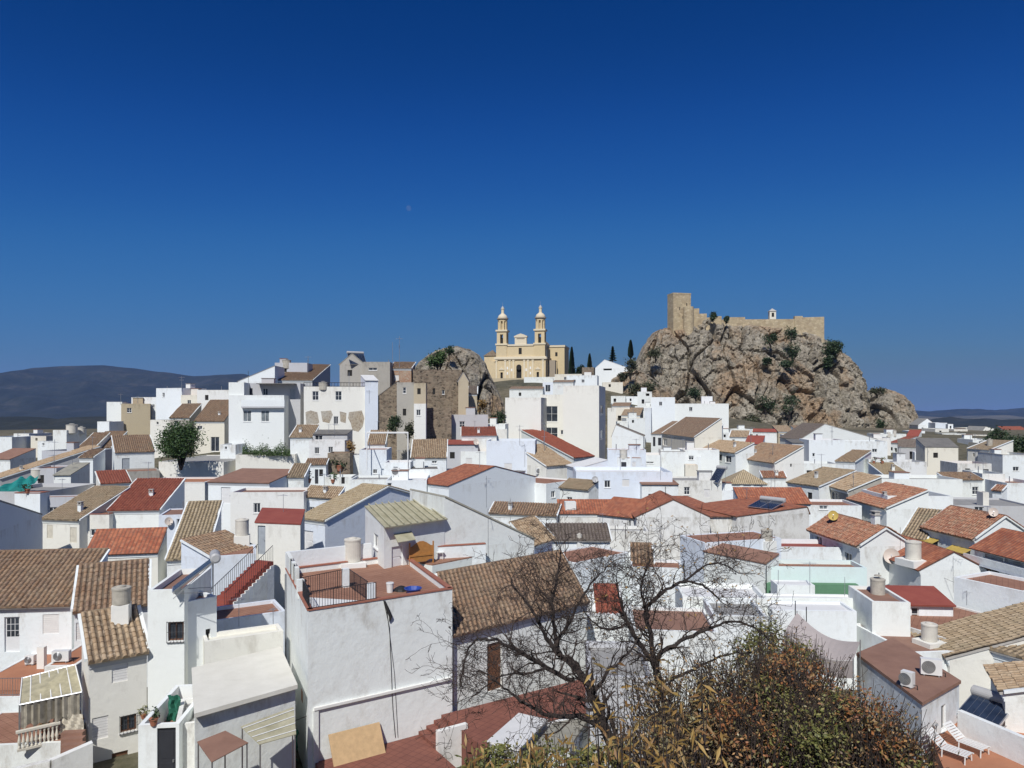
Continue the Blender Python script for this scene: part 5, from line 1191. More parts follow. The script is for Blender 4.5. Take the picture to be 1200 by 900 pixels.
cpart('side_aisle_wall',[(21.41,24.5,6,34,-3,7.2)],m_chs)
for y in(9,14,19,24,29):
    m=MB(); ch.box(m,24.503,24.8,y-.35,y+.35,-3,6.8); m.build('pilaster',m_ch,cr)
m=MB(); m.lathe(ch(16,20,13),[(4.2,0),(4.2,1.5),(3.4,2.6),(2.0,3.8),(.3,4.6)],16); m.build('crossing_dome',T['tan'],cr)
cpart('chapel_wall',[(-5.6,-.02,3,9,-3,9.2)],m_ch)
m=MB(); q=[ch(-6,2.6,9.202),ch(-.03,2.6,9.202),ch(-.03,9.4,9.202),ch(-6,9.4,9.202)]; tp=ch(-2.6,6,12)
for k in range(4): m.face([q[k],q[(k+1)%4],tp])
m.face(q[::-1]); m.build('chapel_roof',T['tan'],cr)
m=MB(); ch.box(m,-2.4,-.02,.8,2.98,-3,6.8); m.build('chapel_annex',m_ch,cr)
terr=Fr(572,446,296,-12)
tt=thing('terrace_wall',terr(14,1,-6),'long stone terrace wall in front of the church','wall','retaining walls of the town')
m=MB(); terr.box(m,0,34,0,5,-8,.9); m.build('wall',W['beige'],tt)
# the pale daytime moon
mm=bpy.data.materials.new('moonlight'); mm.use_nodes=True; q=mm.node_tree; bs=q.nodes['Principled BSDF']; bs.inputs['Base Color'].default_value=(.45,.5,.58,1); bs.inputs['Alpha'].default_value=.07; bs.inputs['Roughness'].default_value=1
m=MB(); mc=P(479,244,40000); m.lathe(mc,[(150*math.sin(k*math.pi/16)+.01,-150*math.cos(k*math.pi/16)) for k in range(17)],24)
o=m.build('moon',mm,smooth=True,origin=mc); tag(o,'pale daytime moon faint in the deep blue sky','moon')
# ------------------------------------------------------------------ things that stand on roofs, walls and terraces
bpy.context.view_layer.update(); DG=bpy.context.evaluated_depsgraph_get()
def hit(px,py):
    d=Vector(((px-CX)/F,1,(HR-py)/F)); skip=Vector((0,0,0)); o=Vector((0,0,0))
    for _ in range(6):
        ok,loc,nor,idx,ob,mt=scene.ray_cast(DG,o,d.normalized())
        if not ok: return None
        if ob.name.startswith('haze'): o=loc+d*.001; continue
        return loc
    return None
QUEUE=[]
m_fan=M_plain('fan_grey',(.20,.20,.195),.7)
def put(px,py,fn): QUEUE.append((px,py,fn))
def antenna(label,px,py,top,arm=True,mat=None,grid=False):
    def fn(p):
        s=p.y/F; h=(py-top)*s; r=thing('tv_antenna',p,label,'antenna','tv antennas on the roofs')
        tk=max(.018,.25*s); m=MB(); m.tube([p-UP*.3,p+UP*h],tk,6); m.build('mast',mat or m_steel,r)
        if arm:
            an=random.uniform(-.6,.6); d=Vector((math.cos(an),math.sin(an),0)); L=min(1.3,h*.5); m=MB(); q=p+UP*(h*.93)
            m.tube([q-d*L*.5,q+d*L*.5],tk*.55,5); n_=Vector((-d.y,d.x,0))
            for k in range(7):
                c=q-d*L*.5+d*L*k/6; l=.42-.03*k; m.tube([c-n_*l+d*.0,c+n_*l],tk*.35,4)
            m.build('aerial',m_alu,r)
            if h>2.5:
                m=MB(); q=p+UP*(h*.72); m.tube([q-n_*.5,q+n_*.5],tk*.5,5)
                for k in range(5): c=q-n_*.5+n_*k*.25; m.tube([c-UP*.22,c+UP*.22],tk*.35,4)
                m.build('aerial',m_alu,r)
    put(px,py,fn)
def tank(label,px,py,wpx,hpx,mat=None,basepx=0,bw=1.15):
    def fn(p):
        s=p.y/F; R_=wpx*s/2; h=hpx*s; r=thing('water_tank',p,label,'water tank','round water tanks on the roofs'); z=0
        p=p+Vector((0,R_*.6,0))
        if basepx:
            m=MB(); m.box(p-UP*.2,R_*2*bw,R_*2*bw,basepx*s+.2,.3); m.build('base',W['pale'],r); z=basepx*s
        m=MB(); m.lathe(p+UP*(z+.002 if z else -.15),[(R_*.97,0),(R_,.05),(R_,h-.12),(R_*1.05,h-.12),(R_*1.05,h-.03),(R_*.9,h)],24); m.build('tank',mat or m_tank,r)
        m=MB(); m.lathe(p+UP*(z+h),[(R_*.5,0),(R_*.48,.05),(R_*.12,.09)],16); m.build('lid',mat or m_tank,r)
        m=MB(); m.tube([p+Vector((R_*1.02,-.05,z+.1)),p+Vector((R_*1.2,-.05,z+.1)),p+Vector((R_*1.2,-.05,-.1))],.025,5); m.build('pipe',m_steel,r)
    put(px,py,fn)
def dish(label,px,py,rpx,mat=None,up=1.0,az=0):
    def fn(p):
        s=p.y/F; R_=rpx*s; r=thing('satellite_dish',p,label,'satellite dish','satellite dishes')
        c=p+UP*(up*R_+.0)+Vector((0,-.25,0)); m=MB(); f=Vector((math.sin(az),-math.cos(az),.35)).normalized(); x=f.cross(UP).normalized(); y=x.cross(f)
        rings=[]
        for k in range(6):
            q=k/5; rings.append([m.vert(c+(x*math.cos(t)+y*math.sin(t)*1.06)*R_*q+f*(.28*R_*q*q)) for t in [2*math.pi*j/20 for j in range(20)]])
        for A,B in zip(rings,rings[1:]):
            for j in range(20): m.f.append([A[j],A[(j+1)%20],B[(j+1)%20],B[j]]); m.m.append(0)
        bk=[[m.vert(Vector(m.v[i])-f*.03) for i in rg] for rg in rings[1:]]
        for A,B in zip(bk,bk[1:]):
            for j in range(20): m.f.append([A[j],B[j],B[(j+1)%20],A[(j+1)%20]]); m.m.append(0)
        for j in range(20): m.f.append([rings[-1][j],rings[-1][(j+1)%20],bk[-1][(j+1)%20],bk[-1][j]]); m.m.append(0)
        m.build('reflector',mat or m_dish,r)
        m=MB(); m.tube([c-y*R_*.9+f*.2*R_,c+f*R_*.95],.02,5); m.tube([c+f*R_*.9,c+f*R_*1.08],.05,6); m.build('feed_arm',m_steel,r)
        m=MB(); m.tube([c-f*.03,c-f*.2,Vector((c.x-f.x*.2,c.y-f.y*.2+.05,p.z-.2))],.035,6); m.build('bracket',m_steel,r)
    put(px,py,fn)
def aircon(label,px,py,wpx,hpx,rot,grp=None):
    def fn(p):
        s=p.y/F; w=wpx*s; h=hpx*s; r=thing('air_conditioner',p,label,'air conditioner','air conditioner units')
        u_=Vector((math.cos(rot),math.sin(rot),0)); f=Vector((u_.y,-u_.x,0)); c=p+Vector((0,.15,.08))
        m=MB(); m.box(c,w,.32,h,rot); m.build('casing',m_plastic,r)
        q=c+f*.163+UP*h*.5-u_*w*.14; m=MB(); R_=h*.4
        for k in range(5):
            rr=R_*(k+1)/5; m.tube([q+f*.012+(u_*math.cos(t)+UP*math.sin(t))*rr for t in [2*math.pi*j/20 for j in range(21)]],.008,4,cap=False)
        m.build('fan_grille',m_steel,r)
        m=MB(); m.tube([q-f*.01,q+f*.004],R_,20); m.build('fan_recess',m_fan,r)
        for sx in(-1,1):
            m=MB(); m.box(p+u_*sx*w*.35+Vector((0,.15,-.12)),.06,.36,.2,rot); m.build('foot',m_steel,r)
        m=MB(); m.tube([c+u_*w*.5+UP*.1,c+u_*(w*.5+.15)+UP*.12,c+u_*(w*.5+.2)-UP*.3],.022,5); m.build('pipe',m_cable,r)
    put(px,py,fn)
def solar(label,px,py,wm,lm,rot,tilt=40,n=1,tk=True,at=None):
    def fn(p):
        r=thing('solar_heater',p,label,'solar water heater','solar water heaters on the roofs'); u_=Vector((math.cos(rot),math.sin(rot),0)); b_=Vector((-u_.y,u_.x,0))
        t=math.radians(tilt); s=(b_*math.cos(t)+UP*math.sin(t)); nm=(-b_*math.sin(t)+UP*math.cos(t)); p0=p-u_*wm/2+UP*.12
        for k in range(n):
            w=wm/n; o=p0+u_*w*k
            m=MB(); m.obox(o+u_*.03,u_*(w-.06),s*lm,nm*.08); pn=m.build('panel',m_alu,r)
            m=MB(); m.obox(o+u_*.08+s*.05+nm*.082,u_*(w-.16),s*(lm-.1),nm*.006); m.build('glass',m_solar,pn)
            m=MB()
            for j in range(1,6): m.obox(o+u_*(.08+(w-.16)*j/6-.006)+s*.05+nm*.089,u_*.012,s*(lm-.1),nm*.004)
            m.build('absorber_strips',m_steel,pn)
        top=p0+s*lm
        if tk:
            m=MB(); c=top+UP*.22+b_*.1; L=wm*.96
            pts=[c+u_*(wm/2-L/2-.06),c+u_*(wm/2-L/2),c+u_*(wm/2+L/2),c+u_*(wm/2+L/2+.06)]; m.tube(pts,[.17,.26,.26,.17],18); m.build('tank',m_dishg,r,smooth=False)
        m=MB()
        for x in(.12,wm-.12):
            q=top+u_*x; m.tube([q,Vector((q.x,q.y,p.z-.2))],.025,5); m.tube([p0+u_*x-UP*.3,q],.02,5); m.tube([p0+u_*x-UP*.05,Vector((q.x,q.y,p.z))],.02,5)
        m.build('frame',m_steel,r)
    if at is not None: fn(at)
    else: put(px,py,fn)
def pole(label,px,py,top,r_=.03,mat=None,cat='pole',group='thin poles on terraces'):
    def fn(p):
        s=p.y/F; m=MB(); m.tube([p-UP*.3,p+UP*((py-top)*s)],max(r_,.22*s),6); m.lathe(p+UP*((py-top)*s),[(max(r_,.22*s)*1.3,0),(.01,.06)],6)
        o=m.build('pole',mat or m_iron,origin=p); tag(o,label,cat,group)
    put(px,py,fn)
def pot(label,px,py,hpx,leaf,mat=None,leaves=60,sp=1.0):
    def fn(p):
        s=p.y/F; h=hpx*s; r=thing('potted_plant',p,label,'potted plant','potted plants on terraces')
        m=MB(); m.lathe(p,[(h*.16,0),(h*.24,h*.36),(h*.27,h*.36),(h*.27,h*.42),(h*.22,h*.42)],12); m.build('pot',mat or m_terra,r)
        m=MB(); leaf_blob(m,p+UP*h*.72,(h*.38*sp,h*.38*sp,h*.36),leaves,h*.13,3); m.build('leaves',leaf,r)
    put(px,py,fn)
def leaf_blob(m,c,rad,n,size,clumps=14,shell=.5,drop=.15):
    """many small leaf faces gathered in clumps through a crown's volume"""
    c=Vector(c); cl=[]
    for _ in range(clumps):
        while True:
            d=Vector((random.uniform(-1,1),random.uniform(-1,1),random.uniform(-1,1)))
            if .001<d.length<1: break
        d=d.normalized()*(d.length**shell)*.82; cl.append((Vector((d.x*rad[0],d.y*rad[1],d.z*rad[2])),random.uniform(.55,1.2)))
    sp=.30*(14/max(4,clumps))**.33
    for k in range(n):
        q,w=random.choice(cl); sd_=sp*w
        p=c+q+Vector((random.gauss(0,sd_*rad[0]),random.gauss(0,sd_*rad[1]),random.gauss(0,sd_*rad[2])))
        a=Vector((random.gauss(0,1),random.gauss(0,1),random.gauss(0,.7))).normalized(); b=a.orthogonal().normalized()
        b=(b*math.cos(t:=random.uniform(0,6.28))+a.cross(b)*math.sin(t)); s=size*random.uniform(.6,1.4)
        m.face([p-a*s,p-b*s*.45,p+a*s,p+b*s*.45])
N_=[0]
# antennas
for lab,px,py,top,arm in [
 ('tall tv antenna on the grey shaded wall house at far left',64,560,515,1),('tv antenna on the white cube of the left ridge',213,457,441,1),
 ('short tv antenna in front of the cream parapet in left centre',332,600,579,1),('tv antenna above the broad old roof on the ridge',361,437,417,1),
 ('tall white mast above the red brick shed on the ridge',460,436,401,0),('lattice like antenna mast beside the tall white mast on the ridge',468,436,394,1),
 ('thin mast rising over the cream ridge house terrace',409,455,436,0),
 ('tall tv antenna on the white gable right of the red central roof',570,592,558,1),('slender pole mast against the tall sloping terrace wall',572,650,596,0),
 ('stout white pipe mast at the end of the long brown roof',598,606,584,0),('tv antenna beside the long dark red roof',638,528,494,1),
 ('tv antenna left of the long dark red roof on the bluish wall',609,520,498,1),('spindly tv antenna in front of the big weathered wall',774,660,616,1),
 ('black mast on the long bluish parapet',774,560,528,0),('mast beside the columned pavilion',834,572,551,0),('mast on the pavilion parapet right side',908,572,553,0),
 ('tall thick antenna over the white yard right of the bare trees',886,736,696,1),('thin mast in front of the mint wall',949,690,658,1),
 ('short thin mast near the left end of the mint wall',912,685,668,0),('thin mast left of the small box room',990,698,676,0),
 ('tv antenna on the big lichened roof at right foreground',1133,704,692,1),('tall bent antenna on the white gable with wires at right',1117,690,652,1),
 ('thin antenna on the tan roof right of the lichened roof',1000,575,552,1),('antenna on the white parapet right of the two windowed house',1087,545,523,1),
 ('antenna on the long bright white wall at right',1137,570,550,1),('thin antenna on the white terrace with railing at right',1143,546,524,1),
 ('mast beside the yellow awnings roof',1055,640,618,0),('small antenna above the carport roof at right',1157,603,593,1),
 ('small antenna on the terrace left of the white garage at lower left',280,728,700,1),('antenna beside the flat cream roof slab rail',320,726,713,1),
 ('antenna on the grey sheet shed below the cream ridge house',392,510,496,1),('tv antenna on the white gable of the apartment foot',615,545,520,1),
 ('antenna over the white box at the foot of the crag',880,520,500,1),('antenna on the wide white gable under the crag',975,520,500,1)]:
    antenna(lab,px,py,top,bool(arm))
# water tanks
tank('cream round water tank on the terracotta roof terrace',412,664,19,27,basepx=5,bw=1.5)
tank('cream round tank on the yellowed tile roof at left',282,636,15,19,basepx=8)
tank('round cement tank on a tall square base between brown roofs at left',139,727,20,20,m_tankg,basepx=18,bw=.92)
tank('white round tank on the orange roof with the dish',1073,661,17,21,basepx=5,bw=1.6)
tank('grey weathered tank on the red painted flat roof',1031,697,16,21,m_tankg)
tank('cream squat tank beside the brown terrace roof at right',1092,757,17,20,basepx=5,bw=1.5)
tank('grey open tank beside the dark solar panel at lower right',1172,858,25,20,m_dishg)
tank('pale tank on the tanks house at the far left',82,507,12,10); tank('second smaller pale tank on the tanks house at the far left',94,508,8,8)
tank('pale tank beside the teal tarpaulin at left',41,560,12,11); tank('pale round tank on the ridge behind the balcony house',335,431,10,10,m_tankg)
tank('brownish tank on the terrace of the tall cream house',378,456,11,9,m_tankg); tank('pale tank on the dark doored white hut in the centre',731,537,9,11)
tank('rust stained pot tank on the white patio chimney wall',900,644,13,13,m_tankg,basepx=10,bw=1.2); tank('tiny white tank below the castle crag at right',1042,512,4,6); tank('tiny second white tank below the castle crag at right',1049,511,4,7)
tank('grey tank on the cream block at the far left of the ridge',1161,522,6,8,m_tankg)
tank('white chimney tank on the low grey house in the centre',679,640,6,8,basepx=6)
# dishes
dish('large beige satellite dish over the shaded front of the orange roof',1043,664,8.5,up=1.5,az=-.5); dish('yellowed satellite dish at the end of the balcony wall',975,611,5.5,m_yellow,up=1.3,az=-.4)
dish('pale satellite dish on the grey carport wall at right',1162,606,5,up=1.2,az=-.5); dish('pale satellite dish on the white corner house below the red roof',199,616,4.5,up=1.2,az=.6)
dish('small pale satellite dish beside the low red tiled house',558,522,3.2,up=1.2,az=.2); dish('small grey dish on the bluish parapet in the centre',697,566,3.6,m_dishg,up=1.2,az=0)
dish('small dark dish hanging at the end wall below the slab roof',1093,849,2.6,m_dishg,up=1.0,az=-.2)
# air conditioners
aircon('air conditioner standing at the back of the terracotta slab roof',1093,793,22,18,-.35); aircon('air conditioner standing at the front edge of the terracotta slab roof',1066,807,13,17,-.9)
aircon('air conditioner on the orange step wall at lower left',70,777,19,12,.1); aircon('air conditioner on the white terrace below the pergola frame',464,558,8,9,.1)
aircon('small white meter box unit on the orange terrace at lower left',34,780,10,10,.05)
aircon('air conditioner on the wall of the white gabled house in centre',632,556,8,7,.3)
# solar heaters
solar('tilted solar water heater on the white house with barred window',203,695,1.2,2.3,-1.15,36); solar('pair of dark solar panels with grey tanks on the red roof',890,597,3.0,2.5,-.9,13,2)
solar('steep solar panel on the parapet beside the pavilion',836,567,1.6,2.6,-.9,45); solar('black solar collector on the ridge skyline',420,428,3.4,3.0,.5,48,1,True)
solar('large dark solar panel with grey barrel at lower right',1143,848,1.9,1.8,-1.0,20,1,True,P(1143,850,33.6))
# poles, pots
for k,(lab,px,py,top) in enumerate([('thin iron post left end of the mint terrace wall',898,690,664),('thin iron post in front of the green band',1030,694,672),('thin post on the white terrace below the green band',932,722,705),
  ('thin post rising from the white terrace step',945,724,712),('thin post on the weathered parapet left',721,628,616),('thin post on the weathered parapet middle',733,628,614),('thin post on the patio wall right of the brown roof',842,640,630),
  ('thin post on the patio wall near the pot tank',872,640,629),('black stove pipe on the big red roof',780,580,571),('dark pipe at the left end of the balcony house roof',291,447,435)]): pole(lab,px,py,top)
for lab,px,py,h,lf in [('bushy potted plant on the garage house terrace',180,850,20,L_dark),('terracotta pot on the garage house terrace edge',168,842,13,L_green),('potted plant at the porch cottage left',362,566,12,L_dark),('potted plant below the porch cottage',390,566,10,L_orange),
  ('dark potted shrub beside the stone retaining block',398,552,16,L_dark),('potted plant on the two windowed house parapet',1024,543,7,L_dark),('second potted plant on the white parapet at right',1034,543,7,L_green),('potted plant on the dusty canopy balcony',52,858,16,L_green),
  ('dark bush in the white planter box with terracotta border',32,578,12,L_dark)]: pot(lab,px,py,h,lf)
rnd_=random.Random(99)
for o_ in [o for o in C.objects if o.get('category')=='house']:
    lab=o_['label']; nw=len(lab.split()); q_=o_.location
    if q_.y<70 or q_.y>215 or nw>10 or rnd_.random()>.42: continue
    px_=CX+F*q_.x/q_.y; 
    if not 20<px_<1180: continue
    row=next((y for y in range(470,660,2) if (h_:=hit(px_,y)) and abs(h_.x-q_.x)<2.5 and abs(h_.y-q_.y)<5),None)
    if row: antenna('tv antenna on the '+lab,px_,row+1,row-rnd_.uniform(9,17)*110/max(90,q_.y),True)
FOUND=[hit(px,py) for px,py,_ in QUEUE]
for (px,py,fn),p in zip(QUEUE,FOUND):
    if p is None: print('NOHIT',px,py); continue
    fn(p)
# terrace furniture
zt=H_M['zf']
def PT(px,py): return PZ(px,py,zt)
p=PT(494,661); r=thing('headboard',p,'carved pine bed headboard standing on the terracotta terrace','headboard')
uu=Vector((.86,.5,0)); hw=.78
m=MB(); prof=[(-hw,.15),(-hw,.95),(-.6,1.0),(-.35,1.18),(-.12,1.28),(.12,1.28),(.35,1.18),(.6,1.0),(hw,.95),(hw,.15),(.5,.12),(.3,.02),(-.3,.02),(-.5,.12)]
q=[p+uu*x+UP*(z+.12) for x,z in prof]; bk=Vector((-uu.y,uu.x,0))*.05
m.face(q); m.face([k+bk for k in q][::-1])
for k in range(len(q)): m.face([q[k],q[k]+bk,q[(k+1)%len(q)]+bk,q[(k+1)%len(q)]])
m.build('panel',m_pine,r)
for s in(-1,1): m=MB(); m.tube([p+uu*s*hw,p+uu*s*hw+UP*1.35],.05,8); m.build('leg',m_pine,r)
m=MB(); m.obox(p-uu*.8-bk*.8+UP*.5,uu*1.6,bk*.7,UP*.12); m.build('rail',m_pine,r)
p=PT(516,655); m=MB(); m.box(p,.4,.05,.4,.5); m.box(p+UP*.402,.46,.4,.04,.5)
for a_ in(-.17,.17):
    for b_ in(-.15,.15): m.tube([p+Vector((a_,b_,0)),p+Vector((a_,b_,.41))],.02,5)
tag(m.build('chair',m_plastic,origin=p),'small white plastic chair beside the pine headboard','chair')
p=PT(457,694); m=MB(); m.lathe(p,[(.16,0),(.19,.45),(.21,.45),(.20,.5)],14); tag(m.build('bucket',m_plastic,origin=p),'white bucket with dark lid on the terrace edge','bucket')
p=PT(484,696); m=MB(); m.lathe(p+UP*.02,[(.28,0),(.42,.26),(.46,.26),(.46,.29),(.40,.29),(.28,.06)],16); tag(m.build('basin',m_blue,origin=p),'blue plastic basin on the terrace edge beside the bucket','basin')
p=PT(470,692); m=MB(); m.lathe(p,[(.38,0),(.34,.12),(.16,.22),(.03,.26)],10); tag(m.build('cloth_heap',m_cable,origin=p),'dark crumpled cloth heap between bucket and basin','cloth')
# patio canopy, balustrade and stairs at lower left
c0,c1,c2,c3=P(23,826,33.6),P(96,811,34.6),P(88,779,36.6),P(26,795,36.0)
ctp=thing('patio_canopy',(c0+c2)/2-UP*2,'dusty sheet canopy with pale ribs over the lower left balcony','canopy')
m=MB(); m.hexa([c0,c1,c2,c3],[q+UP*.02 for q in (c0,c1,c2,c3)]); m.build('sheet',m_polycarb,ctp)
for k in range(7):
    t=k/6; m=MB(); m.tube([c0.lerp(c1,t)+UP*.045,c3.lerp(c2,t)+UP*.045],.03,5); m.build('rib',m_whitetrim,ctp)
m=MB(); m.tube([c0,c1],.045,6); m.tube([c3,c2],.045,6); m.build('beam',m_steel,ctp)
zb_=-15.75
for q in(c0,c1): m=MB(); m.tube([q,Vector((q.x,q.y,zb_))],.045,6); m.build('post',m_steel,ctp)
m=MB(); n=26
rows=[[m.vert(c0.lerp(c1,.02+.96*i/n)+Vector((0,.10*math.sin(i*1.9)+.06*math.sin(i*4.1),0))-UP*(.03+j*.13*(1+.1*math.sin(i*1.3)))) for i in range(n+1)] for j in range(9)]
for A,B in zip(rows,rows[1:]):
    for i in range(n): m.f.append([A[i],A[i+1],B[i+1],B[i]]); m.m.append(0)
m.build('plastic_curtain',m_plasticsheet,ctp)
b0,b1=P(20,880,33.2),P(69,870,34.2); bl=thing('balustrade',(b0+b1)/2,'cream turned balustrade on the lower left balcony','balustrade')
m=MB(); d=(b1-b0); ang=math.atan2(d.y,d.x)
m.box((b0+b1)/2,d.length,.16,.1,ang); m.build('bottom_rail',m_shutter,bl)
m=MB(); m.box((b0+b1)/2+UP*.84,d.length+.1,.18,.1,ang); m.build('top_rail',m_shutter,bl)
for k in range(10):
    m=MB(); m.lathe(b0.lerp(b1,(k+.5)/10)+UP*.102,[(.055,0),(.055,.06),(.035,.1),(.07,.26),(.06,.36),(.03,.55),(.055,.66),(.055,.736)],10); m.build('baluster',m_shutter,bl)
cp_=P(84,858,34.4); m=MB(); n=10
rows=[[m.vert(cp_+Vector((-.55+1.1*i/n,.05*math.sin(i*1.7+j),.85-.16*j-(.1*math.sin(i/n*3.1) if j>4 else 0)))) for i in range(n+1)] for j in range(7)]
for A,B in zip(rows,rows[1:]):
    for i in range(n): m.f.append([A[i],A[i+1],B[i+1],B[i]]); m.m.append(0)
i0=len(m.f); 
tag(m.build('hanging_cloth',m_cloth,origin=cp_),'beige cloth hanging at the right end of the dusty canopy','cloth')
st=thing('stairs',P(86,895,33),'red tiled stairs between the balustrade and the tan roofed house','stairs')
for k in range(6):
    m=MB(); q=P(86,892-k*7,32.2+.32*k); m.box(Vector((q.x,q.y,-18)),.95,.34,18+q.z,.1); m.build('step',R['redbrown'],st)
HO=HOUSES['orange']; railing(HO['root'],HO['a']+HO['v']*.1+UP*.002,HO['b']+HO['v']*.1+UP*.002,.95,.13,m_steel)
m=MB(); q=PZ(49,783,-15.1); m.box(q,.4,.3,1.25,.05); tag(m.build('gate_pier',W['pale'],origin=q),'white pier standing on the orange terrace beside the air conditioner','pier')
# red outdoor stairs
rs=thing('stairs',P(262,712,48),'red outdoor stairs with black railing rising to the grey door','stairs'); A0,B0=P(254,711,46.5),P(311,657,50.5); n=13
dd=(B0-A0); hd=Vector((dd.x,dd.y,0)).normalized(); sd2=Vector((-hd.y,hd.x,0))
for k in range(n):
    m=MB(); q=A0+dd*(k/n); L=Vector((dd.x,dd.y,0)).length/n; zt2=q.z+dd.z/n; o=Vector((q.x,q.y,zt2-.26)); m.obox(o-sd2*.7,hd*(L+.02),sd2*1.4,UP*.26); m.build('step',R['redpaint'],rs)
    m=MB(); o=Vector((q.x,q.y,-16)); m.obox(o-sd2*.78,hd*L,sd2*1.56,UP*(16+zt2-.27)); m.build('side_wall',W['white'],rs)
for sgn in(-1,1):
    m=MB(); o=A0-sd2*sgn*.66
    m.tube([o+UP*.95,o+dd+UP*1.1],.025,5)
    for k in range(25): q=o+dd*(k/24); m.tube([q,q+UP*1.0],.013,4)
    m.build('railing',m_iron,rs)
m=MB(); q=[P(238,717,45.4),P(258,715,46.2),P(262,706,47.6),P(243,708,47)]; m.hexa([Vector((p.x,p.y,-16)) for p in q],[Vector((p.x,p.y,A0.z+.02)) for p in q]); m.build('landing',R['redpaint'],rs)
# sheet awnings over the yard left of the big house
def sheet(label,pts,mat,zp,rib=None,name='yard_awning'):
    r=thing(name,sum(pts,Vector((0,0,0)))/len(pts)-UP*2,label,'awning'); m=MB(); m.hexa(pts,[q+UP*.03 for q in pts]); m.build('sheet',mat,r)
    for q in pts: m=MB(); c_=sum(pts,Vector((0,0,0)))/len(pts); q2=q.lerp(c_,.05); m.tube([q2,Vector((q2.x,q2.y,zp))],.03,5); m.build('post',m_steel,r)
    if rib:
        for k in range(rib): t=(k+.5)/rib; m=MB(); m.tube([pts[0].lerp(pts[3],t)+UP*.05,pts[1].lerp(pts[2],t)+UP*.05],.025,5); m.build('rib',m_whitetrim,r)
sheet('pinkish brown reed awning over the yard left of the big house',[PZ(248,894,-13.25),PZ(291,871,-13.2),PZ(264,857,-13.0),PZ(231,870,-13.1)],R['redbrown'],-17.5)
sheet('yellowed corrugated awning against the left wall of the big house',[PZ(304,873,-13.5),PZ(347,861,-13.6),PZ(344,829,-13.1),PZ(282,852,-13.05)],R['corr'],-17.5,4)
sh=[PZ(919,740,-12.6),PZ(1000,774,-12.9),PZ(1008,752,-12.2),PZ(934,718,-12.2)]
r=thing('shade_sail',sh[0]-UP*2,'sagging taupe shade sail over the terrace beside the shrubs','shade sail'); m=MB(); n=12; g=[]
for i in range(n+1):
    g.append([m.vert(sh[0].lerp(sh[1],i/n).lerp(sh[3].lerp(sh[2],i/n),j/6)-UP*(.55*math.sin(math.pi*i/n))) for j in range(7)])
for A,B in zip(g,g[1:]):
    for j in range(6): m.f.append([A[j],B[j],B[j+1],A[j+1]]); m.m.append(0)
m.build('sail',m_clothgrey,r)
m=MB(); k2=[[m.vert(sh[0].lerp(sh[1],i/n)-UP*(.55*math.sin(math.pi*i/n)+.01+.9*j)) for j in (0,1)] for i in range(n+1)]
for A,B in zip(k2,k2[1:]): m.f.append([A[0],A[1],B[1],B[0]]); m.m.append(0)
m.build('side_curtain',m_awngrey,r)
for q in(sh[0],sh[1],sh[2],sh[3]): m=MB(); m.tube([q+UP*.1,Vector((q.x,q.y,-17))],.03,5); m.build('post',m_steel,r)
# pergola frame below the ridge
pf=[P(430,541,105),P(478,541,105),P(478,541,108.5),P(430,541,108.5)]; r=thing('pergola_frame',pf[0],'white and green metal pergola frame on a roof terrace','pergola')
for q in pf: m=MB(); m.tube([Vector((q.x,q.y,-9)),Vector((q.x,q.y,P(0,508,105).z))],.08,6); m.build('post',m_whitetrim,r)
for k in range(4): m=MB(); t0,t1=pf[k],pf[(k+1)%4]; z_=P(0,508,105).z+.06; m.tube([Vector((t0.x,t0.y,z_)),Vector((t1.x,t1.y,z_))],.07,6); m.build('beam',m_whitetrim,r)
# teal tarpaulin
tq=[P(-4,574,88),P(36,571,89),P(46,558,92),P(22,560,92)]; m=MB(); n=10; g=[]
for i in range(n+1): g.append([m.vert(tq[0].lerp(tq[1],i/n).lerp(tq[3].lerp(tq[2],i/n),j/6)+UP*(.22*math.sin(i*1.4+j))) for j in range(7)])
for A,B in zip(g,g[1:]):
    for j in range(6): m.f.append([A[j],B[j],B[j+1],A[j+1]]); m.m.append(0)
low=[[m.vert(Vector(m.v[row[0]])-UP*.5) for row in g]]
for i in range(n): m.f.append([g[i][0],g[i+1][0],low[0][i+1],low[0][i]]); m.m.append(0)
tag(m.build('tarpaulin',m_teal,origin=tq[0]),'teal tarpaulin stretched over the terrace at far left','tarpaulin')
# yellow awnings and strip balconies at right
HA=HOUSES['awnings']
for x0,x1,y,lab in((1082,1101,628,'small yellow awning over the left window of the mottled roof house'),(1116,1138,639,'small yellow awning over the right window of the mottled roof house')):
    a_,u_=HA['a'],HA['u']; nf=Vector((u_.y,-u_.x,0))
    def wp(px,py): k=(px-CX)/F; t=(k*a_.y-a_.x)/(u_.x-k*u_.y); p=a_+u_*t; return Vector((p.x,p.y,(HR-py)/F*p.y))
    p0,p1=wp(x0,y),wp(x1,y+1); p1.z=p0.z=min(p0.z,p1.z); 
    o=p0+nf*.003; m=MB(); q=[o,o+(p1-p0),o+(p1-p0)+nf*.8-UP*.35,o+nf*.8-UP*.35]; m.hexa(q[::-1],[k+UP*.05 for k in q][::-1])
    tag(m.build('window_awning',m_yellow,origin=p0),lab,'awning')
HB=HOUSES['balconies']; nf=Vector((HB['u'].y,-HB['u'].x,0))
for zz in(-.95,-2.3):
    m=MB(); m.obox(HB['a']+nf*1.0+UP*(zz-.25),HB['u']*HB['w'],-nf*.997,UP*.18); m.build('balcony_slab',W['bluewhite'],HB['root'])
    m=MB(); m.obox(HB['a']+nf*1.0+UP*(zz-.068),HB['u']*HB['w'],-nf*.1,UP*.5); m.build('balcony_front',W['white'],HB['root'])
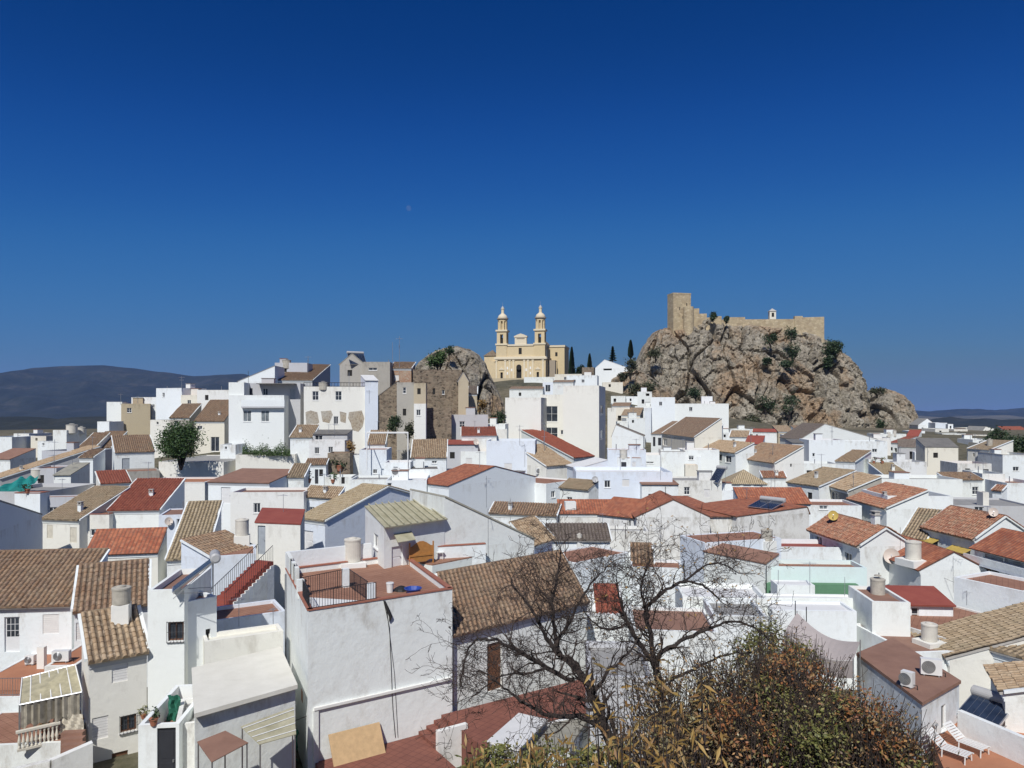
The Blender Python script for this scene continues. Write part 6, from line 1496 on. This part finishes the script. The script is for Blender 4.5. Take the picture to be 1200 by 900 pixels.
# loungers on the orange terrace at lower right
fl2=P(1150,900,29.5); zl=-14.9
q=[PZ(1085,850,zl),PZ(1112,915,zl),PZ(1230,915,zl),PZ(1230,862,zl),PZ(1128,845,zl)]
tt=thing('roof_terrace',q[1]-UP*3,'orange floored terrace with white parapet at the lower right corner','terrace')
m=MB(); m.hexa([Vector((p.x,p.y,-18)) for p in (q[0],q[1],q[2],q[3],q[4])],[Vector((p.x,p.y,zl)) for p in q]); m.build('terrace_floor',R['orange'],tt)
w0,w1=PZ(1122,862,zl),PZ(1232,912,zl); m=MB(); d=w1-w0; sd3=Vector((-d.y,d.x,0)).normalized()
m.obox(Vector((w0.x,w0.y,-18)),d,sd3*.25,UP*(18+zl+1.15)); m.build('parapet',W['white'],tt)
def lounger(label,px,py,rot):
    p=PZ(px,py,zl); r=thing('sun_lounger',p,label,'sun lounger','white loungers on the orange terrace'); d=Vector((math.cos(rot),math.sin(rot),0)); s=Vector((-d.y,d.x,0))
    m=MB()
    for sg in(-1,1): m.tube([p+s*sg*.3+UP*.34-d*.65,p+s*sg*.3+UP*.34+d*.45],.03,6); m.tube([p+s*sg*.3+UP*.34+d*.4,p+s*sg*.3+UP*.85+d*1.05],.03,6)
    m.build('frame',m_plastic,r)
    m=MB()
    for k in range(9): m.obox(p+d*(-.62+.115*k)-s*.27+UP*.36,d*.09,s*.54,UP*.02)
    m.build('seat',m_plastic,r)
    m=MB(); bd=(d*.65+UP*.5).normalized()
    for k in range(7): m.obox(p+d*.43-s*.27+UP*.37+bd*(.115*k),bd*.09,s*.54,(UP*.8-d*.5)*.025)
    m.build('backrest',m_plastic,r)
    for a_ in(-.55,.35):
        for sg in(-1,1): m=MB(); m.tube([p+d*a_+s*sg*.3+UP*.33,p+d*a_+s*sg*.33],.028,6); m.build('leg',m_plastic,r)
lounger('white slatted lounger nearest the narrow end wall',1118,888,2.2); lounger('white slatted lounger next to the white parapet',1138,880,2.1)

# cloths, cables
q=PZ(338,893,-16.5); m=MB(); n=8; g=[[m.vert(q+Vector((-.5+.13*i+.05*math.sin(j*2),.12*math.sin(i*1.9+j*.7),1.5-.2*j))) for i in range(n)] for j in range(8)]
for A,B in zip(g,g[1:]):
    for i in range(n-1): m.f.append([A[i],A[i+1],B[i+1],B[i]]); m.m.append(0)
tag(m.build('hanging_cloth',m_greencloth,origin=q),'green cloth hanging in the yard left of the big white house','cloth')
q=P(204,838,33); m=MB(); g=[[m.vert(q+Vector((-.3+.1*i+.04*math.sin(j*2),.1*math.sin(i*1.9+j*.7),.9-.2*j))) for i in range(7)] for j in range(7)]
for A,B in zip(g,g[1:]):
    for i in range(6): m.f.append([A[i],A[i+1],B[i+1],B[i]]); m.m.append(0)
tag(m.build('hanging_cloth',m_greencloth,origin=q),'green cloth hanging beside the dark doored garage house','cloth')
def cable(label,p0,p1,sag,r_=.012):
    m=MB(); m.tube([p0.lerp(p1,k/12)-UP*(sag*4*(k/12)*(1-k/12)) for k in range(13)],r_,4); tag(m.build('overhead_cable',m_cable,origin=p0),label,'cable','cables over the roofs')
cable('black cable crossing the yard left of the big white house',P(226,884,31.5),P(362,838,33.5),.1,.02)
cable('thin cable running along the white gable with wires at right',P(1085,664,58),P(1165,690,52),.5); cable('thin cable crossing the weathered wall from the spindly antenna',P(774,622,70),P(700,634,70),.3)
cable('thin cable over the white yards at right centre',P(886,698,46),P(836,716,44),.3); cable('sagging cable between the pole mast and the white pipe mast',P(572,600,47),P(598,586,78),.6)
# olives and scrub on the far slopes
rnd=random.Random(77); m=MB()
for k in range(2600):
    side=rnd.random()<.55; px=rnd.uniform(-40,150) if side else rnd.uniform(1030,1240); Y=math.exp(rnd.uniform(math.log(430),math.log(3400))); x=(px-CX)/F*Y; z=zg(x,Y); s=rnd.uniform(1.6,4.2)
    c_=Vector((x,Y,z))
    for j in range(7):
        a_=Vector((rnd.gauss(0,1),rnd.gauss(0,1),rnd.gauss(0,1))).normalized(); b_=a_.orthogonal().normalized(); o=c_+Vector((rnd.gauss(0,.5),rnd.gauss(0,.5),rnd.uniform(.3,1.1)))*s
        m.face([o-a_*s*.7,o-b_*s*.6,o+a_*s*.7,o+b_*s*.6])
tag(m.build('olive_scrub',L_bush),'dark olive trees and scrub scattered over the far slopes','olive trees',kind='stuff')
rnd=random.Random(5)
# ------------------------------------------------------------------ trees, bushes, shrubs
def bush(label,px,py,wpx,hpx,Y,leaf,n,size,clumps=12,name='bush',cat='bush',group=None,trunk=True,dy=None):
    """a bush or round tree whose foliage spans wpx x hpx photo pixels with its foot at (px, py)"""
    s=Y/F; p=P(px,py,Y); rx,rz=wpx*s/2,hpx*s/2; r=thing(name,p,label,cat,group)
    m=MB(); leaf_blob(m,p+UP*rz*1.05,(rx*.82,(dy or rx)*.8,rz*.8),n,size,clumps); m.build('crown',leaf,r)
    m=MB(); rt=max(.04,rx*.06)
    for k in range(4):
        d=Vector((random.uniform(-.6,.6)*rx,random.uniform(-.5,.5)*rx,rz*random.uniform(1.0,1.5))); m.tube([p-UP*.6,p+d*.45,p+d],[rt,rt*.7,rt*.25],5)
    m.build('trunk',m_bark,r); return r
def cypress(label,px,py,top,wpx,Y,name='cypress_tree',layers=False):
    s=Y/F; p=P(px,py,Y); h=(py-top)*s; R_=wpx*s/2; r=thing(name,p,label,'cypress' if not layers else 'fir','dark conifers by the church')
    m=MB()
    for k in range(2600):
        t=random.random()**.8; z=h*(.04+.96*t); rr=R_*((1-t)**.55*min(1,.35+4*t) if not layers else (1-t)*(.65+.35*math.sin(t*38)))
        a=random.uniform(0,6.28); q=rr*math.sqrt(random.uniform(.3,1)); c=p+Vector((math.cos(a)*q,math.sin(a)*q,z)); sz=.42*random.uniform(.6,1.2)
        d=Vector((math.cos(a)*.5,math.sin(a)*.5,1 if not layers else .15)).normalized(); b=d.orthogonal().normalized()
        m.face([c-d*sz,c-b*sz*.3,c+d*sz,c+b*sz*.3])
    m.build('crown',L_cyp,r); m=MB(); m.tube([p-UP*2,p+UP*h*.9],[.3,.05],6); m.build('trunk',m_bark,r)
cypress('tall dark cypress touching the right corner of the church',670,446,407,9,292); cypress('second cypress standing alone right of the church',691,444,415,8,290)
cypress('dark fir on the slope behind the white sloping roofed house',718,424,406,11,300,'fir_tree',True); cypress('slim cypress at the foot of the castle crag',739,420,399,8,302)
bush('low round tree between the church cypresses',680,444,17,16,288,L_cyp,900,.45,name='round_tree',cat='tree')
bush('dark round orange tree above the cream retaining wall',212,546,56,54,108,L_orange,9000,.17,34,name='orange_tree',cat='tree')
bush('large dark tree on the right edge of the castle crag',975,420,25,22,322,L_dark,1800,.5,14,name='crag_tree',cat='tree'); bush('leaning lower tree on the right edge of the castle crag',971,434,13,18,320,L_dark,900,.45,8,name='crag_tree',cat='tree')
for lab,px,py,w_,h_,Y in [('round bush just below the castle wall',903,406,17,19,313),('upper bush in the gully below the bell turret',927,402,14,20,315),('long bush lower in the crag gully',929,424,22,22,308),('dark bush at the foot of the crag in the middle',925,492,26,30,297),
  ('small bush left foot of the crag gully',898,484,26,22,298),('bush on the crag face left of the gully',899,428,12,10,309),('dark bush in a crag hollow',921,432,14,10,306),('bush at the base of the crag left',815,468,18,14,298),
  ('scrub clump below the keep on the crag slope',768,424,20,16,318),('tall scrub on the bank left of the crag',739,444,16,26,268),('broad scrub on the bank above the white cottages',745,465,24,16,262),('scrub right of the broad scrub on the bank',762,462,20,16,264),
  ('low scrub on the bank beside the cypress foot',728,447,14,10,270),('green bush beside the boulder outcrop at right',1030,508,14,18,310),('scrubby bush on the top of the boulder outcrop at right',1028,464,18,12,326),('dark shrub under the keep turret',836,376,7,12,328),
  ('little shrub on the crag under the stepped wall',851,379,7,10,328),('scrub at the lower right foot of the crag',880,500,30,14,296)]:
    bush(lab,px,py,w_,h_,Y,L_bush if 'scrub' in lab else L_dark,700,.42,9,group='bushes on the rocks')
bush('green bush on the top of the left boulder outcrop',514,434,25,23,160,L_hedge,2200,.24,14,group='bushes on the rocks'); bush('small dark bush behind the green bush on the boulders',526,415,14,10,170,L_dark,600,.25,8,group='bushes on the rocks')
bush('dark bush at the right foot of the boulder outcrop',583,507,20,28,150,L_dark,1500,.25,12,group='bushes on the rocks'); bush('brown dry bush on the boulder foot',562,484,18,18,156,L_dry,600,.2,8,group='bushes on the rocks'); bush('bush at the left foot of the boulder outcrop',528,488,16,12,140,L_bush,700,.22,8,group='bushes on the rocks')
bush('thick green shrub at the foot of the ruin facade',463,508,18,20,121,L_dark,1300,.18,10); bush('climbing shrub at the right of the ruin facade',480,515,12,22,122,L_bush,800,.18,8)
bush('dry brown shrub beside the stained stone retaining block',411,530,12,14,112,L_dry,600,.14,8)
for k,(px,py,w_,h_) in enumerate([(1172,530,34,30),(1190,534,30,22),(1157,534,22,16),(1206,532,24,24)]):
    bush(['tallest round dark tree at the right edge','dark tree right of the tallest round tree','low dark tree left of the tallest round tree','dark tree cut by the right picture edge'][k],px,py,w_,h_,175-6*k,L_dark,2200,.26,16,name='round_tree',cat='tree',group='round dark trees at right')
hd=thing('hedge',P(312,533,114),'clipped green hedge on the white terrace wall below the balcony house','hedge'); m=MB()
for k in range(3800):
    px=random.uniform(284,340); p=P(px,534-abs(random.gauss(0,1))*(5.0+1.5*math.sin(px*.31)),113.3+random.uniform(-.1,1.6)); a_=Vector((random.gauss(0,1),random.gauss(0,1),random.gauss(0,1))).normalized(); b_=a_.orthogonal().normalized(); s=.13
    m.face([p-a_*s,p-b_*s*.4,p+a_*s,p+b_*s*.4])
m.build('foliage',L_hedge,hd)
# ---- bare trees in the foreground
def bare_tree(label,base,d0,L0,r0,seed,levels=6,leaf=None,name='bare_tree',lean=.25,hmax=None):
    rnd=random.Random(seed); r=thing(name,base,label,'tree','bare trees in the foreground'); T_=MB(); B_=MB(); LF=MB()
    def grow(p,d,L,rad,lv):
        gn=.24 if lv<4 else .17
        n=max(3,int(L/.28)); pts=[p]; rr=[rad]; q=p
        for k in range(n):
            d=(d+Vector((rnd.gauss(0,gn),rnd.gauss(0,gn),rnd.gauss(0,gn*.9)+.03))).normalized(); q=q+d*(L/n); pts.append(q); rr.append(max(.0042,rad*(1-.42*(k+1)/n)))
        (T_ if lv==0 else B_).tube(pts,rr,8 if lv==0 else 6 if lv<3 else 3,cap=lv<3)
        if lv>=levels: 
            if leaf and rnd.random()<.10:
                for _ in range(2):
                    c=pts[-1]; a_=Vector((rnd.gauss(0,1),rnd.gauss(0,1),rnd.gauss(0,1))).normalized(); b_=a_.orthogonal().normalized(); s=.045; LF.face([c-a_*s,c-b_*s*.4,c+a_*s,c+b_*s*.4])
            return
        nc=(2 if lv<2 else 3) + (1 if rnd.random()<.55 else 0)
        for k in range(nc):
            t=1.0 if k==0 else rnd.uniform(.3,.95); i=min(len(pts)-1,int(t*n)); 
            ax=Vector((rnd.gauss(0,1),rnd.gauss(0,1)*.8,rnd.gauss(0,1)*.6)); ax=(ax-d*ax.dot(d)).normalized(); an=rnd.uniform(.35,.95) if k else rnd.uniform(.1,.45)
            nd=(d*math.cos(an)+ax*math.sin(an)); nd=(nd+Vector((0,0,.10))).normalized()
            grow(pts[i],nd,L*rnd.uniform(.58,.86),rr[i]*(.86 if k==0 else rnd.uniform(.52,.74)),lv+1)
    for dd_,ll,rr_ in d0: grow(base,Vector(dd_).normalized(),ll,rr_,0 if (dd_,ll,rr_)==d0[0] else 1)
    T_.build('trunk',m_bark,r); B_.build('branches',m_twig,r)
    if leaf and LF.f: LF.build('leaves',leaf,r)
    return r
def limb_tree(label,limbs,seed,leaf=None,lv_max=3,dens=.20,name='bare_tree'):
    """a gnarled bare tree: main limbs through given points, twigs grown from them"""
    rnd=random.Random(seed); base=P(*limbs[0][0][0]); r=thing(name,base,label,'tree','bare trees in the foreground'); T_=MB(); B_=MB(); LF=MB()
    def twig(p,d,L,rad,lv):
        n=max(3,int(L/.12)); pts=[p]; rr=[rad]; q=p
        for k in range(n):
            d=(d+Vector((rnd.gauss(0,.27),rnd.gauss(0,.24),rnd.gauss(0,.24)+.02))).normalized(); q=q+d*(L/n); pts.append(q); rr.append(max(.0038,rad*(1-.6*(k+1)/n)))
        B_.tube(pts,rr,5 if lv<1 else 3,cap=False)
        if leaf and lv>=lv_max-1 and rnd.random()<.16:
            c=pts[-1]; a_=Vector((rnd.gauss(0,1),rnd.gauss(0,1),rnd.gauss(0,1))).normalized(); b_=a_.orthogonal().normalized(); s=.04; LF.face([c-a_*s,c-b_*s*.4,c+a_*s,c+b_*s*.4])
        if lv>=lv_max: return
        for k in range(rnd.choice((2,2,3,3)) if lv<2 else rnd.choice((1,2,2,3))):
            i=rnd.randint(max(1,n//4),n); ax=Vector((rnd.gauss(0,1),rnd.gauss(0,.8),rnd.gauss(0,.8))); ax=(ax-d*ax.dot(d)).normalized(); an=rnd.uniform(.4,1.1)
            twig(pts[i],(d*math.cos(an)+ax*math.sin(an)).normalized(),L*rnd.uniform(.5,.8),max(.0045,rr[i]*.62),lv+1)
    for pts,r0,r1 in limbs:
        w=[P(*q) for q in pts]; sm_=[]
        for k in range(len(w)-1):
            for s in range(5):
                t=s/5; p0=w[max(0,k-1)]; p1=w[k]; p2=w[k+1]; p3=w[min(len(w)-1,k+2)]
                q=.5*((2*p1)+(p2-p0)*t+(2*p0-5*p1+4*p2-p3)*t*t+(3*p1-p0-3*p2+p3)*t**3); sm_.append(q+Vector((rnd.gauss(0,.012),rnd.gauss(0,.03),rnd.gauss(0,.012))))
        sm_.append(w[-1]); n=len(sm_); rr=[.58*(r0+(r1-r0)*k/(n-1))*rnd.uniform(.88,1.14) for k in range(n)]
        T_.tube(sm_,rr,8)
        acc=0
        for k in range(1,n):
            acc+=(sm_[k]-sm_[k-1]).length
            if rr[k]<.16 and (acc>dens or k==n-1):
                acc=0; d=(sm_[k]-sm_[k-1]).normalized(); ax=Vector((rnd.gauss(0,1),rnd.gauss(0,.8),rnd.gauss(0,.8)+.25)); ax=(ax-d*ax.dot(d)).normalized(); an=rnd.uniform(.5,1.2) if k<n-1 else .2
                twig(sm_[k],(d*math.cos(an)+ax*math.sin(an)).normalized(),rnd.uniform(.45,.95),max(.010,rr[k]*.42),0)
    T_.build('trunk',m_bark,r); B_.build('twigs',m_twig,r)
    if LF.f: LF.build('leaves',leaf,r)
limb_tree('gnarled bare dark tree spreading over the patio and brown roof',[
 ([(724,912,15),(716,872,15),(702,836,15),(692,806,15)],.20,.15),
 ([(692,806,15),(676,784,15.1),(656,766,15.2),(650,742,15.3),(648,705,15.4),(655,668,15.5),(657,642,15.5)],.13,.02),
 ([(656,768,15.2),(640,748,15),(628,722,14.9),(612,700,14.8),(600,682,14.8)],.09,.02),
 ([(672,798,15),(640,782,14.8),(606,762,14.6),(578,750,14.5),(556,752,14.4),(545,774,14.4),(541,800,14.4)],.09,.018),
 ([(706,850,15),(676,840,14.7),(644,838,14.5),(616,824,14.3),(590,806,14.2),(570,790,14.1)],.10,.02),
 ([(652,752,15.3),(668,728,15.5),(682,700,15.7),(700,676,15.8),(716,660,15.9)],.07,.015),
 ([(694,812,15),(716,784,15.3),(738,764,15.6),(752,742,15.8)],.08,.02),
 ([(640,782,14.8),(618,790,14.6),(596,790,14.5),(566,806,14.4)],.05,.015)],5,None,4,.10)
limb_tree('second gnarled bare tree arching to the right above the autumn shrubs',[
 ([(792,905,16.5),(784,852,16.5),(774,806,16.5),(766,776,16.5)],.17,.13),
 ([(766,776,16.5),(750,754,16.4),(736,732,16.3),(727,704,16.3),(722,680,16.3)],.11,.025),
 ([(766,776,16.5),(762,742,16.6),(757,716,16.7),(776,694,16.8),(802,682,16.9),(826,688,17),(846,706,17)],.11,.025),
 ([(766,772,16.5),(798,752,16.8),(830,736,17),(862,728,17.2),(890,740,17.3),(905,756,17.3)],.09,.02),
 ([(757,716,16.7),(751,692,16.7),(757,668,16.7),(766,648,16.7)],.06,.015),
 ([(774,800,16.5),(814,784,16.7),(850,768,16.8),(884,764,16.9)],.07,.02),
 ([(802,682,16.9),(822,666,17),(842,660,17),(866,672,17.1)],.05,.015),
 ([(736,732,16.3),(712,738,16.1),(694,728,16),(682,712,16)],.05,.015)],23,L_dry,4,.095)
def shrub(label,specs,leaf,n,size,stems,base_z,seed,name='shrub',cl=30):
    random.seed(seed); c0=Vector(specs[0][0]); r=thing(name,Vector((c0.x,c0.y,base_z)),label,'shrub','autumn shrubs below the viewpoint'); m=MB(); tot=sum(s[1][0]*s[1][2] for s in specs)
    for c,rad in specs: leaf_blob(m,c,rad,int(n*rad[0]*rad[2]/tot),size,cl,.35)
    m.build('leaves',leaf,r); m=MB()
    for k in range(stems):
        c,rad=random.choice(specs); c=Vector(c); t=c+Vector((random.uniform(-1,1)*rad[0],random.uniform(-1,1)*rad[1],random.uniform(.1,1.15)*rad[2])); b=Vector((c.x+random.uniform(-.5,.5)*rad[0],c.y+random.uniform(-.5,.5)*rad[1],base_z))
        md=b.lerp(t,.6)+Vector((random.gauss(0,.15),random.gauss(0,.15),0)); m.tube([b,md,t],[.018,.011,.004],4,cap=False)
    m.build('stems',m_twig,r); random.seed(seed+1); return r
def S(px,py,Y,rx,rz,ry=None): return (P(px,py,Y),(rx*Y/F,(ry or rx)*Y/F,rz*Y/F))
shrub('wide russet and green autumn shrub filling the bottom right centre',[S(900,865,15,90,75),S(980,875,14.5,80,70),S(1040,890,14,50,50),S(930,800,16.5,60,40),S(860,820,16,50,50)],L_autumn,11000,.040,1300,-8,3)
shrub('rust coloured patches of leaves in the right part of the autumn shrubs',[S(1010,850,14.2,45,40),S(930,790,15.6,40,30),S(870,860,14.2,40,40),S(1040,880,13.8,40,30)],L_rust,3600,.042,220,-8,5)
shrub('green leafed shrub poking through the autumn shrubs',[S(940,870,14.0,45,45),S(985,835,14.6,30,25),S(905,815,15.4,26,22),S(1060,890,13.6,30,20)],L_green,3200,.042,200,-8,6)
shrub('dense darker autumn shrub at the bottom centre behind yellow leaves',[S(790,850,15.5,60,70),S(830,880,14.5,60,50),S(760,885,14,50,40)],L_autumn,7500,.042,420,-8,8)
shrub('green and yellow low shrub at the bottom left of the bare tree',[S(580,898,14,40,22),S(640,905,13.5,50,26),S(700,905,13,40,26)],L_green,4200,.05,120,-8.5,15)
shrub('tall yellowish wispy shrub behind the russet shrub at right',[S(905,752,22,26,20),S(880,770,21,30,24),S(940,770,22,24,18)],L_green,2600,.055,120,-11,19)
# dry yellow lance leaves close to the viewer
random.seed(31); r=thing('dry_plant',P(770,1000,9.5),'nearest dry plant with long yellow lance leaves in the bottom centre','plant'); m=MB(); st_=MB()
for k in range(46):
    px=random.gauss(782,36); py=random.uniform(770,905); Y=random.uniform(9.3,10.8); t=P(px,py,Y); b=P(px+random.gauss(0,12),1010,Y); st_.tube([b,b.lerp(t,.5)+Vector((random.gauss(0,.05),0,0)),t],[.012,.008,.004],4,cap=False)
    for j in range(random.randint(4,8)):
        o=b.lerp(t,random.uniform(.55,1)); d=Vector((random.gauss(0,1),random.gauss(0,.7),random.gauss(-.1,.7))).normalized(); w=d.cross(Vector((random.gauss(0,.3),1,random.gauss(0,.3)))).normalized()*random.uniform(.014,.024); L=random.uniform(.12,.26)
        m.face([o,o+d*L*.45+w-UP*.01,o+d*L-UP*.05,o+d*L*.45-w-UP*.01])
m.build('leaves',L_dry,r); st_.build('stems',m_twig,r)
random.seed(33); r=thing('dry_plant',P(640,1000,10),'row of dry yellow leaves along the bottom edge left of centre','plant'); m=MB(); st_=MB()
for k in range(60):
    px=random.uniform(545,740); py=random.uniform(862,905); Y=random.uniform(10.5,12.5); t=P(px,py,Y); b=P(px+random.gauss(0,8),1000,Y); st_.tube([b,t],[.01,.004],4,cap=False)
    for j in range(6):
        o=b.lerp(t,random.uniform(.5,1)); d=Vector((random.gauss(0,.7),random.gauss(0,.6),random.gauss(.6,.6))).normalized(); w=d.cross(Vector((0,1,0))).normalized()*random.uniform(.015,.025); L=random.uniform(.12,.24)
        m.face([o,o+d*L*.45+w,o+d*L,o+d*L*.45-w])
m.build('leaves',L_dry,r); st_.build('stems',m_twig,r)
